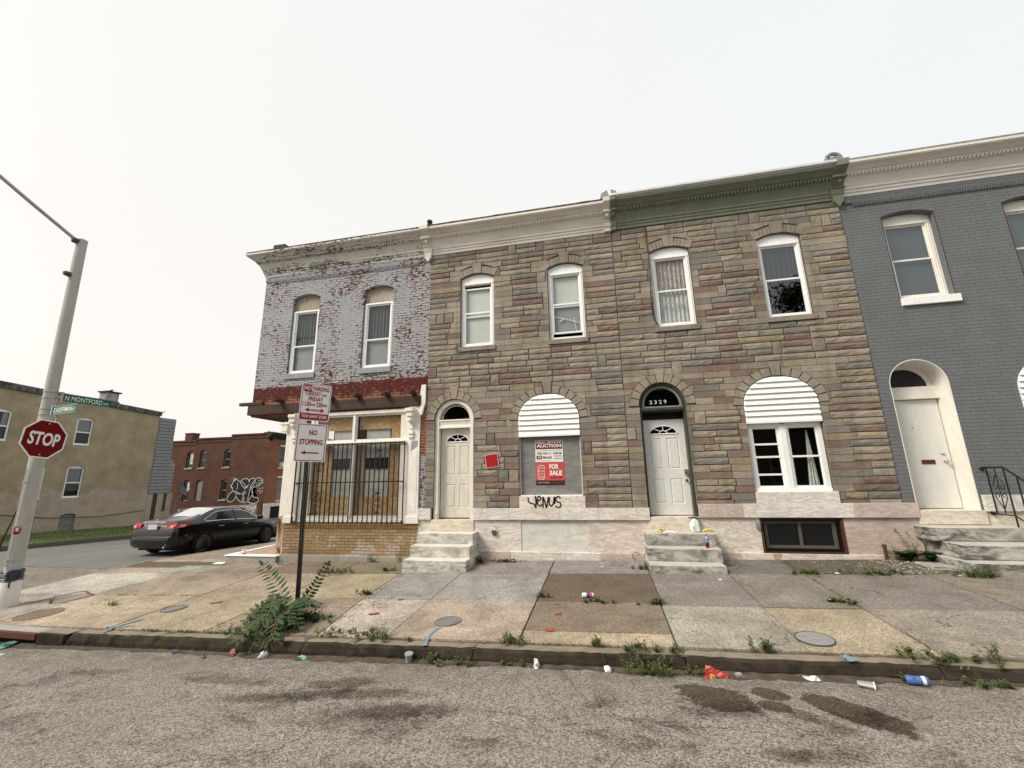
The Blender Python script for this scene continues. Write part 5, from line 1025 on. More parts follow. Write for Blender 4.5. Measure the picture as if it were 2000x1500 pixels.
# weathered shingle bay on the rear corner
mb = MB(); yz = [(10.19, 1.12), (11.45, 1.08), (11.5, 2.6), (11.15, 3.0), (11.15, 5.35), (10.19, 5.42)]
mb.faces([(TX, y, z) for y, z in yz]+[(TX-3, y, z) for y, z in yz], [tuple(range(6)), tuple(range(6, 12))]+[(i, (i+1) % 6, (i+1) % 6+6, i+6) for i in range(6)])
for k in range(24):
    z = 1.16+k*.185; 
    if z > 5.3: break
    ye = 11.46 if z < 2.62 else (11.5-(z-2.6)*.9 if z < 3 else 11.15); mb.faces([(TX+.004, 10.2, z+.19), (TX+.004, ye, z+.19), (TX+.045, ye, z), (TX+.045, 10.2, z)], [(0,1,2,3)]); mb.face([(TX+.045, 10.2, z), (TX+.045, ye, z), (TX+.0, ye, z-.002), (TX+.0, 10.2, z-.002)])
mb.build('shingled_bay', M['siding_grey'], T, True)
mb = MB(); mb.box(TX-3, TX+.01, 10.19, 11.6, -1.5, 1.1); mb.build('rear_foundation', M['tan'], T, True)
mb = MB(); mb.box(TX+.011, TX+.014, 10.5, 10.75, -1.0, 1.1); mb.box(TX+.011, TX+.014, 11.1, 11.28, .1, 1.1); mb.build('damp_stain', plain('black_stain', (.06, .052, .035), .9, var=.4), T, True)
mb = MB(); mb.tube([(TX-.2, 10.2, 5.5), (TX-.2, 10.55, 5.85)], .02, 5); mb.build('aerial_rod', M['pole_dark'], T, True)
mb = MB(); mb.tube([(TX+.03, .5, .85), (TX+.03, 3.2, .70), (TX+.03, 6, .22), (TX+.03, 8, .10), (TX+.03, 10.2, .25)], .012, 5); mb.build('slack_wire', M['wood_dark'], T, True)
# satellite dish on a post beside the bay
ds = thing('satellite_dish', 'dark satellite dish standing behind the tan house', 'satellite dish', (TX-.1, 11.95, -.8))
mb = MB(); mb.tube([(0, 0, 0), (0, 0, 1.75)], .03, 8); mb.tube([(0, 0, 1.75), (.12, .1, 2.0)], .025, 6); mb.build('post', M['siding_grey'], ds)
mb = MB(); bmz = bmesh.new(); vs = []; n = 16
for j in range(5):
    for k in range(n): a = 6.283*k/n; r_ = .42*j/4; vs.append(Vector((r_*math.cos(a), r_*math.sin(a), .5*r_*r_)))
mt = Matrix.Translation((.15, .1, 2.05)) @ Matrix.Rotation(R(55), 4, (0, 1, 0)) @ Matrix.Rotation(R(-20), 4, (1, 0, 0)); mb.faces([mt @ v for v in vs], [(j*n+k, j*n+(k+1) % n, (j+1)*n+(k+1) % n, (j+1)*n+k) for j in range(4) for k in range(n)]); bmz.free(); mb.build('dish', M['pole_dark'], ds, smooth=True)
mb = MB(); mb.tube([mt @ Vector((.4, 0, .08)), mt @ Vector((.25, 0, .45))], .015, 5); mb.tube([mt @ Vector((.25, 0, .42)), mt @ Vector((.1, 0, .42))], .04, 6); mb.build('receiver_arm', M['steel'], ds)
# ---- red brick corner house
RY = 18.3
Rh = thing('red_brick_house', 'dark red brick house with an orange front and black graffiti on its side', 'house', (-28, 19, -1))
sw_ = [(-32.26, -31.62, 2.8, 3.95, 4.12), (-31.0, -30.4, 2.8, 4.02, 4.18), (-28.72, -28.12, 2.8, 4.0, 4.15), (-32.18, -31.6, .3, 1.75, 1.9), (-31.0, -30.38, .3, 1.75, 1.9), (-28.68, -28.1, .38, 1.75, 1.88)]
ops = [segarch(a, b, z0, z1, zt) for a, b, z0, z1, zt in sw_]
mb = MB(); wall(mb, [(-46, -2), (-24.7, -2), (-24.7, 4.7), (-46, 4.7)], ops, RY, .15); mb.build('wall', M['brick_brown'], Rh, True)
for i, (a, b, z) in enumerate(((-46, -31.45, 4.97), (-31.45, -28.2, 5.11), (-28.2, -25.25, 5.29), (-25.25, -24.7, 5.34))):
    mb = MB(); mb.box(a, b, RY-.001, RY+.3, 4.7, z); mb.box(a-.02, b+.02, RY-.06, RY+.34, z-.10, z+.02); mb.box(a, b, RY-.04, RY, z-.36, z-.30); mb.build('parapet', M['brick_brown'], Rh, True)
for i, (a, b, z0, z1, zt) in enumerate(sw_):
    mb = MB(); zm = (z0+z1)/2; P = [segarch(a+.04, b-.04, z0, z1-.03, zt-.04)]
    for h in (rect(a+.1, b-.1, z0+.07, zm-.02), rect(a+.1, b-.1, zm+.03, z1-.05)): P = subtract(P, h)
    for p in P: mb.face([(x, RY+.10, z) for x, z in p])
    wn = mb.build('window', M['siding_grey'], Rh, True)
    g = MB(); g.face([(x, RY+.13, z) for x, z in segarch(a, b, z0, z1, zt)]); o = g.build('board' if i == 4 else 'pane', M['ply_grey'] if i == 4 else M['car_glass'], wn); o.location = -origin(Rh)
    if i == 4: g = MB(); g.face([(x, RY+.09, z) for x, z in segarch(a, b, z0, z1, zt)]); o = g.build('window_board', M['ply_grey'], wn); o.location = -origin(Rh)
    if i in (0, 3): g = MB(); g.face([(x, RY+.115, z) for x, z in rect(a+.25, b-.06, z0+(.3 if i == 0 else .75), z1-.05)]); o = g.build('blind', M['blind'], wn); o.location = -origin(Rh)
    mb = MB(); mb.box(a-.06, b+.06, RY-.06, RY+.1, z0-.10, z0)
    if i in (0, 1, 2, 5): mb.build('sill', M['concrete'], Rh, True)
mb = MB(); mb.bevbox(-32.85, -32.1, RY+.1, RY+.7, 4.9, 5.55, .03); mb.build('chimney', M['brick_brown'], Rh, True)
mb = MB(); mb.bevbox(-32.88, -32.07, RY+.07, RY+.73, 5.5, 5.6, .02); mb.build('chimney_cap', M['brick_brown'], Rh, True)
wf = [(19.45, 20.35, 2.72, 4.3), (19.5, 20.4, .25, 1.9), (22.2, 23.1, 2.72, 4.3), (22.2, 23.1, .25, 1.9)]
yzwall('front_wall', [(RY, -.2), (40, -.2), (40, 4.9), (RY, 4.9)], [rect(a, b, c, d) for a, b, c, d in wf], -24.7, M['brick_orange'], Rh)
for a, b, c, d in wf:
    mb = MB(); mb.box(-24.8, -24.66, a-.05, b+.05, d, d+.14); mb.box(-24.8, -24.62, a-.08, b+.08, c-.12, c); mb.build('lintel', M['marble'], Rh, True)
    mb = MB(); mb.box(-24.82, -24.78, a, b, (c+d)/2-.03, (c+d)/2+.03); mb.box(-24.82, -24.78, a, a+.05, c, d); mb.box(-24.82, -24.78, b-.05, b, c, d); wn = mb.build('window', M['siding_grey'], Rh, True)
    g = MB(); g.face([(-24.84, a, c), (-24.84, b, c), (-24.84, b, d), (-24.84, a, d)]); o = g.build('pane', M['car_glass'] if c > 2 else M['ply_grey'], wn); o.location = -origin(Rh)
mb = MB(); mb.bevbox(-24.84, -24.5, 19.55, 20.1, 2.75, 3.1, .02); mb.build('air_conditioner', M['p_white'], Rh, True)
mb = MB(); mb.box(-24.8, -24.62, RY, 40, -.2, .06); mb.box(-24.8, -24.68, RY, 19.0, -1.4, -.2); mb.box(-24.8, -24.68, 20.3, 40, -1.4, -.2); mb.build('marble_base', M['marble'], Rh, True)
mb = MB(); mb.face([(-24.72, RY, -1.4), (-24.72, 40, -1.4), (-24.72, 40, -.2), (-24.72, RY, -.2)]); mb.build('cellar_opening', M['interior'], Rh, True)
mb = MB(); mb.faces([(-24.3, RY-.3, 5.2), (-24.3, 40, 5.2), (-24.3, 40, 5.32), (-24.3, RY-.3, 5.32), (-24.75, RY-.3, 4.8), (-24.75, 40, 4.8), (-24.75, 40, 5.4), (-24.75, RY-.3, 5.4)], [(0,1,2,3),(0,1,5,4),(3,2,6,7),(0,3,7,4)]); mb.build('cornice', M['tar_plain'], Rh, True)
mb = MB(); mb.face([(-46, RY+.2, 4.6), (-24.8, RY+.2, 4.9), (-24.8, 40, 4.9), (-46, 40, 4.6)]); mb.build('roof', M['tar_plain'], Rh, True)
# graffiti: black bubble shapes outlined in white, with a small scrawl beside them
Y_ = RY-.012; fill = MB(); line = MB()
def blob(pts):
    mx, mz = sum(a for a, b in pts)/len(pts), sum(b for a, b in pts)/len(pts); pts = [(mx+(a-mx)*1.12, mz+(b-mz)*1.12) for a, b in pts]
    P = smoothpath([(a, b, 0) for a, b in pts+[pts[0]]], 5)[:-1]; cx = sum(p.x for p in P)/len(P); cz = sum(p.y for p in P)/len(P); m = len(P)
    for k in range(m): a, b = P[k], P[(k+1) % m]; fill.face([(cx, Y_, cz), (a.x, Y_, a.y), (b.x, Y_, b.y)])
    ribbon(line, pts+[pts[0]], .05, Y_-.012)
blob([(-27.6, 1.35), (-27.45, 1.75), (-27.25, 1.85), (-27.1, 1.7), (-26.75, 1.6), (-26.5, 1.35), (-26.55, .95), (-26.95, .85), (-27.35, 1.0)])
blob([(-27.9, .42), (-27.75, .75), (-27.4, .95), (-27.2, .7), (-27.35, .35), (-27.7, .25)])
blob([(-27.2, .95), (-26.9, .8), (-26.65, .75), (-26.45, .45), (-26.5, .22), (-26.8, .3), (-27.1, .6)])
blob([(-26.9, 1.65), (-26.6, 1.85), (-26.25, 1.8), (-26.15, 1.5), (-26.4, 1.2), (-26.55, 1.3)])
blob([(-26.1, 1.8), (-25.75, 1.85), (-25.65, 1.6), (-25.9, 1.25), (-26.25, .95), (-26.4, 1.05), (-26.3, 1.3), (-26.1, 1.5)])
blob([(-26.45, .75), (-26.2, .9), (-25.95, 1.05), (-25.75, .85), (-25.95, .45), (-26.25, .2), (-26.5, .3)])
blob([(-25.6, 1.75), (-25.3, 1.85), (-25.05, 1.65), (-25.3, 1.35), (-25.7, 1.2), (-25.75, .95), (-25.6, .6), (-25.25, .55), (-25.2, .3), (-25.6, .18), (-26.0, .35), (-25.95, .85), (-25.9, 1.3)])
ribbon(line, [(-27.15, 1.6), (-27.1, 1.3), (-27.15, 1.1)], .05, Y_-.026); ribbon(line, [(-27.6, 1.5), (-27.7, 1.35), (-27.5, 1.2)], .07, Y_-.026); ribbon(line, [(-27.3, 1.8), (-27.5, 1.95), (-27.4, 1.7)], .07, Y_-.026)
rg = random.Random(2)
for row, (a, b) in enumerate(((-25.35, -24.95), (-25.5, -24.76), (-25.45, -25.1), (-25.45, -24.8), (-25.3, -24.9), (-25.1, -24.9))):
    x = a; z = 1.72-.18*row
    while x < b: ribbon(line, [(x, z+rg.uniform(-.05, .05)), (x+.04, z+rg.uniform(-.09, .09)), (x+.08, z+rg.uniform(-.09, .09)), (x+.05, z+rg.uniform(-.08, .08))], .028, Y_-.026); x += .13
fill.build('graffiti_fill', M['ink'], Rh, True, label='black bubble shapes'); line.build('graffiti_outline', M['chalk'], Rh, True, label='white outlines and small scrawl')
# chain link fence and a shrub in the yard between
FN = thing('chain_link_fence', 'low chain-link yard fence with a white post between the tan house and the red house', 'fence', (-24.9, 12, -.9))
mb = MB(); mb.tube([(-24.9, 12.0, .12), (-24.9, 14.4, .08), (-24.9, 17.9, .02)], .02, 6); mb.build('top_rail', M['sign_back'], FN, True)
for y in (12.05, 15.0, 17.9): mb = MB(); mb.tube([(-24.9, y, -1.2), (-24.9, y, .14)], .03 if y > 12.1 else .045, 7); mb.build('post', M['white'] if y < 12.1 else M['sign_back'], FN, True)
mb = MB()
for k in range(74): y = 12.05+k*.08; mb.tube([(-24.9, y, -1.0), (-24.9, min(17.9, y+.5), .08)], .004, 3, False); mb.tube([(-24.9, min(17.9, y+.5), -1.0), (-24.9, y, .08)], .004, 3, False)
mb.build('wire_mesh', M['sign_back'], FN, True)
# ---- houses and trees across the street, behind the camera (they show only in the windows)
for i in range(6):
    x0 = -16+i*6.0
    O = thing('opposite_house', ['pale', 'brown', 'red', 'grey', 'tan', 'cream'][i]+' row house across the street, seen only in window reflections', 'house', (x0+3, -17, -.4), 0, 'houses across the street')
    cols = [(.4,.38,.34), (.12,.07,.05), (.2,.06,.04), (.16,.17,.18), (.3,.24,.16), (.5,.47,.4)][i]
    mt = brickwall('opposite_brick%d' % i, 'xz', cols, tuple(c*.85 for c in cols), tuple(c*.6 for c in cols))
    mb = MB(); mb.box(x0+.02, x0+5.98, -27, -17, -1.2, 6.4+.15*i); mb.build('wall', mt, O, True)
    mb = MB(); mb.bevbox(x0+.02, x0+5.98, -17.0, -16.65, 6.1+.15*i, 6.6+.15*i, .05); mb.build('cornice', M['cream'], O, True)
    for wx in (1.2, 3.9):
        for z0 in (1.0, 4.0):
            mb = MB(); mb.bevbox(x0+wx, x0+wx+.9, -17.0, -16.95, z0, z0+1.6, .02); wn = mb.build('window', M['white'], O, True)
            g = MB(); g.box(x0+wx+.07, x0+wx+.83, -16.95, -16.94, z0+.07, z0+.76); g.box(x0+wx+.07, x0+wx+.83, -16.95, -16.94, z0+.83, z0+1.53); o = g.build('pane', M['car_glass'], wn); o.location = -origin(O)
def tree(name, label, x, y, zg, h, rad, seed, leaves=9500):
    r_ = random.Random(seed); t = thing(name, label, 'tree', (x, y, zg)); mb = MB(); tips = []
    mb.tube(smoothpath([(0, 0, 0), (.08, .03, h*.25), (-.05, 0, h*.5), (.05, .05, h*.85)], 4), .17, 9, r2=.04)
    for k in range(16):
        a = k*2.4; z0 = h*r_.uniform(.3, .7); L = rad*r_.uniform(.6, 1.0); e = (L*math.cos(a), L*math.sin(a), z0+h*r_.uniform(.08, .3))
        mb.tube(smoothpath([(0, 0, z0), (e[0]*.5, e[1]*.5, z0+(e[2]-z0)*.35), e], 3), .06, 6, r2=.015); tips += [e, (e[0]*.65, e[1]*.65, (z0+e[2])/2+.2)]
    mb.build('trunk', M['bark'], t, smooth=True); cr = MB(); tips += [(r_.uniform(-.4, .4)*rad, r_.uniform(-.4, .4)*rad, h*r_.uniform(.75, 1)) for _ in range(10)]
    for _ in range(leaves):
        c = r_.choice(tips); s = r_.gauss(0, 1); d = Vector((r_.gauss(0, 1), r_.gauss(0, 1), r_.gauss(0, .8)))*rad*.17; p = Vector(c)+d
        u = Vector((r_.gauss(0, 1), r_.gauss(0, 1), r_.gauss(0, .6))).normalized(); v = u.cross(Vector((r_.gauss(0, 1), r_.gauss(0, 1), r_.gauss(0, 1)))).normalized(); q = r_.uniform(.09, .17)
        cr.face([p-u*q, p+v*q*.5, p+u*q, p-v*q*.5])
    cr.build('crown', M['leaf_tree'], t); return t
tree('street_tree', 'tall dark street tree whose crown shows in the right upper window of the stone houses', 10.9, -15.2, -.1, 11.6, 2.3, 3)
tree('street_tree', 'shorter street tree whose top shows in the curtained upper window', 5.2, -15.4, -.2, 9.9, 1.7, 4, 3500)
tree('street_tree', 'dark leafy street tree reflected low in the ground floor windows', 17.5, -15.3, .0, 10.5, 2.4, 9, 3500)
# ================================================================== street furniture
P = thing('street_light_pole', 'tall grey painted street light pole leaning at the corner with a small red sticker', 'street light', (-10.36, -3.12, -.40))
mb = MB(); mb.tube([(0, 0, -.1), (0, 0, .5), (-.03, 0, 2.5), (-.08, 0, 4.5), (-.15, 0, 7.13)], [.125, .118, .108, .098, .088], 20); mb.build('shaft', M['pole'], P, smooth=True)
mb = MB(); mb.lathe([(.0, 7.12), (.09, 7.12), (.092, 7.15), (.05, 7.18)], (-.15, 0, 0), 16); mb.build('cap', M['pole'], P)
mb = MB(); mb.tube([(-.15, -.05, 7.08), (-.12, -.9, 7.43), (-.09, -1.38, 7.63), (-.05, -2.6, 8.12), (-.03, -3.3, 8.32)], [.035, .034, .033, .032, .03], 10); mb.build('arm', M['pole'], P, smooth=True)
mb = MB(); mb.bevbox(-.10, .04, -4.0, -3.25, 8.26, 8.38, .04); mb.build('lamp_head', M['sign_back'], P)
mb = MB(); mb.lathe([(.03, -.07), (.06, -.05), (.06, .05), (.03, .07)], (-.15, -.10, 7.09), 10, 'y'); mb.lathe([(.03, -.06), (.05, -.04), (.055, .04)], (-.13, -.13, 6.32), 10, 'y'); mb.build('arm_clamp', M['pole_dark'], P)
mb = MB(); mb.tube([(.01, -.13, .70), (.0, -.13, 2.4)], .008, 5); mb.build('conduit_strap', M['pole'], P)
mb = MB(); mb.lathe([(.155, .0), (.15, .15), (.14, .42), (.128, .47)], (0, 0, 0), 20); mb.build('base_collar', M['white_old'], P, smooth=True)
mb = MB(); rr = random.Random(1)
for k in range(7): z = .47+k*.026; mb.tube([( (.130+rr.uniform(0, .012))*math.cos(a*.5236), (.130+rr.uniform(0, .012))*math.sin(a*.5236), z+rr.uniform(-.012, .012)) for a in range(13)], .014, 5)
mb.tube([(.12, -.08, .48), (.13, -.09, .40), (.12, -.08, .36)], .012, 5); mb.build('plastic_wrap', M['navy'], P, smooth=True)
for z, r_ in ((.80, .122), (1.35, .117), (2.15, .113), (3.41, .108), (3.52, .107), (3.74, .106), (3.86, .106)): mb = MB(); mb.lathe([(r_, -.008), (r_+.006, -.008), (r_+.006, .008), (r_, .008)], (-.015*z, 0, z), 20); mb.build('steel_band', M['sign_back'], P)
mb = MB(); mb.lathe([(.19, 0), (.18, .03), (.16, .05)], (0, 0, -.02), 16); mb.build('foot_mortar', M['soil'], P)
a0 = R(-55); mb = MB(); vs = []
for k in range(7): a = a0-.42+.14*k; vs += [(.1205*math.cos(a)-.02, .1205*math.sin(a), 1.24), (.1205*math.cos(a)-.02, .1205*math.sin(a), 1.37)]
mb.faces(vs, [(2*i, 2*i+2, 2*i+3, 2*i+1) for i in range(6)]); sk = mb.build('sticker', M['sign_red'], P)
tt = text('8', P, M['sign_white'], .045, .06, (0, 0, 0), 'sticker_mark', .02); tt.location = (.127*math.cos(a0)-.02, .127*math.sin(a0), 1.32); tt.rotation_euler = (0, 0, a0+R(90))
def flat(mb, poly, y): mb.face([(a, y, b) for a, b in poly]); return mb
def rrect(x0, x1, z0, z1, r_, n=5):
    o = []
    for cx, cz, s in ((x1-r_, z1-r_, 0), (x0+r_, z1-r_, 90), (x0+r_, z0+r_, 180), (x1-r_, z0+r_, 270)):
        for k in range(n+1): a = R(s+90*k/n); o.append((cx+r_*math.cos(a), cz+r_*math.sin(a)))
    return o
def octo(r_): return [(r_*math.cos(R(22.5+45*k)), r_*math.sin(R(22.5+45*k))) for k in range(8)]
# stop sign, tilted a little
S = thing('stop_sign', 'red octagonal stop sign banded to the street light pole', 'sign', (-10.20, -3.19, 2.535), R(97))
S.rotation_euler = (0, R(5), R(97))
rr_ = .381/math.cos(R(22.5))*.93
mb = MB(); mb.prism(octo(rr_), 0, .004, True); pl = mb.build('plate', [M['sign_white']], S)
mb = MB(); flat(mb, octo(rr_-.028), -.002); mb.build('red_face', M['stop_red'], S)
text('STOP', S, M['sign_white'], .50, .245, (0, -.0045, 0), 'lettering', .03)
mb = MB(); 
for z in (-.29, .29): mb.lathe([(.014, 0), (.014, -.006), (.004, -.009)], (0, -.002, z), 8, 'y')
mb.build('bolt', M['steel'], S)
mb = MB(); mb.box(-.03, .03, .005, .05, -.3, .3); mb.build('bracket', M['sign_back'], S)
# street name blades
def blade(label, loc, rz, L, H, main, suf, wl, back=False, tilt=0):
    b = thing('street_name_sign', label, 'street sign', loc, rz, None); b.rotation_euler = (0, tilt, rz)
    mb = MB(); mb.prism(rrect(0, L, -H/2, H/2, .006, 2), -.002, .002, True); mb.build('blade', M['sign_green'], b)
    mb = MB()
    for z in (-H/2+.003, H/2-.003): mb.box(0, L, -.0035, .0035, z-.004, z+.004)
    mb.build('edge_strip', M['sign_back'], b); wz = L-.16-.04
    text(main, b, M['sign_white'], wl, H*.58, (.05+wl/2, -.0035, -.004), 'lettering', .008)
    text(suf, b, M['sign_white'], .09, H*.26, (.05+wl+.065, -.0035, -.018), 'suffix', .01)
    mb = MB(); mb.box(-.10, .0, -.012, .012, -.02, .02); mb.bevbox(-.03, .012, -.02, .02, -H/2-.02, H/2+.02, .006); mb.build('bracket', M['sign_back'], b)
    return b
blade('green street name blade reading N MONTFORD, the upper of the two on the pole', (-10.33, -2.99, 3.375), R(90), .84, .165, 'N MONTFORD', 'AVE', .64)
blade('green street name blade reading E HOFFMAN, the lower of the two on the pole', (-10.22, -3.15, 3.08), R(-8), .76, .155, 'E.HOFFMAN', 'ST', .58)
# sign post with two plates
SP = thing('sign_post', 'black perforated square post rising from the weeds at the kerb', 'post', (-4.66, -2.97, -.22))
mb = MB(); mb.bevbox(-.028, .028, -.028, .028, -.1, 3.42, .004); mb.build('post', M['black'], SP)
mb = MB()
for k in range(64): z = .9+k*.0395; mb.box(-.0045, .0045, -.0295, -.028, z-.0045, z+.0045); mb.box(.028, .0295, -.0045, .0045, z-.0045, z+.0045)
mb.build('perforation', M['sign_back'], SP)
SP.rotation_euler = (0, R(-1.2), R(20))
def plate_sign(name, label, loc, rz, W, H, brd, tiltx=0):
    s = thing(name, label, 'sign', loc, rz); s.rotation_euler = (0, tiltx, rz)
    mb = MB(); mb.prism(rrect(-W/2, W/2, -H/2, H/2, .035), 0, .003, True); mb.build('plate', M['sign_white'], s)
    mb = MB(); o_, i_ = rrect(-W/2+.014, W/2-.014, -H/2+.014, H/2-.014, .028), rrect(-W/2+.014+brd, W/2-.014-brd, -H/2+.014+brd, H/2-.014-brd, .02)
    for k in range(len(o_)): p, q, r_, t = o_[k], o_[(k+1) % len(o_)], i_[(k+1) % len(o_)], i_[k]; mb.face([(p[0], -.0015, p[1]), (q[0], -.0015, q[1]), (r_[0], -.0015, r_[1]), (t[0], -.0015, t[1])])
    mb.build('border', M['sign_red'], s); return s
W = .47
NP = plate_sign('parking_sign', 'red and white sign reading no parking Tuesday and Friday, upper plate on the black post', (-4.63, -2.985, 2.955), R(49.6), W, .63, .008, R(1.5))
mb = MB(); mb.face([(a, -.003, b) for a, b in rect(-.205, -.075, .175, .285)]); mb.face([(a, -.003, b) for a, b in rect(-W/2+.02, W/2-.02, -.29, -.19)])
arr = [(-.15, -.135), (-.095, -.097), (-.095, -.120), (.095, -.120), (.095, -.097), (.15, -.135), (.095, -.173), (.095, -.150), (-.095, -.150), (-.095, -.173)]
mb.face([(a, -.003, b) for a, b in arr[:1]+[arr[1], arr[9]]]); mb.face([(a, -.003, b) for a, b in (arr[2], arr[3], arr[7], arr[8])]); mb.face([(a, -.003, b) for a, b in (arr[4], arr[5], arr[6])]); mb.build('red_panel', M['sign_red'], NP)
for t_, w_, h_, x, z, m_ in (('NO', .105, .068, -.14, .230, 'sign_white'), ('PARKING', .25, .078, .07, .232, 'sign_red'), ('TUESDAY', .255, .072, -.055, .145, 'sign_red'), ('AND', .085, .036, .125, .130, 'sign_red'), ('FRIDAY', .225, .072, .0, .054, 'sign_red'), ('1130', .125, .078, -.135, -.037, 'sign_red'), ('AM', .06, .038, -.043, -.045, 'sign_red'), ('-', .02, .01, -.003, -.035, 'sign_red'), ('230', .10, .078, .065, -.037, 'sign_red'), ('PM', .06, .038, .15, -.045, 'sign_red'), ('TOW AWAY ZONE', .385, .052, 0, -.241, 'sign_white'), ('STREET CLEANING', .17, .016, 0, -.135, 'sign_white')):
    text(t_, NP, M[m_], w_, h_, (x, -.005, z), 'lettering', .02)
NS = plate_sign('stopping_sign', 'white no stopping sign with a left arrow, lower plate on the black post', (-4.645, -2.99, 2.285), R(49.6), W, .62, .012, R(1.5))
for t_, w_, h_, x, z in (('NO', .125, .085, .015, .165), ('STOPPING', .355, .09, .0, .01)): text(t_, NS, M['sign_red'], w_, h_, (x, -.003, z), 'lettering', .03)
mb = MB(); mb.face([(a, -.003, b) for a, b in ((-.145, -.165), (-.07, -.133), (-.07, -.197))]); mb.face([(a, -.003, b) for a, b in rect(-.07, .13, -.175, -.155)]); mb.build('arrow', M['sign_red'], NS)
mb = MB(); [mb.lathe([(.008, 0), (.008, -.004)], (0, -.003, z), 8, 'y') for z in (.235, -.245)]; mb.build('bolt', M['steel'], NS)
rd = MB(); rd.tube([(-11.75, -2.9, -.35), (-11.25, -2.9, .52), (-10.78, -2.95, 1.6)], .022, 7); rd.lathe([(.04, -.02), (.05, .02), (.03, .05)], (-11.33, -2.9, .37), 8)
tag(rd.build('guy_rod', M['rust']), 'thin dark rod leaning behind the street light pole', 'rod')
# paper notices
RN = thing('red_notice', 'blank bright red square placard tilted on the stone wall beside the cream door', 'placard', (-2.365, -.045, 2.025))
RN.rotation_euler = (0, R(-7), 0); mb = MB(); mb.prism(rect(-.145, .145, -.145, .145), 0, .004, True); mb.build('border', M['paper_white'], RN); mb = MB(); flat(mb, rect(-.136, .136, -.136, .136), -.002); mb.build('placard', M['sign_red'], RN)
AS = thing('auction_sign', 'white and maroon real estate auction poster on the grey boarded window', 'poster', (-1.11, .052, 2.20)); AS.rotation_euler = (0, R(.6), 0)
mb = MB(); mb.prism(rect(-.30, .30, -.232, .232), 0, .006, True); mb.build('sheet', M['paper_white'], AS)
mb = MB(); flat(mb, rect(-.288, .288, .045, .22), -.002); flat(mb, rect(-.275, -.155, -.17, -.095), -.002); mb.build('maroon_panel', M['maroon'], AS)
for t_, w_, h_, x, z, m_, bd_ in (('REAL ESTATE', .53, .045, 0, .185, 'paper_white', .02), ('AUCTION', .54, .072, 0, .115, 'paper_white', .035), ('ON THE PREMISES AND AT ONLINE BID ROOM', .50, .014, 0, .015, 'ink', 0), ('TUES. AUG. 11 - 11:00 AM', .53, .045, 0, -.045, 'ink', .02), ('AJ', .075, .045, -.215, -.133, 'paper_white', .03), ('BILLIG', .19, .045, -.04, -.133, 'maroon', .03), ('410-296-8440', .17, .022, .19, -.105, 'ink', .01), ('ajbillig.com', .17, .028, .19, -.155, 'ink', .01), ('REAL ESTATE  AUCTIONEERS', .30, .012, -.12, -.20, 'ink', 0)):
    text(t_, AS, M[m_], w_, h_, (x, -.0045, z), 'lettering', bd_)
FS = thing('sale_sign', 'red and black for sale sign below the auction poster', 'sign', (-1.105, .052, 1.727)); FS.rotation_euler = (0, R(.6), 0)
mb = MB(); mb.prism(rect(-.305, .305, -.236, .236), 0, .006, True); mb.build('sheet', M['coral'], FS); mb = MB(); flat(mb, rect(-.305, .305, -.236, -.145), -.002); mb.build('black_strip', M['p_dark'], FS)
for t_, w_, h_, x, z, m_, bd_ in (('FOR', .20, .105, .09, .145, 'paper_white', .05), ('SALE', .265, .105, .125, .01, 'paper_white', .05), ('410 457 7508', .25, .03, .13, -.085, 'p_dark', .03), ('ONE', .09, .04, -.19, .115, 'paper_white', .0), ('HOUSE', .15, .04, -.175, .05, 'paper_white', .0), ('AT A', .09, .04, -.185, -.015, 'paper_white', .0), ('TIME', .1, .04, -.185, -.08, 'paper_white', .0), ('TAKE IT TO A HIGHER', .24, .018, -.14, -.19, 'paper_white', .02), ('onehouseatatime.org', .26, .014, .15, -.19, 'coral', .01)):
    text(t_, FS, M[m_], w_, h_, (x, -.0045, z), 'lettering', bd_)
mb = MB()
for q in (rect(-.262, -.25, -.125, .175), rect(-.262, -.115, .163, .175), rect(-.262, -.115, -.125, -.113), rect(-.127, -.115, .085, .175), rect(-.127, -.115, -.125, .015)): flat(mb, q, -.003)
mb.build('logo_frame', M['paper_white'], FS)
# hanging cable on the stone wall
cb = MB(); cb.tube(smoothpath([(1.285, -.045, 7.20), (1.29, -.05, 6.9), (1.31, -.05, 6.5), (1.30, -.055, 5.9), (1.275, -.05, 5.4), (1.285, -.055, 5.05), (1.34, -.05, 4.88), (1.39, -.03, 4.79)], 5), .012, 6)
tag(cb.build('cable', M['black'], smooth=True), 'thin black cable hanging loose beside the curtained upper window', 'cable')
# valve lids and covers in the pavement
def lid(name, label, x, y, r_, mat, squash=1, grp='utility covers in the pavement', grate=True, cat='utility cover'):
    t = thing(name, label, cat, (x, y, swz(x, y)), 0, grp); t.rotation_euler = (math.atan(.045), -math.atan(.025), 0)
    mb = MB(); mb.lathe([(r_, -.01), (r_, .008), (r_-.010, .010), (r_-.012, .004)], (0, 0, 0), 32); mb.build('rim', M['pole_dark'] if mat == 'iron_lid' else M['rust_dull'], t)
    mb = MB(); mb.lathe([(r_-.012, -.008), (r_-.012, .006)], (0, 0, 0), 32); mb.build('cover', M[mat], t)
    if grate:
        mb = MB(); rr = random.Random(int(x*10))
        for k in range(-5, 6):
            yk = k*r_/6.2; h = math.sqrt(max(0, (r_*.72)**2-yk*yk))
            if h > .02: mb.box(-h, h, yk-.006, yk+.006, .006, .010)
        mb.lathe([(r_*.86, .006), (r_*.86, .010), (r_*.80, .010), (r_*.80, .006)], (0, 0, 0), 28); mb.lathe([(.015, .006), (.015, .012)], (r_*.3, -r_*.6, 0), 8); mb.build('ribbing', M['iron_lid'], t)
    return t
lid('water_meter_lid', 'round ribbed water meter lid with a blue paint line running to the kerb', -2.12, -3.30, .175, 'iron_lid')
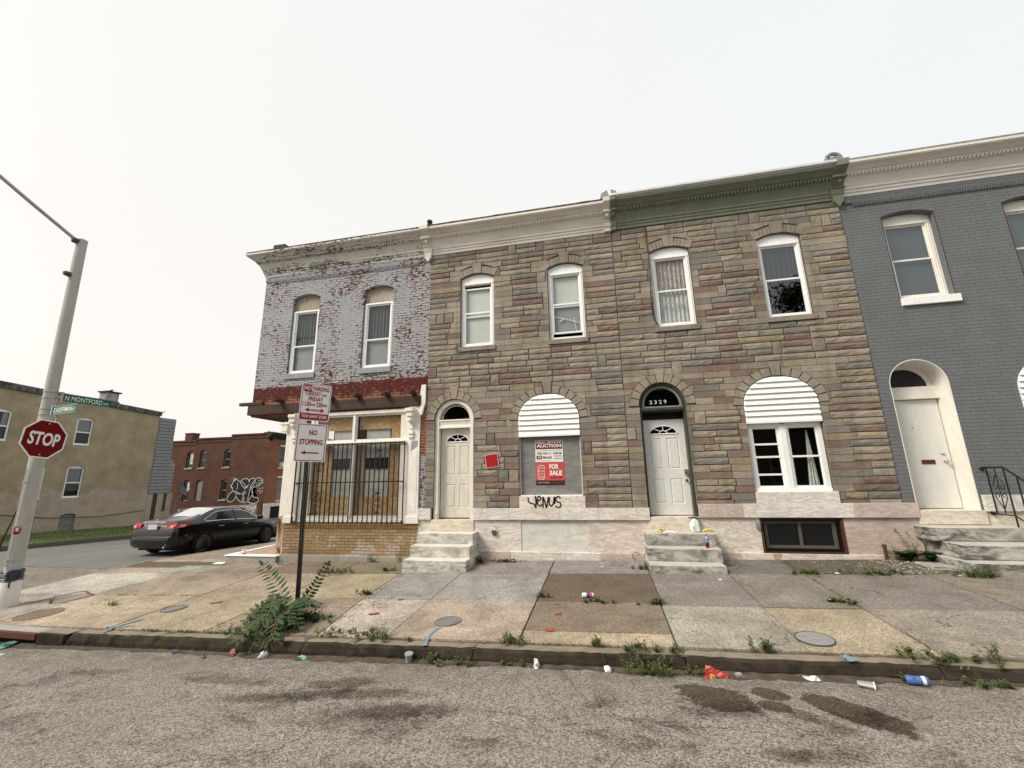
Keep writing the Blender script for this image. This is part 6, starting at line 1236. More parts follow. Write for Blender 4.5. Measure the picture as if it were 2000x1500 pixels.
lid('water_meter_lid', 'smooth grey round meter lid in the tan slab at right', 2.10, -3.52, .185, 'iron_lid', grate=False)
lid('water_meter_lid', 'meter lid ringed with blue paint on the left pavement', -6.83, -3.05, .175, 'iron_lid')
lid('manhole_cover', 'large brown rusty manhole cover by the storm drain', -9.05, -3.42, .29, 'rust_dull', grate=False, grp=None, cat='manhole cover')
# storm drain inlet
SD = thing('storm_drain', 'rust-brown iron faced storm drain inlet at the left end of the kerb', 'storm drain', (-8.4, -4.0, -.4))
z_ = swz(-8.4, -4.0)
mb = MB(); mb.bevbox(-9.35, -7.95, -4.10, -4.04, z_-.075, z_+.004, .006); mb.build('iron_face', M['rust'], SD, True)
mb = MB(); mb.bevbox(-9.35, -7.95, -4.04, -3.86, z_-.03, z_+.006, .006); mb.build('lid_slab', M['concrete'], SD, True)
mb = MB(); mb.box(-9.35, -7.95, -4.03, -3.6, z_-.35, z_-.08); mb.build('throat', M['interior'], SD, True)
mb = MB(); mb.bevbox(-7.93, -7.44, -4.09, -3.87, z_-.35, z_+.012, .012); mb.build('kerb_block', M['curb'], SD, True)
mb = MB(); mb.box(-7.95, -7.43, -4.05, -3.87, z_+.013, z_+.018); mb.build('block_top', M['curb_top'], SD, True)
# old iron pipe by the wall
pp = MB(); pp.lathe([(.028, 0), (.026, .27), (.034, .275), (.034, .30), (.01, .30)], (4.74, -.10, .09), 10); tag(pp.build('iron_pipe', M['rust']), 'short rusty pipe stub standing against the marble base right of the cellar grille', 'pipe')
# ================================================================== parked car
def car():
    L = 4.85
    c = thing('parked_car', 'black four door saloon parked facing away along the side street kerb', 'car', (-13.40, 1.56, 0))
    c.location.z = -.462; c.scale = (.975,)*3; c.rotation_euler = (math.atan(-.04), 0, R(2))
    st = [  # y, zbottom, half width, belt z, belt half width, top z, top half width, cabin?
        (0.00, .34, .70, .66, .70, .70, .55), (.03, .26, .80, .74, .79, .80, .68), (.10, .24, .86, .84, .82, .98, .66), (.22, .24, .885, .90, .83, 1.075, .66), (.50, .24, .90, .93, .835, 1.10, .66), (.78, .22, .91, .945, .84, 1.115, .655),
        (1.05, .20, .912, .95, .84, 1.22, .62), (1.30, .20, .913, .95, .835, 1.325, .59), (1.60, .20, .913, .945, .83, 1.405, .57), (2.0, .20, .913, .94, .83, 1.44, .56), (2.4, .20, .913, .93, .83, 1.445, .56), (2.75, .20, .913, .92, .83, 1.41, .565), (3.1, .20, .913, .91, .83, 1.27, .60), (3.4, .20, .912, .90, .83, 1.12, .64), (3.65, .20, .91, .88, .82, 1.0, .68),
        (4.0, .22, .905, .83, .80, .93, .66), (4.35, .22, .885, .76, .76, .86, .60), (4.62, .22, .84, .66, .68, .76, .52), (4.78, .24, .74, .56, .58, .64, .44), (4.85, .30, .62, .50, .48, .55, .36)]
    V, F = [], []; m = 11
    for (y, zb, w_, zt, wb, zr, wr) in st:
        cab = 1.0 < y < 3.6
        half = [(0, zb), (w_*.8, zb), (w_*.97, zb+.08), (w_, zb+.26 if zt-zb > .4 else (zb+zt)/2), (w_*.995, (zt+zb)/2+.12 if zt-zb > .4 else zt-.05), (w_*.965, zt-.06), (wb, zt)]
        half += [(wb-(wb-wr)*.85, zt+(zr-zt)*.82), (wr-.06, zt+(zr-zt)*.955), (wr*.5, zr-.004), (0, zr)]
        V += [(x, y, z) for x, z in half]
    ns = len(st); mb = MB(); gl = MB()
    for sx in (1, -1):
        for i in range(ns-1):
            for k in range(m-1):
                q = [V[i*m+k], V[i*m+k+1], V[(i+1)*m+k+1], V[(i+1)*m+k]]; q = [(x*sx, y, z) for x, y, z in q]; y0, y1 = st[i][0], st[i+1][0]
                side = k == 6 and .78 <= y0 and y1 <= 3.45
                mb.face(q)
        mb.face([(x*sx, y, z) for x, y, z in V[:m]]); mb.face([(x*sx, y, z) for x, y, z in V[-m:]])
    me = mb.build('body', M['car_paint'], c, smooth=True, merge=True); me.data.set_sharp_from_angle(angle=R(70)) if hasattr(me.data, 'set_sharp_from_angle') else None
    sb_ = me.modifiers.new('s', 'SUBSURF'); sb_.levels = sb_.render_levels = 1
    def surf(y, f):   # point on the body side between belt (0) and roof edge (1)
        for i in range(ns-1):
            if st[i][0] <= y <= st[i+1][0]: t = (y-st[i][0])/(st[i+1][0]-st[i][0]); a = [p+(q-p)*t for p, q in zip(st[i], st[i+1])]; break
        zt, wb, zr, wr = a[3], a[4], a[5], a[6]; return (wb-(wb-wr)*.85*f, zt+(zr-zt)*.82*f)
    # side glass, following the arch of the roof
    for sx in (1, -1):
        for nm, ys in (('rear_side_window', [1.05, 1.2, 1.4, 1.6, 1.85, 2.1, 2.22]), ('front_side_window', [2.30, 2.5, 2.75, 3.0, 3.2, 3.38])):
            g = MB(); lo, hi = [], []
            for y in ys:
                f1 = .88 if 1.45 < y < 3.0 else max(.25, .88-abs(y-(1.45 if y < 2 else 3.0))*1.05); a, b = surf(y, .12), surf(y, f1); lo.append((sx*(a[0]+.012), y, a[1])); hi.append((sx*(b[0]+.012), y, b[1]))
            g.faces(lo+hi, [(i, i+1, i+1+len(ys), i+len(ys)) for i in range(len(ys)-1)]); wn = g.build(nm, M['car_glass'], c, smooth=True)
            t = MB(); t.tube([(p[0]+sx*.004, p[1], p[2]) for p in lo], .012, 5)
            if nm[0] == 'r': t.tube([(p[0]+sx*.004, p[1], p[2]) for p in [lo[0]]+hi], .010, 5)
            else: t.tube([(p[0]+sx*.004, p[1], p[2]) for p in hi], .010, 5)
            t.build('chrome_trim', M['chrome'], wn)
        for nm, y in (('door_handle', 1.62), ('door_handle', 2.68)): t = MB(); t.bevbox(sx*.885 if sx > 0 else -.925, .925 if sx > 0 else -.885, y-.10, y+.10, .80, .835, .012); t.build(nm, M['chrome'], c)
        t = MB(); t.bevbox(sx*.86 if sx > 0 else -1.04, 1.04 if sx > 0 else -.86, 3.22, 3.36, .93, 1.07, .04); t.build('wing_mirror', M['car_paint'], c)
    def glassloft(name, ys, wf, sh):
        g = MB(); vs = []
        for y in ys:
            for i in range(ns-1):
                if st[i][0] <= y <= st[i+1][0]: t = (y-st[i][0])/(st[i+1][0]-st[i][0]); zr = st[i][5]+(st[i+1][5]-st[i][5])*t; wr = st[i][6]+(st[i+1][6]-st[i][6])*t; break
            for k in range(-4, 5): x = wr*wf*k/4; vs.append((x, y, zr+.012-.05*(abs(k)/4)**2.5+sh))
        g.faces(vs, [(j*9+k, j*9+k+1, (j+1)*9+k+1, (j+1)*9+k) for j in range(len(ys)-1) for k in range(8)]); return g.build(name, M['rear_glass'] if name[0] == 'r' else M['car_glass'], c, smooth=True)
    glassloft('rear_window', [.84, 1.0, 1.2, 1.4, 1.56], .98, .006); glassloft('windscreen', [2.82, 3.0, 3.2, 3.4, 3.55], .98, .006)
    def rim(sx, y):
        x = sx*.90
        w_ = MB(); w_.lathe([(.25, -.09), (.325, -.09), (.335, -.06), (.335, .04), (.325, .06), (.25, .065)], (x-sx*.03, y, .335), 28, 'x'); wh = w_.build('wheel', M['tyre'], c, smooth=True)
        r_ = MB(); r_.lathe([(.0, .0), (.055, .0), (.055, .03), (.0, .03)], (x, y, .335), 14, 'x'); r_.lathe([(.225, -.05), (.245, -.05), (.25, .035), (.225, .035)], (x, y, .335), 28, 'x')
        for k in range(7):
            for da in (-.10, .10):
                a = k*.8976+da; r_.tube([(x+sx*.01, y+.05*math.cos(a), .335+.05*math.sin(a)), (x+sx*.02, y+.235*math.cos(a+da*.6), .335+.235*math.sin(a+da*.6))], .011, 5)
        r_.build('rim', M['rim'], wh); b_ = MB(); b_.lathe([(.0, -.02), (.22, -.02), (.22, -.04), (.0, -.04)], (x-sx*.01, y, .335), 20, 'x'); b_.build('brake_disc', M['pole_dark'], wh)
        a_ = MB()
        for k in range(14): a = math.pi*k/13; a2 = math.pi*(k+1)/13; 
        a_.lathe([(.0, -.12), (.385, -.12), (.385, .0 if True else 0), (.0, .0)], (sx*.908-sx*.0, y, .345), 28, 'x') if False else None
    for sx in (1, -1):
        for y in (.98, 3.76):
            t = MB(); x = sx*.9145; n_2 = 26; vs = []
            for k in range(n_2): a = R(-28+236*k/(n_2-1)); vs += [(x, y+.385*math.cos(a), max(.205, .335+.385*math.sin(a)))]
            t.face(vs); t.build('wheel_arch', M['interior'], c); rim(sx, y)
    for sx in (1, -1):
        t = MB(); t.faces([(sx*.46, .075, .99), (sx*.50, .055, .84), (sx*.74, .06, .83), (sx*.85, .20, .86), (sx*.875, .52, .95), (sx*.83, .42, .99), (sx*.72, .12, 1.0)], [tuple(range(7))]); 
        t.faces([(sx*.46, .045, .985), (sx*.49, .028, .84), (sx*.75, .03, .825), (sx*.80, .09, .835), (sx*.77, .10, .985)], [tuple(range(5))]); t.faces([(sx*.80, .09, .835), (sx*.895, .24, .86), (sx*.905, .56, .945), (sx*.86, .45, .98), (sx*.77, .10, .985)], [tuple(range(5))])
        tl = t.build('tail_light', M['tail_red'], c); t = MB(); t.faces([(sx*.62, .020, .925), (sx*.64, .020, .855), (sx*.72, .022, .85), (sx*.74, .03, .92)], [(0,1,2,3)]); t.faces([(sx*.84, .13, .87), (sx*.905, .25, .88), (sx*.89, .30, .95), (sx*.83, .17, .95)], [(0,1,2,3)]); t.build('clear_lens', M['tail_clear'], tl)
    t = MB(); t.bevbox(-.42, .42, .035, .07, 1.0, 1.03, .008); t.build('chrome_strip', M['chrome'], c)
    t = MB(); t.tube([(.06*math.cos(a*.5236), .10, 1.055+.042*math.sin(a*.5236)) for a in range(13)], .007, 5); t.tube([(.02, .098, 1.09), (-.015, .098, 1.04), (.045, .098, 1.035)], .006, 5); t.build('badge', M['chrome'], c)
    t = MB(); t.bevbox(-.17, .17, -.005, .03, .80, .95, .008); t.build('licence_plate', M['plate'], c)
    t = MB(); xs_ = [-.915+1.83*k/20 for k in range(21)]; pf = [(.06, .62), (-.03, .585), (-.045, .50), (-.04, .42), (.0, .36), (.05, .31), (.12, .27)]; vs = []
    for x in xs_:
        u = abs(x)/.915; dy = .55*max(0, u-.72)**2*8+.03*u*u
        for oy, z in pf: vs.append((x*(1.0 if oy < .05 else .995), oy+dy, z))
    n7 = len(pf); t.faces(vs, [(i*n7+k, i*n7+k+1, (i+1)*n7+k+1, (i+1)*n7+k) for i in range(20) for k in range(n7-1)]); t.build('bumper', M['car_paint'], c, smooth=True)
    t = MB(); t.tube([(.55, -.02, .29), (.55, .2, .29)], .035, 10); t.tube([(-.55, -.02, .29), (-.55, .2, .29)], .035, 10); t.build('exhaust', M['chrome'], c)
    for sx in (1, -1): t = MB(); t.faces([(sx*.60, 4.74, .68), (sx*.80, 4.62, .70), (sx*.86, 4.40, .76), (sx*.72, 4.50, .78), (sx*.58, 4.66, .74)], [tuple(range(5))]); t.build('headlight', M['tail_clear'], c)
    t = MB(); t.box(-.80, .80, .35, 4.5, .16, .30); t.build('underbody', M['tyre'], c)
    return c
car()
# ================================================================== weeds
def blade_(mb, p, d, L, w_, r_, droop=.5):
    d = Vector(d).normalized(); s = d.cross(Vector((0, 0, 1))); s = (s.normalized() if s.length > .05 else Vector((1, 0, 0)))*w_; p = Vector(p); a = p; prev = (a-s, a+s)
    for k in (1, 2, 3):
        t = k/3; q = p+d*L*t+Vector((0, 0, -droop*L*t*t*.5)); k2 = 1-t*.9; cur = (q-s*k2, q+s*k2); mb.face([prev[0], prev[1], cur[1], cur[0]]); prev = cur
def leaf_(mb, p, d, n_, L, w_):
    d = Vector(d).normalized(); s = d.cross(Vector(n_)); s = s.normalized()*w_ if s.length > .01 else Vector((w_, 0, 0)); p = Vector(p)
    mb.face([p, p+d*L*.3+s, p+d*L*.65+s*.85, p+d*L, p+d*L*.65-s*.85, p+d*L*.3-s])
def grass_tuft(mb, x, y, z, n, h, spread, r_, w_=.0035):
    for _ in range(n):
        a = r_.uniform(0, 6.28); e = r_.uniform(.25, 1.2); q = (x+r_.gauss(0, spread), y+r_.gauss(0, spread*.5), z-.005)
        blade_(mb, q, (math.cos(a)*e, math.sin(a)*e, 1), h*r_.uniform(.5, 1.1), w_*r_.uniform(.7, 1.3), r_, r_.uniform(.2, .9))
def leafy(mb, st, x, y, z, n, h, r_, L=.045, w_=.012):
    for _ in range(n):
        a = r_.uniform(0, 6.28); e = r_.uniform(.1, .9); top = Vector((x+math.cos(a)*e*h*.8, y+math.sin(a)*e*h*.6, z+h*r_.uniform(.4, 1))); base = Vector((x+r_.uniform(-.02, .02), y+r_.uniform(-.01, .01), z))
        st.tube([base, (base+top)/2+Vector((0, 0, .02)), top], .0022, 4, False)
        for k in range(8):
            t = .2+.8*k/7; p = base.lerp(top, t); b = k*2.4; leaf_(mb, p, (math.cos(b), math.sin(b), r_.uniform(0, .6)), (0, 0, 1), L*r_.uniform(.6, 1.1), w_*r_.uniform(.8, 1.2))
def weed(label, x, y, kind='mix', n=30, h=.12, spread=.06, seed=1, name='weed', zf=swz, cat='weed', leafm='leaf', L=.034, w_=.0085):
    r_ = random.Random(seed); z = zf(x, y); t = thing(name, label, cat, (x, y, z), 0, 'weeds growing from the pavement cracks' if cat == 'weed' else None)
    if kind == 'leafy' and h < .15: kind = 'mix'
    if kind in ('mix', 'grass'): mb = MB(); grass_tuft(mb, 0, 0, 0, n if kind == 'grass' else int(n*.9), h, spread, r_); mb.build('blades', M['grass'], t)
    if kind in ('mix', 'leafy'):
        mb = MB(); st = MB(); k = max(1, int(n/7))
        for _ in range(k): leafy(mb, st, r_.gauss(0, spread*1.1), r_.gauss(0, spread*.35), 0, 4, h*r_.uniform(.45, 1.05), r_, L, w_)
        mb.build('leaves', M[leafm], t); st.build('stems', M['stem'], t)
    return t
W_ = [('leafy green weed clump at the kerb between the two meter lids', -1.13, -3.84, 'leafy', 60, .10, .10, 11), ('sprig of weed at the kerb left of the middle brown slab joint', -.20, -3.86, 'leafy', 26, .12, .05, 12),
      ('broad grassy weed clump on the kerb in front of the right brown slab', .28, -3.93, 'mix', 90, .11, .16, 13), ('upright bushy weed at the kerb in front of the steps with litter', 1.50, -3.87, 'leafy', 60, .16, .05, 15),
      ('low feathery weed row at the kerb right of the tan slab', 2.95, -3.90, 'mix', 110, .09, .22, 16), ('tall thin stemmed weed at the right end of the kerb', 3.42, -3.92, 'leafy', 22, .26, .03, 18),
      ('small leafy weed beside the lowest step of the green doorway', .58, -.72, 'leafy', 50, .12, .06, 21), ('dark weed clump where four slabs meet beside the brown slab', .62, -2.50, 'leafy', 70, .10, .09, 20),
      ('grassy weed tuft on the slab corner left of the crushed drink can', -1.02, -2.28, 'mix', 40, .09, .06, 28), ('tufts of weed in the crack behind the crushed drink can', -.25, -2.46, 'mix', 70, .07, .20, 29),
      ('clump of spreading weeds on the slabs before the kick wall', -5.35, -.95, 'mix', 130, .13, .22, 19), ('tall thin weed against the left end of the concrete footing', -7.25, -.30, 'leafy', 26, .34, .05, 30),
      ('thin weed stems against the middle of the concrete footing', -5.05, -.12, 'leafy', 30, .24, .06, 31), ('straggly weed against the yellow brick kick wall', -4.45, -.12, 'leafy', 16, .30, .04, 32),
      ('low weed near the concrete footing left of the cream door steps', -4.30, -.80, 'mix', 50, .09, .08, 33), ('small fern-like seedling beside the light pole', -9.60, -2.95, 'leafy', 14, .20, .012, 24),
      ('pale grassy weed tuft on the left pavement crack', -8.22, -2.96, 'grass', 90, .16, .06, 25), ('dense weed patch trailing along the kerb right of the black post', -3.15, -3.80, 'mix', 150, .10, .24, 14),
      ('reddish seedling at the kerb left of the first meter lid', -2.72, -3.86, 'leafy', 18, .17, .02, 34), ('weed tuft on the slab edge right of the black post', -3.95, -2.25, 'mix', 60, .09, .07, 27),
      ('weeds at the foot of the grey house steps', 5.30, -1.18, 'mix', 120, .17, .14, 35), ('low weeds in the crack right of the dark slab', 4.0, -1.02, 'mix', 120, .11, .26, 36), ('weeds spilling over the corner of the dark slab', 3.12, -1.0, 'mix', 90, .10, .14, 37), ('grassy weeds ending the diagonal joint in the grey slabs', 2.95, -2.35, 'mix', 80, .06, .12, 38), ('weed row in the joint beside the left tan slab', -4.85, -3.0, 'mix', 40, .05, .12, 39)]
for q in W_:
    weed(*q[:7], seed=q[7])
for x, y, n, h, sp, lab, sd in ((.43, -4.11, 130, .16, .17, 'grassy weeds rooted in the gutter beside the red snack bag', 41), (-1.95, -4.10, 110, .13, .15, 'grassy weeds in the gutter beside the blue cup', 42), (2.55, -4.12, 26, .10, .05, 'sparse weeds in the gutter beside the blue can', 43), (3.1, -4.14, 40, .13, .10, 'weeds in the gutter at the right end of the kerb', 44), (-1.15, -4.1, 24, .07, .07, 'small weeds in the gutter left of the white paper scrap', 45)):
    weed(lab, x, y, 'mix', n, h, sp, sd, zf=roadz)
# joint grass nobody could count
mb = MB(); r_ = random.Random(77)
def line_grass(x0, y0, x1, y1, dens, h):
    L = math.hypot(x1-x0, y1-y0)
    for _ in range(int(L*dens)):
        t = r_.random(); x, y = x0+(x1-x0)*t, y0+(y1-y0)*t
        if math.sin(t*17+x0*3)+math.sin(t*41+y0) > -.3: grass_tuft(mb, x, y, swz(x, y), 2, h, .012, r_, .003)
for a in ((1.95, -2.45, 3.05, -2.58, 20, .04), (3.05, -1.05, 3.05, -2.55, 140, .05), (3.1, -1.02, 5.2, -1.02, 130, .06), (-9.3, -2.46, -7.1, -2.42, 110, .05), (-3.88, -1.0, -3.68, -3.7, 50, .05), (-1.07, -1.05, -1.07, -2.4, 50, .04), (-1.0, -2.47, .65, -2.5, 90, .045), (.68, -1.1, .66, -2.5, 25, .03), (.68, -2.6, 1.8, -2.6, 40, .03), (-6.4, -3.86, -4.9, -3.86, 200, .06), (-3.6, -3.85, 4.5, -3.87, 60, .05), (-9.9, -2.9, -8.2, -2.95, 60, .04), (-5.6, -1.0, -4, -1.0, 90, .05), (-7.4, -.1, -4.1, -.08, 25, .06), (-2.6, -.05, .6, -.04, 12, .03), (-12.0, .2, -11.7, 3.5, 60, .06), (-11.7, 3, -11.7, 9, 60, .07), (-8.7, -1.0, -7.1, -1.0, 30, .04)):
    line_grass(*a)
tag(mb.build('joint_grass', M['grass']), kind='stuff')
mb = MB(); r_ = random.Random(78)
for _ in range(15000):
    y = r_.uniform(-2, 16)**1.0; x = r_.uniform(-24.9, -20.4); z = roadz(-20, max(y, 0))+.16+.02*(-20.2-x); a = r_.uniform(0, 6.28)
    blade_(mb, (x, y, z), (math.cos(a)*.6, math.sin(a)*.6, 1), r_.uniform(.05, .13), .009, r_)
tag(mb.build('verge_grass', M['grass']), kind='stuff')
# dead leaves by the wall
mb = MB(); r_ = random.Random(5)
for _ in range(170):
    x = -2.05+r_.gauss(0, .14); y = -.16+r_.gauss(0, .035); a = r_.uniform(0, 6.28); leaf_(mb, (x, y, swz(x, y)+r_.uniform(.005, .05)), (math.cos(a), math.sin(a), r_.uniform(-.3, .5)), (r_.gauss(0, .4), r_.gauss(0, .4), 1), r_.uniform(.03, .07), .012)
for _ in range(5):
    a = r_.uniform(-.3, .3); x = -2.1+r_.uniform(-.2, .1); mb.tube([(x-.2*math.cos(a), -.17+.1*a, swz(x, -.1)+.03), (x+.2*math.cos(a), -.15-.1*a, swz(x, -.1)+.04)], .004, 4)
tag(mb.build('leaf_litter', M['debris']), 'pile of dead leaves and twigs against the marble base', 'leaf pile')
# rubble patch beside the grey steps
mb = MB(); r_ = random.Random(6)
for _ in range(420):
    x = r_.uniform(4.45, 5.45) if r_.random() < .85 else r_.uniform(3.3, 4.6); y = r_.uniform(-1.0, -.12); s = r_.uniform(.004, .02); z = swz(x, y); a = r_.uniform(0, 3)
    ca, sa = math.cos(a)*s, math.sin(a)*s; mb.faces([(x-ca, y-sa, z), (x+sa, y-ca, z), (x+ca, y+sa, z), (x-sa, y+ca, z), (x, y, z+s*.7)], [(0,1,4),(1,2,4),(2,3,4),(3,0,4)])
tag(mb.build('rubble', M['concrete']), kind='stuff')
bs = MB(); bs.bevbox(5.0, 5.35, -.75, -.35, .10, .16, .015, .01); tag(bs.build('broken_paver', M['concrete']), 'loose broken paving slab lying by the grey house steps', 'paving slab')
# broad-leaved dock plants by the steps
def dock(label, x, y, n, L, sd, stalks=True):
    r_ = random.Random(sd); z = swz(x, y); t = thing('broadleaf_weed', label, 'weed', (x, y, z)); mb = MB(); st = MB()
    for k in range(n):
        a = k*2.4+r_.uniform(-.3, .3); e = r_.uniform(.7, 1.8); l_ = L*r_.uniform(.6, 1.1); d = Vector((math.cos(a), math.sin(a)*.7, e)).normalized(); s = d.cross(Vector((0, 0, 1))).normalized(); up_ = s.cross(d); pr = None
        for j in range(6):
            tt = j/5; q = Vector((r_.uniform(-.02, .02)*0, 0, .01))+d*l_*tt+Vector((0, 0, -l_*.45*tt*tt)); w2 = L*.22*math.sin(math.pi*(tt*.85+.12)); cur = (q-s*w2+up_*w2*.3, q, q+s*w2+up_*w2*.3)
            if pr: mb.face([pr[0], pr[1], cur[1], cur[0]]); mb.face([pr[1], pr[2], cur[2], cur[1]])
            pr = cur
    mb.build('leaves', M['leaf_dark'], t)
    if stalks:
        s2 = MB()
        for k in range(3): a = r_.uniform(0, 6.28); leafy(s2, st, r_.uniform(-.15, .15), r_.uniform(-.05, .05), 0, 2, L*1.7, r_, .06, .014)
        s2.build('side_leaves', M['leaf'], t); st.build('stems', M['stem'], t)
dock('large dark broadleaf plant between the pipe stub and the grey house steps', 5.02, -.20, 26, .34, 3); dock('leafy dark plant pressed against the side of the grey house steps', 5.3, -.28, 22, .36, 4)
weed('thin branching seedling beside the iron pipe stub', 4.9, -.10, 'leafy', 16, .42, .03, 51); weed('small leafy weed against the side of the cream door steps', -2.58, -.25, 'leafy', 60, .22, .04, 52, leafm='leaf_dark')
# ailanthus seedling tangle round the post
AT = thing('ailanthus_bush', 'large dark green compound-leaved bush at the foot of the black sign post', 'bush', (-4.45, -3.45, swz(-4.45, -3.45)))
r_ = random.Random(21)
def frond(mb, st, base, tip, L, n=11, sag=.12, lw=.020, nrm=(0, -.5, .85)):
    b, t_ = Vector(base), Vector(tip); P = smoothpath([b, (b+t_)/2+Vector((0, 0, sag)), t_], 6); st.tube(P, .004, 5, False); d0 = (t_-b).normalized(); nn = Vector(nrm)
    for k in range(n):
        u = .18+.82*k/(n-1); i = min(len(P)-2, int(u*(len(P)-1))); p = P[i].lerp(P[i+1], u*(len(P)-1)-i); d = (P[i+1]-P[i]).normalized(); s = d.cross(nn).normalized()
        l_ = L*(1-.45*abs(u-.45)*1.3)
        for sg in (1, -1):
            dd = s*sg+d*.45+Vector((r_.uniform(-.12, .12), r_.uniform(-.12, .12), -.12)); leaf_(mb, p, dd, nn+Vector((r_.uniform(-.3, .3), r_.uniform(-.3, .3), 0)), l_*r_.uniform(.85, 1.1), lw*r_.uniform(.85, 1.1))
    leaf_(mb, P[-1], d0, nn, L*.8, lw)
lv, st = MB(), MB()
frond(lv, st, (-.05, .15, .08), (-.68, .25, .66), .155, 12, .05, .024); frond(lv, st, (.0, .2, .10), (.34, .35, .68), .10, 13, -.05, .018, (.8, -.5, .4))
frond(lv, st, (.0, .05, .05), (.42, .12, .20), .10, 10, .10)
for k in range(30):
    a = R(175+(k*5.7)+r_.uniform(-8, 8)); l_ = r_.uniform(.34, .62); frond(lv, st, (r_.uniform(-.1, .1), r_.uniform(-.15, .0), .06), (math.cos(a)*l_*.95, math.sin(a)*l_*1.15-.02, r_.uniform(-.26, .14)), r_.uniform(.11, .16), 10, r_.uniform(.12, .28), .021)
for k in range(10):
    a = r_.uniform(0, 6.28); l_ = r_.uniform(.25, .45); frond(lv, st, (r_.uniform(-.15, .2), r_.uniform(-.2, .1), .03), (math.cos(a)*l_, math.sin(a)*l_*.6, r_.uniform(.08, .3)), .10, 8, .08, .018)
lv.build('leaves', M['leaf_dark'], AT); st.build('stems', M['stem_red'], AT)
weed('dense low weeds filling the ground around the black post base', -4.25, -3.35, 'mix', 260, .13, .18, 60, leafm='leaf_dark'); weed('weeds hanging over the kerb below the black post', -4.45, -3.95, 'mix', 160, .13, .22, 61, leafm='leaf_dark')

# paint marks
for nm, pts, w_, m_ in (('paint_mark', [(-2.16, -3.50), (-2.19, -3.72), (-2.13, -4.03)], .045, 'paint_blue'), ('paint_mark', [(-6.86, -3.5), (-6.92, -3.66), (-6.95, -3.83), (-6.93, -3.98)], .05, 'paint_blue'), ('paint_mark', [(-6.68, -3.74), (-6.9, -3.8), (-7.1, -3.82)], .03, 'paint_blue'), ('paint_mark', [(2.18, -3.9), (2.22, -4.02)], .09, 'paint_blue'),
                        ('paint_mark', [(-10.1, -2.95), (-9.95, -2.3), (-9.55, -2.42), (-9.35, -2.5), (-9.45, -2.9)], .045, 'paint_red'), ('paint_mark', [(-6.42, -2.80), (-6.27, -2.72)], .07, 'paint_red'), ('paint_mark', [(-3.38, -3.12), (-3.25, -3.07)], .07, 'paint_red'), ('paint_mark', [(-3.25, -2.5), (-3.17, -2.48)], .05, 'paint_red'), ('paint_mark', [(-.75, -2.98), (-.66, -2.94)], .06, 'paint_red'), ('paint_mark', [(-.80, -3.5), (-.70, -3.47)], .10, 'paint_red'), ('paint_mark', [(-.78, -2.6), (-.74, -2.58)], .04, 'paint_red'), ('paint_mark', [(-5.2, -2.2), (-5.05, -2.15)], .03, 'paint_red')):
    tag(gmark(nm, pts, w_, M[m_]), kind='structure')
# ================================================================== litter
def crumple(name, label, cat, loc, size, mats, seed, flat_=.5, sub=2, jag=.35, rz=0, grp='litter in the gutter'):
    r_ = random.Random(seed); bm = bmesh.new(); bmesh.ops.create_icosphere(bm, subdivisions=sub, radius=1)
    mb = MB()
    for v in bm.verts: k = 1+r_.uniform(-jag, jag); v.co = Vector((v.co.x*size[0]*k, v.co.y*size[1]*k, max(-size[2]*.25, v.co.z*size[2]*k)+size[2]*.25))
    mb.addbm(bm); bm.free()
    if len(mats) > 1: mb.m = [r_.choices(range(len(mats)), weights=[3]+[1]*(len(mats)-1))[0] for _ in mb.f]
    t = mb.build(name, mats if len(mats) > 1 else mats[0]); t.location = loc; t.rotation_euler = (0, 0, rz); return tag(t, label, cat, grp)
def gz(x, y): return roadz(x, y)
def can(name, label, cat, loc, L, r_, mid, ends, rz, pitch=0, crush=.0, grp=None, extra=None):
    t = thing(name, label, cat, loc, rz, grp); t.rotation_euler = (0, pitch, rz)
    prof = [(r_*.3, 0), (r_*.8, 0), (r_, L*.08)]; mb = MB(); mb.lathe([(r_*.75, -L/2), (r_*.95, -L/2+.004), (r_, -L/2+.012), (r_, -L*.2), (r_*(1-crush), 0), (r_, L*.2), (r_, L/2-.016), (r_*.8, L/2-.003), (r_*.78, L/2)], (0, 0, r_), 18, 'x')
    b = mb.build('body', M[mid], t, smooth=True); mb = MB(); mb.lathe([(r_*1.015, -L*.12), (r_*(1.01-crush), 0), (r_*1.015, L*.2)], (0, 0, r_), 18, 'x'); mb.build('label_band', M[ends], t, smooth=True)
    if extra: mb = MB(); mb.lathe([(r_*1.02, L*.2), (r_*1.02, L*.36)], (0, 0, r_), 18, 'x'); mb.build('stripe', M[extra], t, smooth=True)
    return t
x, y = -.33, -2.30; can('drink_can', 'crushed purple and orange drink can lying on the brown slab', 'drink can', (x, y, swz(x, y)+.005), .17, .034, 'p_white', 'p_purple', R(8), 0, .12, extra='p_orange')
x, y = 2.62, -4.17; can('drink_can', 'blue and silver drink can lying in the gutter at right', 'drink can', (x, y, gz(x, y)+.01), .16, .034, 'p_blue', 'p_blue', R(-14), R(-6), .06, extra='p_white')
# clear flattened cup
x, y = 2.17, -4.25; t = thing('plastic_cup', 'crushed clear plastic cup on the asphalt left of the blue can', 'cup', (x, y, gz(x, y)+.006), R(-20)); mb = MB(); mb.lathe([(.03, -.06), (.034, -.055), (.042, .04), (.046, .055), (.048, .06)], (0, 0, .03), 16, 'x'); mb.v = [(a, b, c*.6) for a, b, c in mb.v]; mb.build('cup', M['p_grey'], t, smooth=True); mb = MB(); mb.lathe([(.049, .055), (.052, .06), (.049, .065)], (0, 0, .03), 16, 'x'); mb.v = [(a, b, c*.6) for a, b, c in mb.v]; mb.build('rim', M['p_white'], t)
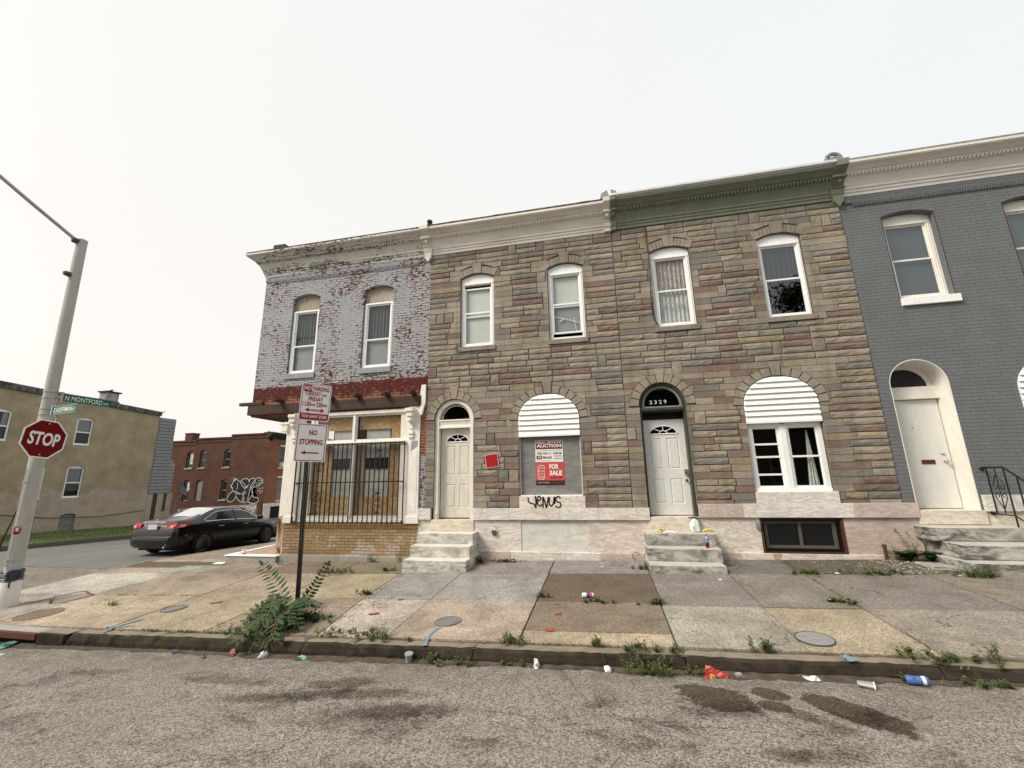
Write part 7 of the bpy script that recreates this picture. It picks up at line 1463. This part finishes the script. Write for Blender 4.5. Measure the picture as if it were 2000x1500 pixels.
# blue paper cup standing against the kerb
x, y = -2.28, -4.12; t = thing('paper_cup', 'pale blue cup standing upright against the kerb', 'cup', (x, y, gz(x, y))); t.rotation_euler = (R(8), R(5), 0); mb = MB(); mb.lathe([(.030, 0), (.042, .09), (.045, .093), (.041, .096), (.028, .01)], (0, 0, 0), 18); mb.build('cup', M['p_lblue'], t, smooth=True); mb = MB(); mb.lathe([(.046, .085), (.047, .10), (.044, .10)], (0, 0, 0), 18); mb.build('rim', M['p_grey'], t)
# red snack bag
x, y = .94, -4.20; t = thing('snack_bag', 'crumpled red and yellow snack bag leaning in the gutter weeds', 'snack bag', (x, y, gz(x, y)+.02), R(-12)); t.rotation_euler = (R(-52), R(12), R(-14)); r_ = random.Random(4); mb = MB(); n = 8; vs = []
for j in range(n+1):
    for i in range(n+1): u, v = i/n-.5, j/n-.5; vs.append((u*.20+r_.uniform(-.004, .004), r_.uniform(-.012, .012)+.03*math.cos(u*3)*math.cos(v*3), v*.14+r_.uniform(-.004, .004)))
mb.faces(vs, [(j*(n+1)+i, j*(n+1)+i+1, (j+1)*(n+1)+i+1, (j+1)*(n+1)+i) for j in range(n) for i in range(n)]); mb.m = [1 if (2 <= k//n <= 4 and 2 <= k % n <= 4+(k//n)) else 0 for k in range(n*n)]
mb.v += [(a, b+.03, c) for a, b, c in mb.v]; mb.build('bag', [M['p_red'], M['p_yellow']], t); mb = MB(); ribbon(mb, [(-.05, .0), (.0, .02), (.05, -.01)], .018, -.0); mb.v = [(a, .045, c) for a, b, c in mb.v]; mb.build('brand_stroke', M['p_dark'], t)
for nm, lab, cat, x, y, s_, mm, sd, j in (('paper_scrap', 'crumpled white tissue standing against the kerb left of centre', 'paper', -.82, -4.13, (.035, .03, .065), ['p_white'], 1, .35), ('paper_scrap', 'white foam scrap in the gutter left of the grassy weeds', 'paper', -.08, -4.14, (.055, .035, .035), ['p_white'], 2, .2), ('paper_scrap', 'torn white paper by the kerb below the tan slab', 'paper', 1.78, -4.15, (.055, .03, .03), ['p_white'], 3, .5), ('paper_scrap', 'white plastic scrap at the right edge of the gutter', 'paper', 3.50, -4.16, (.06, .04, .03), ['p_white', 'p_grey'], 4, .3),
        ('wrapper', 'orange and white wrapper among the bush leaves in the gutter', 'wrapper', -4.62, -4.13, (.055, .03, .045), ['p_orange', 'p_white'], 5, .35), ('wrapper', 'small teal wrapper in the gutter right of the bush', 'wrapper', -3.62, -4.14, (.075, .025, .022), ['p_teal', 'p_white'], 6, .4), ('wrapper', 'tiny blue wrapper at the kerb left of the bush', 'wrapper', -5.46, -4.14, (.045, .02, .02), ['p_blue', 'p_dark'], 7, .4), ('wrapper', 'green and white bag in the mouth of the storm drain', 'wrapper', -8.3, -4.17, (.11, .05, .05), ['p_teal', 'p_white', 'p_green'], 8, .35),
        ('wrapper', 'clear crumpled wrapper beside the red snack bag', 'wrapper', 1.16, -4.14, (.04, .03, .03), ['p_grey'], 9, .4), ('bottle_scrap', 'crumpled clear bottle under the bush leaves', 'bottle', -4.15, -4.16, (.06, .045, .05), ['p_grey', 'p_white'], 10, .25), ('wrapper', 'brown twisted scrap on the asphalt edge left of the bush', 'wrapper', -4.95, -4.22, (.06, .02, .02), ['p_dark', 'straw'], 12, .5)):
    crumple(nm, lab, cat, (x, y, gz(x, y)+.004), s_, [M[k] for k in mm], sd, jag=j, rz=sd)
crumple('paper_strip', 'thin white paper strip on the asphalt at the left edge', 'paper', (-8.05, -4.42, gz(-8.05, -4.42)), (.10, .02, .004), [M['p_white']], 14, jag=.1, rz=.5)
for i, (x, y, lab) in enumerate(((2.86, -2.25, 'small white scrap among weeds in the grey slab joint'), (3.55, -.98, 'pinkish white card lying in weeds below the dark slab'), (4.25, -.95, 'tiny white scrap in the weeds near the dark slab edge'), (5.1, -1.12, 'tiny white scrap before the grey steps'), (-.12, -.55, 'tiny white scrap on the slab before the boarded cellar'), (1.72, -1.35, 'tiny white scrap on the slab in front of the littered steps'))):
    crumple('paper_scrap', lab, 'paper', (x, y, swz(x, y)), ((.035, .02, .008) if i != 1 else (.07, .04, .01)), [M['p_white'] if i != 1 else M['p_white'], M['p_red']] if i == 1 else [M['p_white']], 30+i, jag=.3, rz=i, grp='small scraps on the pavement')
# cup on the doorstep bed
t = thing('paper_cup', 'clear cup with a pink rim standing on the low corner doorstep', 'cup', (-8.55, .02, -.018)); mb = MB(); mb.lathe([(.03, 0), (.042, .11), (.044, .11), (.03, .01)], (0, 0, 0), 16); mb.build('cup', M['p_white'], t, smooth=True); mb = MB(); mb.lathe([(.034, .0), (.037, .03), (.033, .03)], (0, 0, 0), 16); mb.build('drink', M['p_red'], t)
weed('pale yellowing plant on the low corner doorstep', -7.75, .30, 'mix', 60, .24, .06, 70, zf=lambda x, y: -.03, leafm='straw')
# things on the steps
t = thing('plastic_jug', 'white plastic jug-shaped bag with brown handles on the top step', 'bag', (1.66, -.09, .575)); mb = MB(); mb.lathe([(.06, 0), (.092, .02), (.095, .08), (.085, .15), (.06, .215), (.03, .25)], (0, 0, 0), 18); mb.v = [(a*1.0+.012*math.sin(c*40), b*.6+.008*math.sin(a*60), c) for a, b, c in mb.v]; mb.build('bag', M['p_mint'], t, smooth=True)
mb = MB(); mb.tube(smoothpath([(-.10, -.01, .27), (-.03, -.01, .245), (.03, 0, .265), (.10, .01, .24)], 4), .013, 6); mb.tube(smoothpath([(-.06, .0, .25), (0, .0, .27), (.08, .0, .21)], 4), .014, 6); mb.build('handle', M['rust'], t, smooth=True)
mb = MB(); mb.box(-.035, -.022, -.062, -.055, .05, .11); mb.build('printed_mark', M['p_dark'], t)
crumple('cloth', 'crumpled white cloth in the middle of the top step', 'cloth', (1.21, -.21, .577), (.13, .06, .022), [M['p_white']], 61, sub=3, jag=.35, grp='things left on the steps'); crumple('food_wrapper', 'yellow banana peel at the left of the top step', 'food scrap', (1.03, -.10, .577), (.065, .05, .05), [M['p_yellow'], M['rust']], 62, jag=.35, grp='things left on the steps')
t = thing('banana', 'yellow banana at the right end of the top step', 'food scrap', (1.88, -.10, .585), R(5)); mb = MB(); mb.tube(smoothpath([(-.09, 0, .0), (-.04, -.01, .03), (.03, -.01, .035), (.085, 0, .012)], 4), .021, 8); mb.build('flesh', M['p_yellow'], t, smooth=True); mb = MB(); mb.tube([(.085, 0, .012), (.105, 0, .0)], .008, 6); mb.build('stalk', M['p_dark'], t)
t = thing('soda_bottle', 'blue labelled soda bottle with dark red drink on the second step', 'bottle', (1.76, -.52, .36)); mb = MB(); mb.lathe([(.028, 0), (.033, .008), (.033, .085), (.031, .09)], (0, 0, 0), 18); mb.build('drink', M['p_cola'], t, smooth=True); mb = MB(); mb.lathe([(.0335, .085), (.0335, .15)], (0, 0, 0), 18); mb.build('label_band', M['p_blue'], t, smooth=True)
mb = MB(); mb.lathe([(.033, .15), (.028, .175), (.014, .20), (.013, .215)], (0, 0, 0), 18); mb.build('neck', M['p_grey'], t, smooth=True); mb = MB(); mb.lathe([(.015, .213), (.015, .232), (.0, .232)], (0, 0, 0), 14); mb.build('cap', M['p_dark'], t); mb = MB(); mb.lathe([(.034, .11), (.034, .128)], (0, 0, 0), 18); mb.build('label_stripe', M['p_lblue'], t)
t = MB(); t.tube(smoothpath([(.52, -.06, .04), (.46, -.08, .12), (.53, -.06, .19), (.60, -.05, .16)], 4), .007, 6); t.tube(smoothpath([(.50, -.08, .03), (.58, -.10, .02), (.64, -.08, .03)], 3), .007, 6); tag(t.build('bent_wire', M['rust']), 'bent rusty wire sticking out beside the littered steps', 'wire')
# remove construction leftovers
for o in list(bpy.data.objects):
    if o.name.startswith('t.') and o.type == 'FONT': bpy.data.objects.remove(o)
